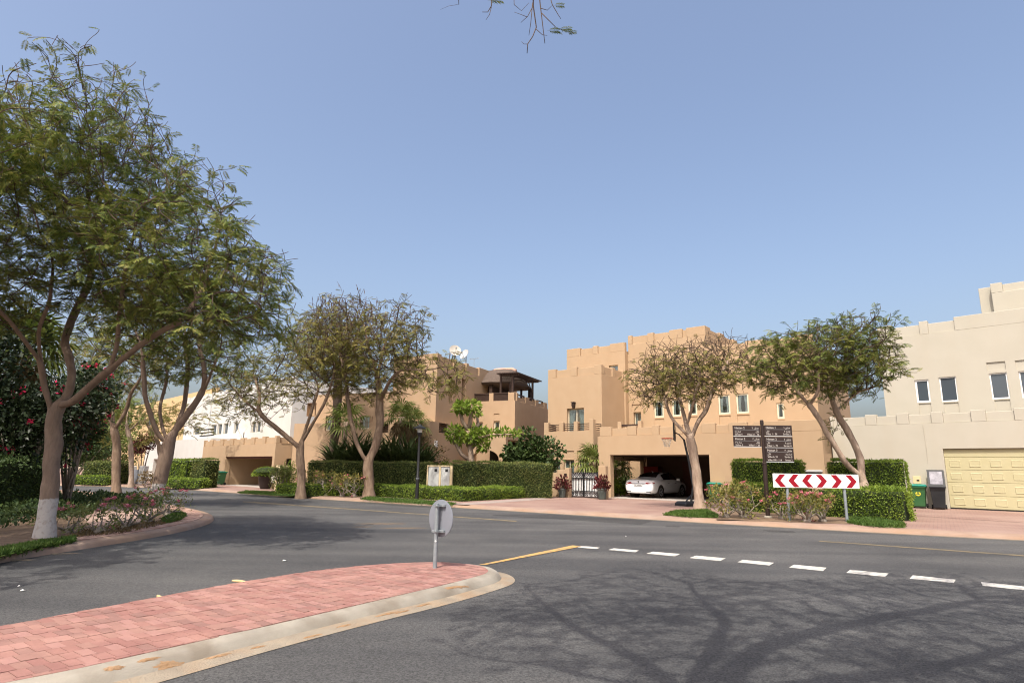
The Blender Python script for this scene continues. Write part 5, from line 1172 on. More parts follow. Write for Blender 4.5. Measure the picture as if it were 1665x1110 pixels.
# wheelie bins
def bin_(label, p, rz, body, lid, hgt=1.02, w=.56, d=.66, group='wheelie bins', emblem=True, open_=False):
    t = thing('wheelie_bin', label, 'bin', p, rz, group); mb = MB(); hb = hgt*.9
    secs = [(.06, .40, .42), (.1, .42, .46), (hb*.8, .93*w, .88*d), (hb*.92, w, d), (hb, w, d)]
    for z, a, b in secs: mb.v += [(-a/2, -b/2+.0, z), (a/2, -b/2, z), (a/2, b/2, z), (-a/2, b/2, z)]
    for i in range(4):
        for j in range(4): mb.f.append((i*4+j, i*4+(j+1) % 4, i*4+4+(j+1) % 4, i*4+4+j)); mb.m.append(0)
    mb.f += [(3, 2, 1, 0)]; mb.m.append(0)
    if not open_: mb.f.append((16, 17, 18, 19)); mb.m.append(0)
    else:
        k = len(mb.v); mb.v += [(-w/2+.04, -d/2+.04, hb), (w/2-.04, -d/2+.04, hb), (w/2-.04, d/2-.04, hb), (-w/2+.04, d/2-.04, hb), (-.2, -.22, .2), (.2, -.22, .2), (.2, .22, .2), (-.2, .22, .2)]
        for j in range(4): mb.f += [(16+j, 16+(j+1) % 4, k+(j+1) % 4, k+j), (k+j, k+(j+1) % 4, k+4+(j+1) % 4, k+4+j)]; mb.m += [0, 0]
        mb.f.append((k+4, k+5, k+6, k+7)); mb.m.append(0)
    mb.build('body', M[body], t, bevel=.02)
    mb = MB(); mb.box(-w/2-.015, w/2+.015, -d/2-.02, -d/2+.04, hb-.06, hb+.005); mb.box(-w/2-.015, -w/2+.02, -d/2, d/2, hb-.06, hb+.004); mb.box(w/2-.02, w/2+.015, -d/2, d/2, hb-.06, hb+.004); mb.build('rim', M[body], t, bevel=.01)
    for x in (-w*.43, w*.43): mb = MB(); mb.tube([(x-.03, d*.36, .1), (x+.03, d*.36, .1)], .1, 14); mb.build('wheel', M['tyre'], t, smooth=True)
    lm = MB(); n = 8
    for i in range(n+1):
        y = -d/2-.04 + (d+.1)*i/n; z = hb + .012 + .075*math.sin(math.pi*min(1, max(.08, i/n)))
        lm.v += [(-w/2-.03, y, hb+.005), (-w/2+.02, y, z), (w/2-.02, y, z), (w/2+.03, y, hb+.005)]
    for i in range(n):
        for j in range(3): lm.f.append((i*4+j, i*4+j+1, i*4+5+j, i*4+4+j)); lm.m.append(0)
    lm.f += [(0, 1, 2, 3), tuple(n*4+j for j in (3, 2, 1, 0))]; lm.m += [0, 0]
    for i in range(n): lm.f.append((i*4, i*4+4, i*4+7, i*4+3)); lm.m.append(0)
    if open_:
        R_ = Matrix.Translation((0, d/2+.02, hb+.02)) @ Matrix.Rotation(math.radians(-112), 4, 'X') @ Matrix.Translation((0, -d/2-.02, -hb-.02)); lm.xf(R_)
    l = lm.build('lid', M[lid], t, bevel=.012)
    if open_:
        mb = MB(); mb.box(-w/2+.05, w/2-.05, -d/2+.04, d/2-.04, hb-.012, hb+.0); mb.xf(R_); mb.build('lid_lining', M['lid_in'], l, bevel=.02)
    elif lid == 'bin_teal': mb = MB(); mb.box(-w/2+.05, w/2-.05, d/2-.14, d/2+.04, hb+.03, hb+.075); mb.build('lid_flap', M['yellow_p'], l, bevel=.015)
    mb = MB(); mb.tube([(-w*.4, d/2+.03, hb-.02), (-w*.4, d/2+.09, hb+.01), (w*.4, d/2+.09, hb+.01), (w*.4, d/2+.03, hb-.02)], .017, 6); mb.build('handle', M[body], t)
    if emblem:
        # round yellow recycling roundel on the front (front slopes slightly)
        zc = hb*.66; k = (zc-.1)/(hb*.8-.1); yf = -(.46+(.88*d-.46)*k)/2 - .006; mb = MB(); Rr = .095; n = 24
        for i in range(n): a, b = 2*math.pi*i/n, 2*math.pi*(i+1)/n; mb.face([(Rr*math.cos(a), yf, zc+Rr*math.sin(a)), (.038*math.cos(a), yf, zc+.038*math.sin(a)), (.038*math.cos(b), yf, zc+.038*math.sin(b)), (Rr*math.cos(b), yf, zc+Rr*math.sin(b))])
        mb.build('roundel', M['yellow_p'], t, merge=True)
        mb = MB()
        for q in range(3):
            a = math.radians(90+120*q); mb.face([(.062*math.cos(a+e)+.016*f*math.cos(a+e), yf-.002, zc+.062*math.sin(a+e)+.016*f*math.sin(a+e)) for e, f in ((-.35, -1), (.3, -1), (.5, 0), (.3, 1), (-.35, 1))])
        mb.build('recycling_arrows', M['bin_green'], t)
    return t
p = wl(HW, HW.uv(1495, 827, -.75)[0], -.55, WZ-.01); bin_('green wheelie bin with teal lid and yellow recycling roundel beside the open black bin', p, WA+.12, 'bin_green', 'bin_teal')
p = wl(HW, HW.uv(1528, 829, -.8)[0], -.75, WZ-.03); bin_('black wheelie bin with its lid thrown open beside the garage door', p, WA+.2, 'bin_black', 'bin_black', hgt=1.05, emblem=False, open_=True)
p = G(1160.5, 823, VZ); p = wl(HT, HT.uv(1163, 810, -.5)[0], -.5, VZ); bin_('green wheelie bin with teal lid half hidden behind the pale trunked tree and flowers', p, ANG, 'bin_green', 'bin_teal')
p = wl(HL, HL.uv(357, 793, -.5)[0], -.5, VZ); bin_('green wheelie bin with teal and yellow lid beside the tan carport opening', p, LA+.1, 'bin_green', 'bin_teal', hgt=1.06)
p = wl(HL, HL.uv(346.5, 793, -.5)[0], -.55, VZ); bin_('black wheelie bin beside the rounded clipped bush at the tan carport', p, LA-.1, 'bin_black', 'bin_black', hgt=1.04, emblem=False)
# utility cabinets in a rendered niche between the hedges
p = G(704, 792, VZ); Yc = 33.2; pc = AT(695, 790, Yc); kz = thing('utility_cabinets', 'pair of white utility cabinet doors in a cream rendered surround between the hedges', 'utility cabinet', (pc.x, pc.y, VZ), math.radians(-4))
k1 = AT(735, 790, Yc).x - pc.x; zt_ = zat(715, 757, Yc)-VZ
mb = MB(); mb.box(-.06, k1, .12, .5, -.02, zt_); mb.box(-.06, .0, 0, .12, -.02, zt_); mb.box(k1*.455, k1*.53, 0, .12, -.02, zt_-.001); mb.box(k1*.90, k1, 0, .12, -.02, zt_-.002); mb.box(-.06, k1, 0, .12, zt_-.03, zt_+.03); mb.build('surround', M['stone_y'], kz)
for x0, x1 in ((.02, k1*.445), (k1*.54, k1*.89)):
    mb = MB(); mb.box(x0, x1, .03, .119, .25, zt_-.06); d_ = mb.build('door', M['whitem'], kz, bevel=.006); mb = MB(); mb.box(x0, x1, .04, .118, .02, .235); mb.build('door', M['whitem'], kz, bevel=.006); mb = MB(); mb.box(x1-.24, x1-.1, .022, .03, zt_-.3, zt_-.16); mb.build('warning_label', M['blackm'], d_)
# ------------------------------------------------------------------ planters
def planter(label, p, pr, m, leaf, hgt, n, seed, spread, ls, cat='potted plant', dome=False, group=None):
    t = thing('potted_plant', label, cat, p, 0, group); rs = np.random.default_rng(seed); mb = MB(); mb.lathe(pr, 20); mb.build('pot', M[m], t, smooth=True, angle=40); top = pr[-1][1]; r0 = max(q[0] for q in pr)
    mb = MB(); mb.lathe([(r0*.8, top-.08), (r0*.8, top-.05), (.01, top-.04)], 14); mb.build('soil', M['soil'], t)
    d = rs.normal(0, 1, (n, 3)); d[:, 2] = np.abs(d[:, 2])*(1 if not dome else .8) + .05; d /= np.linalg.norm(d, axis=1, keepdims=True)
    pts = d*np.array([spread, spread, hgt])*(rs.uniform(.35 if not dome else .8, 1, (n, 1))) + [0, 0, top-.06]
    if dome: mb = MB(); mb.lathe([(spread*.75, top), (spread*.88, top+hgt*.35), (spread*.6, top+hgt*.75), (.02, top+hgt*.88)], 14); mb.build('core', M['hedge_core'], t)
    else:
        mb = MB()
        for i in range(9): a = rs.uniform(0, 6.28); mb.tube([(0, 0, top-.1), (spread*.4*math.cos(a), spread*.4*math.sin(a), top+hgt*.5), (spread*.7*math.cos(a), spread*.7*math.sin(a), top+hgt*.75)], [.015, .012, .006], 4)
        mb.build('stem', M['bark_d'], t)
    leaf_cloud('foliage', pts, d, ls, M[leaf], rs, t, spread=.5, asp=.5); return t
pot = [(.16, 0), (.19, .04), (.24, .42), (.27, .44), (.27, .5), (.23, .5)]
def onlaw(house, px, v, z=VZ): return wl(house, house.uv(px, 805, v)[0], v, z)
planter('grey green pot of crimson leaved shrub beside the garden wall number plaque', onlaw(gw, 914, -.4), [(r_*.9, z*1.0) for r_, z in pot], 'terra', 'red_leaf', .72, 330, 3, .48, .17, group='pots of red shrubs')
planter('grey green pot of dense crimson shrub between the gate and the carport', onlaw(gw, 979, -.4), [(r_*1.05, z*1.15) for r_, z in pot], 'terra', 'red_leaf', .72, 380, 4, .46, .17, group='pots of red shrubs')
planter('dark glazed pot with a clipped green dome by the tan carport pier', wl(HL, HL.uv(431, 795, -.9)[0], -.9, VZ), [(.3, 0), (.42, .3), (.47, .62), (.5, .78), (.52, .8), (.48, .86)], 'potdark', 'hedge', .62, 1500, 5, .95, .1, dome=True)
# pier with number at the tan carport corner
pr = House('entrance_pier', 'cream rendered entrance pier with a dark number plate and pale bowl lamp', 450, 797.5, VZ, LA, cat='gate pier'); a, b = pr.uv(447, 780)[0], pr.uv(454, 780)[0]; zt_ = pr.uv(450, 756)[1]
mb = MB(); mb.box(a, b, 0, .6, -.02, zt_); mb.build('pier', M['stone_y'], pr.root, bevel=.02); mb = MB(); mb.box((a+b)/2-.1, (a+b)/2+.1, -.02, 0, zt_-.5, zt_-.2); mb.build('number_plate', M['blackm'], pr.root)
mb = MB(); mb.box(b+.05, b+.12, .1, .6, .1, zt_-.2); mb.build('gate_edge', M['brownm'], pr.root); mb = MB(); mb.lathe([(.02, -.45), (.3, -.3), (.36, 0), (.3, .25), (.02, .3)], 16); mb.xf(Matrix.Translation((a-.38, .3, zt_-.75))); mb.build('bowl_lamp', M['dish'], pr.root, smooth=True)
# ------------------------------------------------------------------ portable basketball hoop
p0 = G(1117, 822, VZ); Yh = p0.y; bh = thing('basketball_hoop', 'portable basketball hoop with clear backboard edge-on behind the pale trunked tree', 'basketball hoop', p0, math.atan2(-.35, -.94))
Zh = lambda px, py: zat(px, py, Yh)-VZ
f2 = lambda px, py, y=0: local(bh, AT(px, py, Yh+y))
bp = MB(); 
for zz, s in ((0, 1), (.12, .94), (.2, .7)):
    q = [f2(1107, 822), f2(1140, 826)]; 
L_ = (AT(1141, 820, Yh).x-AT(1106, 820, Yh).x)
a0_ = local(bh, Vector((AT(1106, 820, Yh).x, Yh-.35, VZ))); 
mb = MB(); mb.v = []
base_poly = lambda s, z: [(x*s, y*s, z) for x, y in ((-.62, -.3), (.55, -.42), (.55, .42), (-.62, .3))]
for z, s in ((0, 1), (.1, 1), (.2, .82)): mb.v += base_poly(s, z)
for i in range(2):
    for j in range(4): mb.f.append((i*4+j, i*4+(j+1) % 4, i*4+4+(j+1) % 4, i*4+4+j)); mb.m.append(0)
mb.f.append((8, 9, 10, 11)); mb.m.append(0); mb.xf(Matrix.Translation(Vector((local(bh, Vector((AT(1124, 822, Yh).x, Yh, VZ))).x, 0, 0)))); mb.build('base', M['bin_black'], bh, bevel=.03)
pole = [f2(1133, 815), f2(1137, 800, .1), f2(1120, 745, .25), f2(1111, 715, .3)]
mb = MB(); mb.tube([f2(1124, 815), f2(1127, 790, .1), f2(1119, 745, .25), f2(1112, 714, .3)], .05, 8); mb.build('pole', M['blackm'], bh, smooth=True)
mb = MB(); mb.tube([f2(1110, 821), f2(1128, 800, .1)], .03, 6); mb.build('brace', M['blackm'], bh)
mb = MB()
for q in (0, .12): mb.tube([f2(1113, 716, .3+q), f2(1104, 706, .2+q), f2(1098, 703, .1+q)], .03, 6)
mb.build('arm', M['blackm'], bh)
A_, B_ = f2(1090, 685.5, -.2), f2(1104, 719, -.2); bz0, bz1 = f2(1097, 715.5).z, f2(1092, 687).z
c_ = f2(1096.5, 702, -.1); bwid = 1.0; dirb = Vector((.30, .95, 0)); wdir = local(bh, Vector(bh.location) + dirb); nb = Vector((wdir.y, -wdir.x, 0)).normalized(); wdir.z = 0; wdir.normalize()
def bpt(s, z, o=0): return Vector((c_.x, c_.y, 0)) + wdir*s + nb*o + Vector((0, 0, z))
def bslab(mb, s0, s1, z0, z1, o0, o1):
    k = len(mb.v); mb.v += [tuple(bpt(s, z, o)) for z in (z0, z1) for s, o in ((s0, o0), (s1, o0), (s1, o1), (s0, o1))]
    for f in ((3, 2, 1, 0), (4, 5, 6, 7), (0, 1, 5, 4), (1, 2, 6, 5), (2, 3, 7, 6), (3, 0, 4, 7)): mb.f.append(tuple(k+i for i in f)); mb.m.append(0)
mb = MB(); bslab(mb, -.58, .58, bz0, bz1, -.012, .012); mb.build('backboard', M['glass'], bh)
mb = MB()
for s0, s1, z0, z1 in ((-.6, .6, bz1-.03, bz1+.02), (-.6, .6, bz0-.02, bz0+.03), (-.6, -.55, bz0, bz1), (.55, .6, bz0, bz1), (-.25, .25, bz0+.42, bz0+.45), (-.25, -.22, bz0+.1, bz0+.45), (.22, .25, bz0+.1, bz0+.45)): bslab(mb, s0, s1, z0, z1, -.03, .03)
mb.build('board_frame', M['blackm'], bh)
hz_ = f2(1084, 712.5).z; hd = f2(1083, 712.5, -.1); sg_ = 1 if (hd - c_).dot(nb) > 0 else -1; rr = .23; hc = bpt(0, hz_, sg_*(rr+.12))
mb = MB(); mb.tube([(hc.x+rr*math.cos(i*math.pi/12), hc.y+rr*math.sin(i*math.pi/12), hz_) for i in range(25)], .018, 6, cap=False); mb.tube([bpt(-.08, hz_-.02, 0), bpt(-.08, hz_, sg_*.16)], .02, 5); mb.tube([bpt(.08, hz_-.02, 0), bpt(.08, hz_, sg_*.16)], .02, 5); mb.build('rim', M['orange'], bh)
mb = MB()
for i in range(12):
    a = i*math.pi/6
    for s in (1, -1): mb.tube([(hc.x+rr*math.cos(a), hc.y+rr*math.sin(a), hz_), (hc.x+rr*.75*math.cos(a+s*.26), hc.y+rr*.75*math.sin(a+s*.26), hz_-.14), (hc.x+rr*.6*math.cos(a), hc.y+rr*.6*math.sin(a), hz_-.28), (hc.x+rr*.55*math.cos(a+s*.26), hc.y+rr*.55*math.sin(a+s*.26), hz_-.38)], .006, 3)
mb.build('net', M['net'], bh)
# ------------------------------------------------------------------ the white saloon
ca = wl(HT, HT.uv(1062, 806.5, .95)[0], .95, VZ+.012); car = thing('parked_car', 'white saloon car parked tail out in the shade of the carport', 'car', ca, ANG)
CX = -.9                                       # body centre line; u runs across, v forward
S = [  # v, bottom z, half width low, half width mid, belt half w, belt z, roof half w, roof z
 (.00, .34, .70, .74, .70, .62, .55, .66), (.05, .28, .80, .85, .82, .80, .70, .86), (.14, .24, .84, .89, .86, .90, .74, .985), (.34, .22, .87, .905, .87, .93, .75, 1.03), (.70, .2, .88, .91, .87, .945, .74, 1.055), (1.02, .2, .88, .91, .865, .955, .70, 1.10),
 (1.5, .2, .88, .91, .86, .95, .62, 1.32), (1.95, .2, .88, .91, .855, .945, .585, 1.425), (2.5, .2, .88, .91, .855, .94, .58, 1.455), (3.0, .2, .88, .91, .855, .935, .585, 1.43), (3.35, .2, .88, .91, .855, .93, .61, 1.30), (3.85, .2, .88, .91, .85, .93, .70, 1.03), (4.3, .22, .87, .90, .83, .86, .68, .96), (4.7, .24, .84, .87, .78, .76, .62, .86), (4.88, .28, .72, .76, .66, .62, .52, .70), (4.92, .34, .6, .64, .56, .5, .44, .56)]
def section(s):
    v, b, wl_, wm, wb, zb, wr, zr = s; zm = b + (zb-b)*.55
    half = [(0, b), (wl_*.6, b), (wl_, b+.05), (wm, zm), (wm*.995, zm+(zb-zm)*.6), (wb, zb), (wb-(wb-wr)*.12, zb+(zr-zb)*.15), (wr+(wb-wr)*.10, zr-(zr-zb)*.16), (wr*.80, zr-.012), (wr*.45, zr+.006), (0, zr+.01)]
    return [(x, v, z) for x, z in half] + [(-x, v, z) for x, z in half[-2:0:-1]]
secs = [section(s) for s in S]; nn = len(secs[0])
mb = MB()
for q in secs: mb.v += [(x+CX, y, z) for x, y, z in q]
for i in range(len(secs)-1):
    for j in range(nn): mb.f.append((i*nn+j, i*nn+(j+1) % nn, (i+1)*nn+(j+1) % nn, (i+1)*nn+j)); mb.m.append(0)
mb.f += [tuple(range(nn-1, -1, -1)), tuple((len(secs)-1)*nn+j for j in range(nn))]; mb.m += [0, 0]
body = mb.build('body', M['carpaint'], car, smooth='all', merge=True); md = body.modifiers.new('sub', 'SUBSURF'); md.levels = 2; md.render_levels = 2
def glass_strip(name, idx, js, out=.012, parent=car, m='carglass'):
    g = MB()
    def off(p): c_ = Vector((0, p[1], .75)); d_ = (Vector(p)-c_); d_.y = 0; d_.normalize(); return (p[0]+d_.x*out+CX, p[1], p[2]+d_.z*out)
    for i in idx: g.v += [off(secs[i][j]) for j in js]
    k = len(js)
    for a in range(len(idx)-1):
        for b_ in range(k-1): g.f.append((a*k+b_, a*k+b_+1, (a+1)*k+b_+1, (a+1)*k+b_)); g.m.append(0)
    return g.build(name, M[m], parent, smooth='all', merge=True)
glass_strip('rear_window', [5, 6, 7], [8, 9, 10, 11, 12]); glass_strip('windscreen', [9, 10, 11], [8, 9, 10, 11, 12])
for js in ([6, 7], [nn-6, nn-7]):
    glass_strip('side_window', [6, 7, 8], js, .02); glass_strip('side_window', [8, 9, 10], js, .022)
def cbox(name, x0, x1, y0, y1, z0, z1, m, parent=car, bevel=.01): mb = MB(); mb.box(x0+CX, x1+CX, y0, y1, z0, z1); return mb.build(name, M[m], parent, bevel=bevel)
for s in (-1, 1):
    mb = MB(); 
    P = [(s*.42, .045, .80), (s*.80, .05, .745), (s*.885, .22, .79), (s*.89, .36, .86), (s*.84, .10, .875), (s*.5, .03, .865)]
    mb.v = [(x+CX, y-.035, z) for x, y, z in P] + [(x*.96+CX, y+.06, z) for x, y, z in P]; k = 6; f = list(range(6)); mb.f = [tuple(f if s < 0 else f[::-1])] + [(i, (i+1) % 6, 6+(i+1) % 6, 6+i) for i in range(6)]; mb.m = [0]*7; mb.build('tail_lamp', M['redlamp'], car, merge=True, bevel=.006)
    cbox('exhaust_trim', s*.62-.14, s*.62+.14, -.015, .08, .335, .365, 'blackm')
    for y in (1.02, 3.92):
        mb = MB(); mb.tube([(s*.70+CX, y, .335), (s*.905+CX, y, .335)], .335, 24); w_ = mb.build('wheel', M['tyre'], car, bevel=.03)
        mb = MB(); mb.tube([(s*.9+CX, y, .335), (s*.918+CX, y, .335)], .235, 20); rim_ = mb.build('rim', M['rim'], w_)
        for i in range(5):
            a = i*2*math.pi/5; mb = MB(); c1 = (s*.921+CX, y+.13*math.cos(a), .335+.13*math.sin(a)); mb.tube([c1, (s*.924+CX, c1[1], c1[2])], .05, 8); mb.build('rim_gap', M['tyre'], w_)
        mb = MB(); mb.tube([(s*.6+CX, y, .36), (s*.912+CX, y, .36)], .385, 24); mb.build('wheel_arch', M['dark'], car)
    mb = MB(); mb.v = []; mb.tube([(s*.88+CX, 3.25, .98), (s*1.0+CX, 3.22, 1.0)], [.03, .03], 6); mb.box(s*1.0-.09+CX, s*1.0+.09+CX, 3.15, 3.27, .95, 1.09); mb.build('mirror', M['carpaint'], car, bevel=.02)
    for y in (2.05, 3.0): cbox('door_handle', s*.91-.02, s*.91+.02, y-.1, y+.1, .80, .825, 'chrome')
cbox('chrome_strip', -.42, .42, -.02, .06, .80, .828, 'chrome'); pl_ = cbox('number_plate', -.26, .26, -.03, .04, .665, .765, 'plate')
mb = MB(); 
for i, x in enumerate((-.2, -.14, -.02, .03, .08, .13, .18)): mb.box(x-.014+CX, x+.014+CX, -.032, -.0295, .69, .74)
mb.build('plate_characters', M['blackm'], pl_)
cbox('bumper_valance', -.7, .7, -.0, .1, .27, .33, 'dish_g'); mb = MB(); mb.lathe([(.045, 0), (.04, .008), (.001, .01)], 16); mb.xf(Matrix.Translation((CX, -.006, .895)) @ Matrix.Rotation(math.radians(90), 4, 'X')); mb.build('badge', M['chrome'], car)
mb = MB(); mb.tube([(CX, 1.9, 1.44), (CX, 1.75, 1.50)], [.04, .01], 6); mb.build('roof_aerial', M['carpaint'], car)
# things stored in the carport
u_ = HT.uv(1064, 770, 5.9)[0]; rb = thing('storage_box', 'dark red storage box on the carport wall behind the white car', 'box', wl(HT, u_, 5.7, VZ), ANG); mb = MB(); mb.box(-.5, .5, -.3, .3, 1.15, 1.75); mb.build('body', M['redbox'], rb, bevel=.04); mb = MB(); mb.box(-.45, .45, -.25, .25, 0, 1.149); mb.build('stand', M['dark'], rb); mb = MB(); mb.box(-.52, .52, -.32, .32, 1.751, 1.8); mb.build('lid', M['redbox'], rb, bevel=.015)
u_ = HT.uv(1021, 790, 4.5)[0]
# litter on the road
def stick(label, a, b, w_, seed):
    p, q = G(*a), G(*b); t = thing('seed_pod', label, 'seed pod', p, 0, 'dry seed pods on the road'); d = q-p; n = Vector((-d.y, d.x, 0)).normalized(); rs = random.Random(seed); mb = MB(); pts = [p*0 + d*t_ + n*.02*math.sin(t_*4+seed) + Vector((0, 0, .014)) for t_ in (0, .3, .6, 1)]; mb.tube(pts, [w_*.6, w_, w_, w_*.4], 5); mb.build('shell', M['pod'], t, smooth='all'); return t
stick('straight pale dry pod lying on the asphalt beyond the island', (376, 945.5), (407, 948), .022, 1); t_ = stick('bent pale dry pod lying against the island edge', (253, 970.5), (272, 975.5), .024, 2); t_.location.z += .0
for i, (x, y) in enumerate([(31, 954), (37, 961), (463, 912), (1018, 872)]):
    p = G(x, y, IZ if 1000 <= y < 1080 else 0); mb = MB(); s = .018 + .01*(i % 3); zz = .01; mb.face([(p.x-s, p.y-s*.6, p.z+zz), (p.x+s, p.y-s*.4, p.z+zz+.01), (p.x+s*.8, p.y+s*.7, p.z+zz), (p.x-s*.7, p.y+s*.5, p.z+zz+.015)]); o = mb.build('paper_scrap', M['paper']); tag(o, ['tiny white litter scrap on the side road asphalt, the further of a close pair', 'tiny white litter scrap on the side road asphalt, the nearer of a close pair', 'white litter scrap on the asphalt just beyond the middle of the island', 'white litter scrap on the main road beyond the dashed line'][i], 'litter', 'scraps of litter')
# ------------------------------------------------------------------ street trees (limbs surveyed at each tree's own distance)
def limb(pts, Y, jit=.02): return ([AT(x, y, Y+dy) for x, y, dy in pts], jit)
def env(x, y, rx, ry, rd, Y, dy=0, w_=1.): c = AT(x, y, Y+dy); s = (Y+dy)/F; return ((c.x, c.y, c.z), (rx*s, rd, ry*s), w_)
b = G(72, 873, VZ); Y = b.y
street_tree('great leaning street tree with whitewashed foot nearest the island', b, .155,
  [([b] + [AT(x, y, Y+dy) for x, y, dy in ((76, 840, 0), (82, 790, .05), (88, 720, .1), (86, 672, .1))], .012), limb(((86, 672, .1), (74, 640, 0), (66, 590, -.2), (60, 540, -.5), (78, 500, -.7), (88, 440, -.8)), Y), limb(((92, 668, .1), (112, 640, .2), (118, 600, .3), (104, 560, .5), (118, 515, .8), (148, 455, 1.2), (150, 380, 1.6)), Y),
   limb(((94, 666, .1), (130, 645, -.1), (172, 605, -.4), (230, 556, -.8), (296, 520, -1.0), (380, 522, -1.1), (440, 505, -1.2)), Y), limb(((182, 597, -.45), (192, 540, -.6), (198, 470, -.9), (207, 420, -1.2), (230, 330, -1.4)), Y), limb(((296, 520, -1.), (330, 470, -.6), (352, 400, -.2), (360, 360, 0)), Y), limb(((66, 590, -.2), (30, 540, -1), (-20, 480, -1.8), (-60, 420, -2.2)), Y)],
  [env(300, 440, 165, 115, 2.6, Y, -.4, 1.3), env(140, 270, 165, 135, 2.8, Y, .3, 1.3), env(40, 380, 150, 180, 2.6, Y, -.8, 1.), env(400, 500, 75, 55, 1.8, Y, -1.2, .9), env(150, 130, 90, 45, 1.8, Y, 0, .4), env(340, 330, 70, 60, 1.6, Y, 0, .5)],
  4800, 11, leaf='leafA', fr=.23, dens=.33, infl=1.1, kill=.23, tip=.0095, step=.135, bark='limed', bare_top=.45, per=2, twigs=1.1)
b = Vector((-13.0, 7.6, VZ)); tp_ = lambda x, y, z: Vector((x, y, z))
street_tree('tree beyond the picture edge whose limb and shade reach over the great whitewashed tree', b, .2,
  [([b, tp_(-12.9, 7.7, 1.2), tp_(-12.6, 7.9, 2.3)], .02), ([tp_(-12.6, 7.9, 2.3), tp_(-11.6, 8.2, 3.6), tp_(-10.4, 8.6, 5.0), tp_(-9.2, 9.3, 6.2)], .03), ([tp_(-12.6, 7.9, 2.3), tp_(-12.4, 7.0, 4.0), tp_(-11.2, 6.4, 5.6), tp_(-10, 6.0, 6.4)], .03), ([tp_(-12.6, 7.9, 2.3), tp_(-13.4, 8.8, 4.2), tp_(-12.6, 9.8, 6)], .03)],
  [((-10.4, 7.0, 6.6), (2.6, 2.2, 1.2), 1.), ((-9.6, 9.8, 7.2), (1.6, 1.5, 1.2), .7), ((-12.5, 9.5, 6.4), (2.6, 2.4, 1.4), .8), ((-9.2, 5.4, 5.9), (1.5, 1.4, .8), .5)], 1300, 27, leaf='leafA', fr=.30, dens=.6, infl=1.2, kill=.34, step=.18, bark='bark', bare_top=.3, per=2)
b = G(255, 819, VZ); Y = b.y
street_tree('street tree with many upright forks and whitewashed foot on the planted corner tip', b, .245,
  [([b] + [AT(x, y, Y+dy) for x, y, dy in ((256, 800, 0), (264, 765, 0), (272, 735, 0), (272, 718, 0))], .012), limb(((268, 725, 0), (250, 690, -.2), (236, 650, -.5), (232, 610, -.8), (234, 570, -1)), Y), limb(((272, 718, 0), (262, 690, .3), (258, 660, .4), (272, 620, .6), (270, 570, .9)), Y), limb(((274, 716, 0), (292, 690, .1), (330, 640, 0), (334, 600, -.2), (322, 560, -.3), (335, 520, -.3)), Y), limb(((282, 705, .1), (300, 660, .8), (306, 600, 1.4), (300, 540, 1.8)), Y), limb(((330, 640, 0), (345, 600, -.6), (362, 560, -1)), Y)],
  [env(275, 520, 115, 100, 2.9, Y), env(330, 560, 80, 60, 2.2, Y, -.6), env(215, 560, 70, 60, 2.4, Y)], 2600, 12, leaf='leafA', fr=.30, dens=.42, tip=.014, infl=1.5, kill=.42, step=.22, bark='limed', per=2)
b = G(189, 804, VZ); Y = b.y
street_tree('slimmer forked street tree standing behind the planted corner', b, .19,
  [([b] + [AT(x, y, Y) for x, y in ((188, 770), (190, 730), (186, 698))], .015), limb(((186, 698, 0), (172, 665, 0), (160, 640, .2), (150, 600, .3)), Y), limb(((187, 696, 0), (205, 670, 0), (212, 640, -.3), (232, 610, -.5)), Y), limb(((186, 698, 0), (183, 660, .5), (178, 620, .9)), Y)],
  [env(180, 590, 75, 60, 2.6, Y), env(215, 600, 60, 45, 2, Y)], 700, 13, leaf='leafB', fr=.45, dens=.55, infl=1.6, kill=.5, step=.26, bark='bark')
b = G(489, 806.5, VZ); Y = b.y
street_tree('low forking street tree leaning over the tan carport wing', b, .20,
  [([b] + [AT(x, y, Y) for x, y in ((491, 780), (488, 750), (487, 728))], .015), limb(((486, 726, 0), (462, 706, -.1), (436, 686, -.3), (418, 668, -.5), (396, 650, -.8), (372, 622, -1)), Y), limb(((418, 668, -.5), (424, 640, -.2), (412, 610, .2)), Y), limb(((488, 726, 0), (500, 690, .2), (508, 660, .4), (520, 630, .6)), Y), limb(((492, 718, 0), (508, 690, -.3), (528, 655, -.5), (540, 620, -.5)), Y)],
  [env(430, 620, 88, 50, 2.8, Y), env(395, 640, 50, 50, 2.2, Y), env(520, 580, 75, 75, 3, Y, .3)], 2200, 14, leaf='leafB', fr=.32, dens=.6, tip=.015, infl=1.6, kill=.45, step=.24, bark='bark', bare_top=.5)
b = G(600, 808, VZ); Y = b.y
street_tree('stout street tree forking into two heavy limbs beside the street lamp', b, .255,
  [([b] + [AT(x, y, Y) for x, y in ((600, 785), (598, 765), (597, 750))], .012), limb(((595, 750, 0), (580, 722, -.1), (571, 690, -.2), (566, 655, -.2), (562, 615, 0), (552, 570, .2)), Y), limb(((600, 748, 0), (612, 722, .1), (618, 690, .1), (617, 655, .2), (614, 610, .3), (625, 560, .5)), Y), limb(((617, 655, .2), (632, 620, -.4), (650, 600, -.9), (690, 602, -1.2), (730, 595, -1.3)), Y), limb(((614, 610, .3), (600, 570, 1), (590, 520, 1.4)), Y)],
  [env(600, 580, 95, 70, 3.2, Y), env(570, 530, 70, 50, 3, Y), env(650, 540, 55, 60, 2.6, Y), env(715, 612, 50, 36, 1.8, Y, -1.2, .9)], 2600, 15, leaf='leafB', fr=.32, dens=.6, tip=.016, infl=1.5, kill=.36, step=.2, bark='bark', bare_top=.7, pods=900)
b = AT(541, 790, 39.); b.z = VZ; Y = b.y
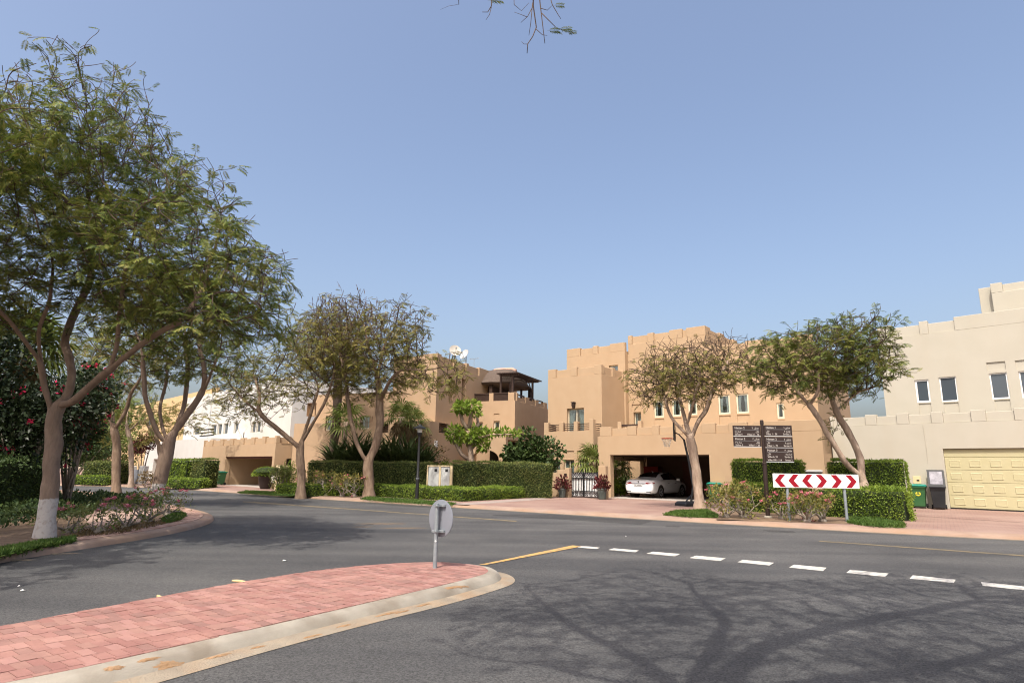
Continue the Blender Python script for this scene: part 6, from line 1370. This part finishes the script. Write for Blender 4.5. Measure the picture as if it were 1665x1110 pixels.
street_tree('dark straight trunked tree rising in the sandy villa garden behind the hedge', b, .27,
  [([b] + [AT(x, y, Y) for x, y in ((541, 740), (546, 690), (549, 640), (548, 600))], .03), limb(((548, 600, 0), (530, 560, .2), (520, 530, .3)), Y), limb(((548, 600, 0), (565, 560, -.3), (575, 520, -.3)), Y)],
  [env(535, 560, 70, 62, 3.2, Y), env(560, 520, 60, 42, 3, Y)], 1700, 16, leaf='leafB', fr=.38, dens=.5, tip=.016, infl=1.8, kill=.5, step=.28, bark='bark_d', bare_top=.9, twigs=1.8, pods=1200)
b = G(1138, 828, VZ); Y = b.y
street_tree('pale trunked street tree with sparse open crown in front of the carport', b, .185,
  [([b] + [AT(x, y, Y) for x, y in ((1136, 800), (1131, 760), (1127, 735), (1123, 713))], .012), limb(((1122, 712, 0), (1108, 698, 0), (1090, 678, .1), (1083, 655, .2), (1076, 630, .3)), Y), limb(((1123, 712, 0), (1116, 692, .2), (1107, 655, .4), (1104, 632, .5), (1100, 600, .6)), Y), limb(((1126, 711, 0), (1131, 690, -.1), (1148, 668, -.2), (1159, 636, -.4), (1172, 612, -.5), (1185, 590, -.5)), Y), limb(((1118, 690, .2), (1126, 660, -.4), (1133, 635, -.8), (1140, 605, -1.1)), Y)],
  [env(1112, 605, 82, 52, 2.3, Y), env(1070, 620, 50, 40, 1.8, Y), env(1170, 590, 52, 50, 2., Y)], 2300, 17, leaf='leafB', fr=.25, dens=.15, infl=1.2, kill=.25, step=.16, bark='bark_p', bare_top=.9, per=2, twigs=1.9, tip=.0135)
b = G(1402, 840, VZ); Y = b.y
street_tree('twin limbed street tree leaning towards the brown sign behind the chevron board', b, .175,
  [([b] + [AT(x, y, Y) for x, y in ((1403, 820), (1406, 800), (1402, 780), (1394, 768))], .012), limb(((1394, 770, 0), (1374, 752, -.1), (1352, 715, -.2), (1334, 685, -.3), (1318, 658, -.4), (1300, 640, -.5), (1285, 618, -.6)), Y), limb(((1404, 785, 0), (1400, 752, .2), (1390, 722, .3), (1374, 695, .4), (1360, 668, .4), (1350, 650, .5), (1345, 610, .6)), Y), limb(((1352, 715, -.2), (1362, 690, .6), (1358, 675, .9)), Y), limb(((1318, 658, -.4), (1330, 635, -.8), (1330, 600, -1.1)), Y), limb(((1360, 668, .4), (1390, 640, .3), (1430, 625, .2)), Y), limb(((1352, 655, .5), (1365, 620, .9), (1378, 570, 1.2)), Y)],
  [env(1355, 580, 95, 62, 2.2, Y), env(1280, 595, 70, 55, 1.9, Y), env(1405, 600, 48, 42, 1.8, Y), env(1395, 545, 50, 38, 1.6, Y)], 3000, 18, leaf='leafA', fr=.24, dens=.36, tip=.0125, infl=1.1, kill=.24, step=.14, bark='bark_p', bare_top=.25, per=2)
# the tree standing behind the viewpoint: its crown shades the road and its lowest sprays hang into view
def hidden(p):
    x, y, k = proj(p); 
    if (k > .3 and -120 < x < 1785 and y > -55) or p.z < 3.6: return True
    s = p.z/math.tan(SUN_EL); gx, gy, gk = proj((p.x - math.sin(SUN_AZ)*s, p.y - math.cos(SUN_AZ)*s, 0))
    return gk > 1 and (gx < 480 + (1110-gy)*2.1 - 15*math.sin(gy*.09) or gy < 922 + 22*math.sin(gx*.011+.4)*(gx > 1050)) and gy < 1150
def sh(px, py, z):                         # the point at height z whose shadow falls on road pixel px, py
    g = G(px, py); s = z/math.tan(SUN_EL); return Vector((g.x + math.sin(SUN_AZ)*s, g.y + math.cos(SUN_AZ)*s, z))
b = Vector((1.9, -2.6, 0.)); pk = sh(1120, 1135, 6.0)
street_tree('street tree arching overhead whose bare twigs hang into the sky above the junction', b, .18,
  [([b, b + Vector((-.1, .2, 1.5)), b + Vector((-.3, .7, 3.0)), b.lerp(pk, .72) + Vector((0, 0, 1.0)), pk], .02), ([pk, sh(1040, 1070, 6.5), sh(930, 1020, 7.0), sh(850, 950, 7.6)], .03), ([pk, sh(1270, 1040, 6.6), sh(1450, 1000, 7.2), sh(1600, 975, 7.7)], .03), ([pk, sh(900, 1085, 6.6), sh(720, 1060, 7.2)], .03), ([pk, sh(1180, 1010, 6.8), sh(1130, 960, 7.5)], .03), ([pk, sh(1500, 1090, 6.8), sh(1700, 1040, 7.4)], .03)],
  [((1.4, 5.2, 7.7), (2.2, 1.9, .8), 1.), ((4.4, 4.6, 7.6), (2.4, 2.2, .8), 1.), ((-.4, 3.4, 7.1), (1.8, 2.0, .9), .7), ((1.5, 2.5, 7.4), (3.6, 2.6, 1.2), .5), ((2.2, 0, 7.5), (3.5, 2.2, 1.2), .3), ((6.2, 3.6, 7.2), (2., 2.4, .9), .6)], 2800, 19, leaf='leafB', fr=.22, dens=.13, infl=1.3, kill=.24, step=.15, bark='bark', bare_top=.2, reject=hidden, twigs=1.7, tip=.0125, lean=False)
ot = [o for o in COL.objects if o.get('label', '').startswith('street tree arching')][0]
YT = 8.0; mb = MB(); rs = np.random.default_rng(5)
def hang(pts, r0): 
    P = [AT(x, y, YT+dy) - Vector(ot.location) for x, y, dy in pts]; mb.tube(P, list(np.linspace(r0, r0*.45, len(P))), 5); return P
up = sh(1000, 950, 8.6)
hang([(866, -60, -.6), (867, -20, -.1), (867, 10, 0), (872, 45, 0), (866, 60, 0), (858, 72, 0), (857, 87, 0)], .012)
hang([(866, 5, 0), (863, 38, 0), (860, 58, .05)], .007); hang([(866, 12, 0), (858, 27, 0), (847, 37, 0)], .007); hang([(857, 28, 0), (847, 24, 0), (836, 20, 0)], .005); hang([(872, 48, 0), (882, 57, 0), (890, 58, 0)], .006); hang([(858, 72, 0), (852, 72, 0), (848, 68, 0)], .005)
hang([(874, -40, 0), (878, 5, 0), (881, 30, 0), (884, 55, 0), (886, 71, 0)], .010); hang([(881, 22, 0), (893, 34, 0), (905, 46, 0), (918, 50, 0)], .008); hang([(880, 14, 0), (890, 17, 0), (897, 10, 0)], .006); hang([(890, -20, .1), (898, 8, .1), (908, 25, .1), (912, 31, .1)], .008)
hang([(835, -30, .1), (836, 8, .1), (848, 18, .1), (860, 5, .1)], .006); hang([(800, -30, -.1), (799, 10, -.1), (793, 20, -.1), (784, 20, -.1)], .009); hang([(799, 12, -.1), (796, 24, -.1), (790, 33, -.1)], .006); hang([(745, -30, 0), (746, 8, 0)], .010); hang([(744, 8, 0), (730, 10, 0), (716, 16, 0)], .003)
ob = mb.build('hanging_twigs', M['twig'], ot, smooth='all'); ob['kind'] = 'stuff'
pts, dirs = [], []
for x, y, dx in ((890, 50, .3), (897, 52, .2), (908, 47, .4), (914, 49, .5), (900, 9, .5), (793, 2, .1), (797, 4, -.2), (921, 53, .4)):
    pts.append(np.array(AT(x, y, YT) - Vector(ot.location))); dirs.append([dx+.3, 0, .1])
V, f = scatter_fronds(pts, dirs, .17, rs); npmesh('hanging_leaves', V, f, M['leafA'], ot, kind='stuff')
# ------------------------------------------------------------------ hedges
def P2(x, y, z=VZ): p = G(x, y, z); return (p.x, p.y)
hedge('long low bright green hedge along the kerbside path', [P2(608, 806.5), P2(680, 810.5), P2(752, 815), P2(815, 811.5), P2(872, 808)], 1.3, .52, seed=1)
def hat(x, Y): p = AT(x, 780, Y); return (p.x, p.y)
hedge('tall dull green hedge between the white cabinets and the tan garden wall', [hat(735, 33.4), hat(800, 33.6), hat(897, 34.2)], .9, 1.78, leaf='hedge_dk', seed=2, rough=.05)
hedge('tall dull green hedge behind the two street trees, left of the white cabinets', [hat(500, 35.5), hat(600, 34.4), hat(697, 33.6)], .9, 1.72, leaf='hedge_dk', seed=3, rough=.05)
hedge('low clipped hedge behind the mid-street flowers', [P2(448, 804.5), P2(490, 806), P2(600, 806.5)], 1.0, .5, seed=4)
hedge('tall bright topped hedge behind the brown direction sign', [hat(1192, 26.6), hat(1301, 25.2)], 1.2, 1.95, seed=5)
hedge('waist high flowering hedge behind the pole of the brown direction sign', [hat(1185, 25.6), hat(1300, 23.6)], 1.2, .95, leaf='hedge', seed=6, rough=.06)
hedge('tall square clipped hedge against the cream house wall', [hat(1352, 24.2), hat(1472, 22.9)], 1.0, 1.95, seed=7)
hedge('waist high hedge with rounded end beside the cream house driveway', [hat(1330, 23.), hat(1400, 21.9), hat(1466, 21.1)], 1.3, .92, seed=8, rough=.07)
hedge('block of clipped hedge beside the white villa, the one further from the bins', [hat(272, 43.5), hat(302, 43.)], 1.1, 1.75, leaf='hedge', seed=9, dens=330, ls=.12)
hedge('block of clipped hedge beside the black bin of the tan carport', [hat(310, 42.4), hat(331, 41.6)], 1.0, 1.8, leaf='hedge_dk', seed=10, dens=330, ls=.12)
hedge('low hedge strip below the two square hedge blocks by the white villa', [hat(268, 41.5), hat(326, 40.5)], .8, .5, leaf='hedge', seed=11, dens=330, ls=.12)
hedge('clipped hedge across the side road behind the slim street tree', [hat(133, 47), hat(187, 46.5)], 1.5, 1.5, leaf='hedge_dk', seed=12, dens=250, ls=.14)
hedge('low bright hedge strip across the side road', [hat(104, 45.5), hat(176, 45)], 1.0, .5, leaf='hedge', seed=13, dens=300, ls=.12)
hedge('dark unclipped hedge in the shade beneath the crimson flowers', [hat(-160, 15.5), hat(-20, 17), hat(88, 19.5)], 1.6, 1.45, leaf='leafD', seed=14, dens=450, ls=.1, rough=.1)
for i, (x, y, h_, n, sp, nf, lb) in enumerate([(110, 866, .6, 6, 1.1, 5, 'sprawling desert rose at the whitewashed foot of the great tree'), (160, 866, .6, 6, 1.3, 5, 'sprawling desert rose with long arching stems on the planted corner'), (205, 858, .65, 7, 1.1, 9, 'bushy desert rose in front of the corner footpath'), (238, 850, .85, 8, .9, 9, 'tallest desert rose beside the corner tree with pale stems'), (272, 838, .8, 6, .8, 7, 'compact desert rose at the tip of the planted corner'),
     (505, 804.6, 1.2, 6, .6, 6, 'desert rose hugging the low forking tree'), (530, 806, 1.15, 7, .6, 6, 'desert rose with pale forked stems between the two mid-street trees'), (556, 807, .95, 6, .7, 5, 'short desert rose before the low clipped hedge'), (575, 807.6, 1.15, 6, .6, 5, 'desert rose beside the stout tree trunk'),
     (1181, 841, .95, 7, .7, 7, 'leggy desert rose beside the pale trunked tree'), (1208, 841, 1.05, 9, .65, 12, 'large desert rose with pink blooms left of the brown sign pole'), (1272, 843, .9, 6, .7, 8, 'desert rose with deep pink blooms between the sign pole and chevron post'), (1312, 848.5, .85, 9, .75, 14, 'dense desert rose with pink blooms beneath the chevron board'), (1338, 848, .8, 8, .75, 10, 'desert rose near the second post of the chevron board')]):
    desert_rose(lb, G(x, y, VZ), h_, 50+i, sp, n, nf, leaf='leafB' if i > 4 else 'hedge_dk', dens=.5 if i < 5 else .6 if i < 9 else .85)
# beds and lawns
BZ = VZ+.008
sheet('flower_bed', [G(x, y, VZ) for x, y in ((485, 803.5), (600, 805.5), (640, 809.5), (560, 808.3), (500, 805))], BZ, M['soil'])
sheet('flower_bed', [G(x, y, VZ) for x, y in ((1165, 838), (1300, 838), (1385, 843), (1386, 852), (1290, 849), (1165, 844))], BZ, M['soil'])
sheet('flower_bed', [G(x, y, VZ) for x, y in ((1190, 810), (1360, 812), (1480, 822), (1480, 845), (1380, 845), (1180, 838))], VZ+.005, M['soil'])
lawn('patch of mown grass at the foot of the pale trunked tree', [G(x, y, VZ) for x, y in ((1078, 838), (1100, 831), (1150, 830), (1168, 838), (1166, 842.5), (1120, 841))], VZ, 9000, 1)
lawn('tongue of grass at the foot of the twin limbed tree', [G(x, y, VZ) for x, y in ((1378, 851), (1385, 841), (1420, 842), (1472, 853), (1470, 859), (1420, 857))], VZ, 6500, 2, .1)
lawn('grass tongue beside the tan carport driveway', [G(x, y, VZ) for x, y in ((385, 801.5), (400, 798.5), (445, 800), (480, 806), (470, 807.5), (430, 804.5))], VZ, 7000, 3)
lawn('grass strip under the street lamp', [G(x, y, VZ) for x, y in ((585, 812), (600, 808.5), (680, 813), (742, 818.5), (735, 822), (680, 820), (620, 816))], VZ, 8000, 4)
lawn('dark shaded grass strip along the kerb of the planted corner', [G(x, y, VZ) for x, y in ((-150, 925), (0, 896), (60, 884), (120, 876), (122, 882), (60, 893), (0, 906), (-150, 938))], VZ, 9000, 5)
lawn('rounded tip of grass at the end of the planted corner', [G(x, y, VZ) for x, y in ((262, 846), (290, 832), (302, 838), (296, 846), (270, 852))], VZ, 4500, 6)
ground_cover('ground_cover_plants', 'dense dark green groundcover around the great whitewashed tree', [G(x, y, VZ) for x, y in ((-200, 905), (0, 868), (60, 858), (110, 852), (150, 838), (165, 822), (120, 810), (0, 818), (-200, 830))], VZ, 14000, .48, M['leafD'], 7, .11)
ground_cover('ground_cover_plants', 'mound of green groundcover at the back of the planted corner', [G(x, y, VZ) for x, y in ((150, 818), (160, 810), (210, 811), (262, 819), (262, 827), (200, 824))], VZ, 5000, .42, M['leafD'], 8, .12)
ground_cover('fallen_leaves', 'fallen leaflets and litter under the desert roses of the planted corner', [G(x, y, VZ) for x, y in ((100, 876), (150, 858), (225, 850), (275, 846), (290, 848), (200, 868))], VZ, 1500, .02, M['brown_leaf'], 9, .06)
# ------------------------------------------------------------------ garden plants
def gp(px, Y): p = AT(px, 780, Y); return Vector((p.x, p.y, VZ))
fan_palm('fan palm with pale trunk and full head behind the tall hedge', gp(648, 37.5), 4.5, .16, 31, nl=20, lr=.95, bark='pale', skirt=8)
fan_palm('fan palm with drooping dead skirt beside the full headed palm', gp(668, 39.), 4.3, .14, 32, nl=15, lr=.9, skirt=8)
fan_palm('slender palm between the dark trunk and the stout tree', gp(556, 38), 4.2, .12, 33, nl=16, lr=1.1, bark='pale')
fan_palm('young fan palm behind the garden gate by the carport', wl(HT, HT.uv(966, 750, .9)[0], .9, VZ), 2.0, .11, 34, nl=24, lr=1.0)
fan_palm('small fan palm inside the side garden beyond the carport', wl(HT, HT.uv(1005, 770, 3.5)[0], 3.2, VZ), 1.7, .1, 35, nl=20, lr=.9)
fan_palm('palm with drooping fronds rising behind the crimson flowered bougainvillea', gp(8, 22.5), 5.6, .16, 36, nl=30, lr=1.3, skirt=6)
for i, (x, Y_, L) in enumerate([(552, 36.6, 1.5), (572, 36.8, 1.9), (588, 37.2, 1.9), (606, 37, 1.6), (624, 36.8, 1.6), (640, 36.5, 1.8), (658, 36.4, 1.8), (674, 36.2, 1.6), (690, 36, 1.3), (540, 37, 1.5)]):
    strap_clump(['strap leaved lily clump behind the tall hedge beside the slender palm', 'tall strap leaved clump behind the hedge, just left of the stout forked tree', 'tall strap leaved clump seen between the forks of the stout tree', 'strap leaved clump directly behind the stout forked trunk', 'strap leaved clump right of the stout forked tree trunk', 'tall strap leaved clump at the foot of the full headed palm', 'strap leaved clump between the two fan palm trunks', 'strap leaved clump below the palm with the dead skirt', 'lowest strap leaved clump, nearest the street lamp', 'strap leaved clump at the foot of the dark straight trunk'][i], gp(x, Y_) + Vector((0, 0, 1.35)), 95, L*1.55, 60+i, name='strap_leaf_plant', wd=.06)
for i, (x, Y_, rx, ry, rz, lf, n, ls, lb) in enumerate([(700, 37.5, 1.3, 1, 1.1, 'hedge', 2600, .13, 'fresh green shrub behind the street lamp'), (722, 36.6, .9, .9, .95, 'hedge', 2000, .13, 'fresh green shrub behind the white cabinets'), (740, 37, 1.0, .8, .85, 'hedge_dk', 1600, .13, 'dull green shrub left of the frangipani trunk'), (790, 38, 1.5, 1, .8, 'hedge', 2200, .14, 'low green shrubs under the arched porch'), (842, 38.5, 1.6, 1.2, 1.75, 'leafD', 2600, .26, 'large leaved dark green shrub beside the arched porch'), (870, 38.5, 1.5, 1.2, 2.0, 'leafD', 2600, .26, 'large leaved dark green shrub against the tan villa'), (690, 38.5, 1.4, 1, 2.2, 'brown_leaf', 1500, .16, 'tan leaved bushy tree top behind the palms'), (455, 36, .9, .9, .8, 'hedge_dk', 1500, .11, 'rounded green shrub beside the entrance pier'), (468, 37, .9, .8, 1.1, 'hedge', 1500, .11, 'taller bright shrub before the timber panels')]):
    blob_shrub(lb, gp(x, Y_), rx, ry, rz*.9, lf, n, ls, 80+i, zc=rz*.95, asp=.75 if 'large' in lb else .5)
blob_shrub('bright green plants beside the tail of the white car', wl(HT, HT.uv(1003, 795, 2.6)[0], 2.6, VZ), .55, .7, .55, 'lime', 700, .16, 95, zc=.5)
blob_shrub('dark green shrubs along the open side of the carport', wl(HT, HT.uv(1010, 780, 5.2)[0], 5.0, VZ), 1.0, 1.2, .85, 'leafD', 1800, .16, 96, zc=.9)
# frangipani: stubby pale limbs and tufts
def frangipani(label, base, seed):
    rs = np.random.default_rng(seed); root = thing('frangipani_tree', label, 'tree', base, 0); mb = MB(); Yf = base.y; tips = []
    def seg(pts, r0, r1): P = [AT(x, y, Yf+dy) - base for x, y, dy in pts]; mb.tube(P, list(np.linspace(r0, r1, len(P))), 8); tips.append(P[-1])
    seg([(766, 765, 0), (766, 745, 0), (764, 720, 0), (762, 700, 0)], .2, .15); seg([(762, 700, 0), (752, 685, 0), (748, 668, .2)], .13, .09); seg([(762, 700, 0), (765, 680, 0), (768, 660, -.2)], .13, .09); seg([(764, 704, 0), (778, 690, .2), (775, 675, .3)], .12, .08); seg([(766, 750, 0), (750, 738, -.1), (738, 715, -.2), (732, 706, -.2)], .13, .08); seg([(765, 730, 0), (782, 715, .2), (790, 705, .2)], .1, .06); seg([(765, 726, 0), (776, 712, -.3), (800, 706, -.4), (835, 706, -.5)], .08, .03); seg([(740, 722, -.2), (748, 712, 0), (750, 706, .1)], .08, .06)
    mb.build('trunk', M['bark_p'], root, smooth='all')
    cl = [(752, 662, 13, 10), (768, 659, 12, 9), (740, 705, 14, 14), (752, 712, 12, 10), (778, 705, 14, 14), (770, 712, 14, 12), (800, 704, 14, 6), (822, 702, 14, 5), (838, 704, 9, 5), (785, 722, 12, 10), (744, 664, 8, 8), (770, 670, 12, 6)]; pts = []; nr = []
    for x, y, a, b_ in cl:
        n = int(a*b_*1.4); q = rs.normal(0, 1, (n, 3)); q /= np.linalg.norm(q, axis=1, keepdims=True); c = np.array(AT(x, y, Yf) - base); s = Yf/F; pts.append(c + q*np.array([a*s, .7, b_*s])*rs.uniform(.4, 1, (n, 1))); nr.append(q)
    leaf_cloud('crown', np.concatenate(pts), np.concatenate(nr), .3, M['hedge'], rs, root, asp=.4)
frangipani('stubby pale limbed frangipani tree above the hedge before the arched porch', gp(766, 36.5), 41)
# shaded planting at the edge of the picture: bougainvillea and dark trees
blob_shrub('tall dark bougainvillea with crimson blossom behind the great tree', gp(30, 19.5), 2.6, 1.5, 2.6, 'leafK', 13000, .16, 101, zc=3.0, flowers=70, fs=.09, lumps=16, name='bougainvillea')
blob_shrub('bougainvillea spray with crimson blossom right beside the great trunk', gp(112, 21.), 1.5, 1.2, 1.5, 'leafD', 4500, .15, 102, zc=3.3, flowers=55, fs=.09, lumps=10, name='bougainvillea')
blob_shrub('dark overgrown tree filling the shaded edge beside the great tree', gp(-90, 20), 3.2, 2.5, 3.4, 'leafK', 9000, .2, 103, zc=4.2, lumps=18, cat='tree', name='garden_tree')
blob_shrub('mass of dark shrubs across the side road', gp(150, 55), 4.2, 2.5, 2.6, 'hedge_dk', 5000, .3, 104, zc=2.9, lumps=16)
blob_shrub('dark round garden tree behind the slim street tree', gp(120, 50), 3., 2.5, 2.4, 'leafD', 4500, .26, 105, zc=3.2, lumps=12, cat='tree', name='garden_tree')
blob_shrub('yellow green garden tree behind the slim street tree', gp(160, 58), 3.2, 2.5, 2.4, 'palmleaf', 4200, .28, 106, zc=5.2, lumps=12, cat='tree', name='garden_tree')
blob_shrub('crimson bougainvillea on the white garden wall', gp(228, 49), 1.1, 1, 1.3, 'red_leaf', 1200, .2, 107, zc=3.0, lumps=7, name='bougainvillea')
b = gp(268, 46.); Y = b.y
street_tree('thin feathery tree in front of the white villa', b, .2, [([b] + [AT(x, y, Y) for x, y in ((267, 760), (262, 735), (256, 715))], .03), limb(((256, 715, 0), (240, 690, 0), (230, 670, 0)), Y), limb(((260, 728, 0), (280, 705, 0), (300, 690, 0)), Y)], [env(240, 685, 75, 38, 2.6, Y), env(300, 685, 45, 28, 2., Y)], 600, 20, leaf='leafB', fr=.5, dens=.6, infl=2.2, kill=.6, step=.32, bark='bark', bare_top=.2)
b = gp(214, 44.); Y = b.y
street_tree('thin pale trunked tree by the white garden wall', b, .16, [([b] + [AT(x, y, Y) for x, y in ((214, 750), (212, 720), (208, 700))], .03)], [env(205, 665, 50, 40, 2.4, Y)], 400, 21, leaf='palmleaf', fr=.5, dens=.6, infl=2.4, kill=.6, step=.34, bark='bark_p', bare_top=.2)
blob_shrub('low tan bush beside the thin feathery tree', gp(253, 44), 1.1, .9, .7, 'brown_leaf', 900, .16, 108, zc=.7, lumps=6)
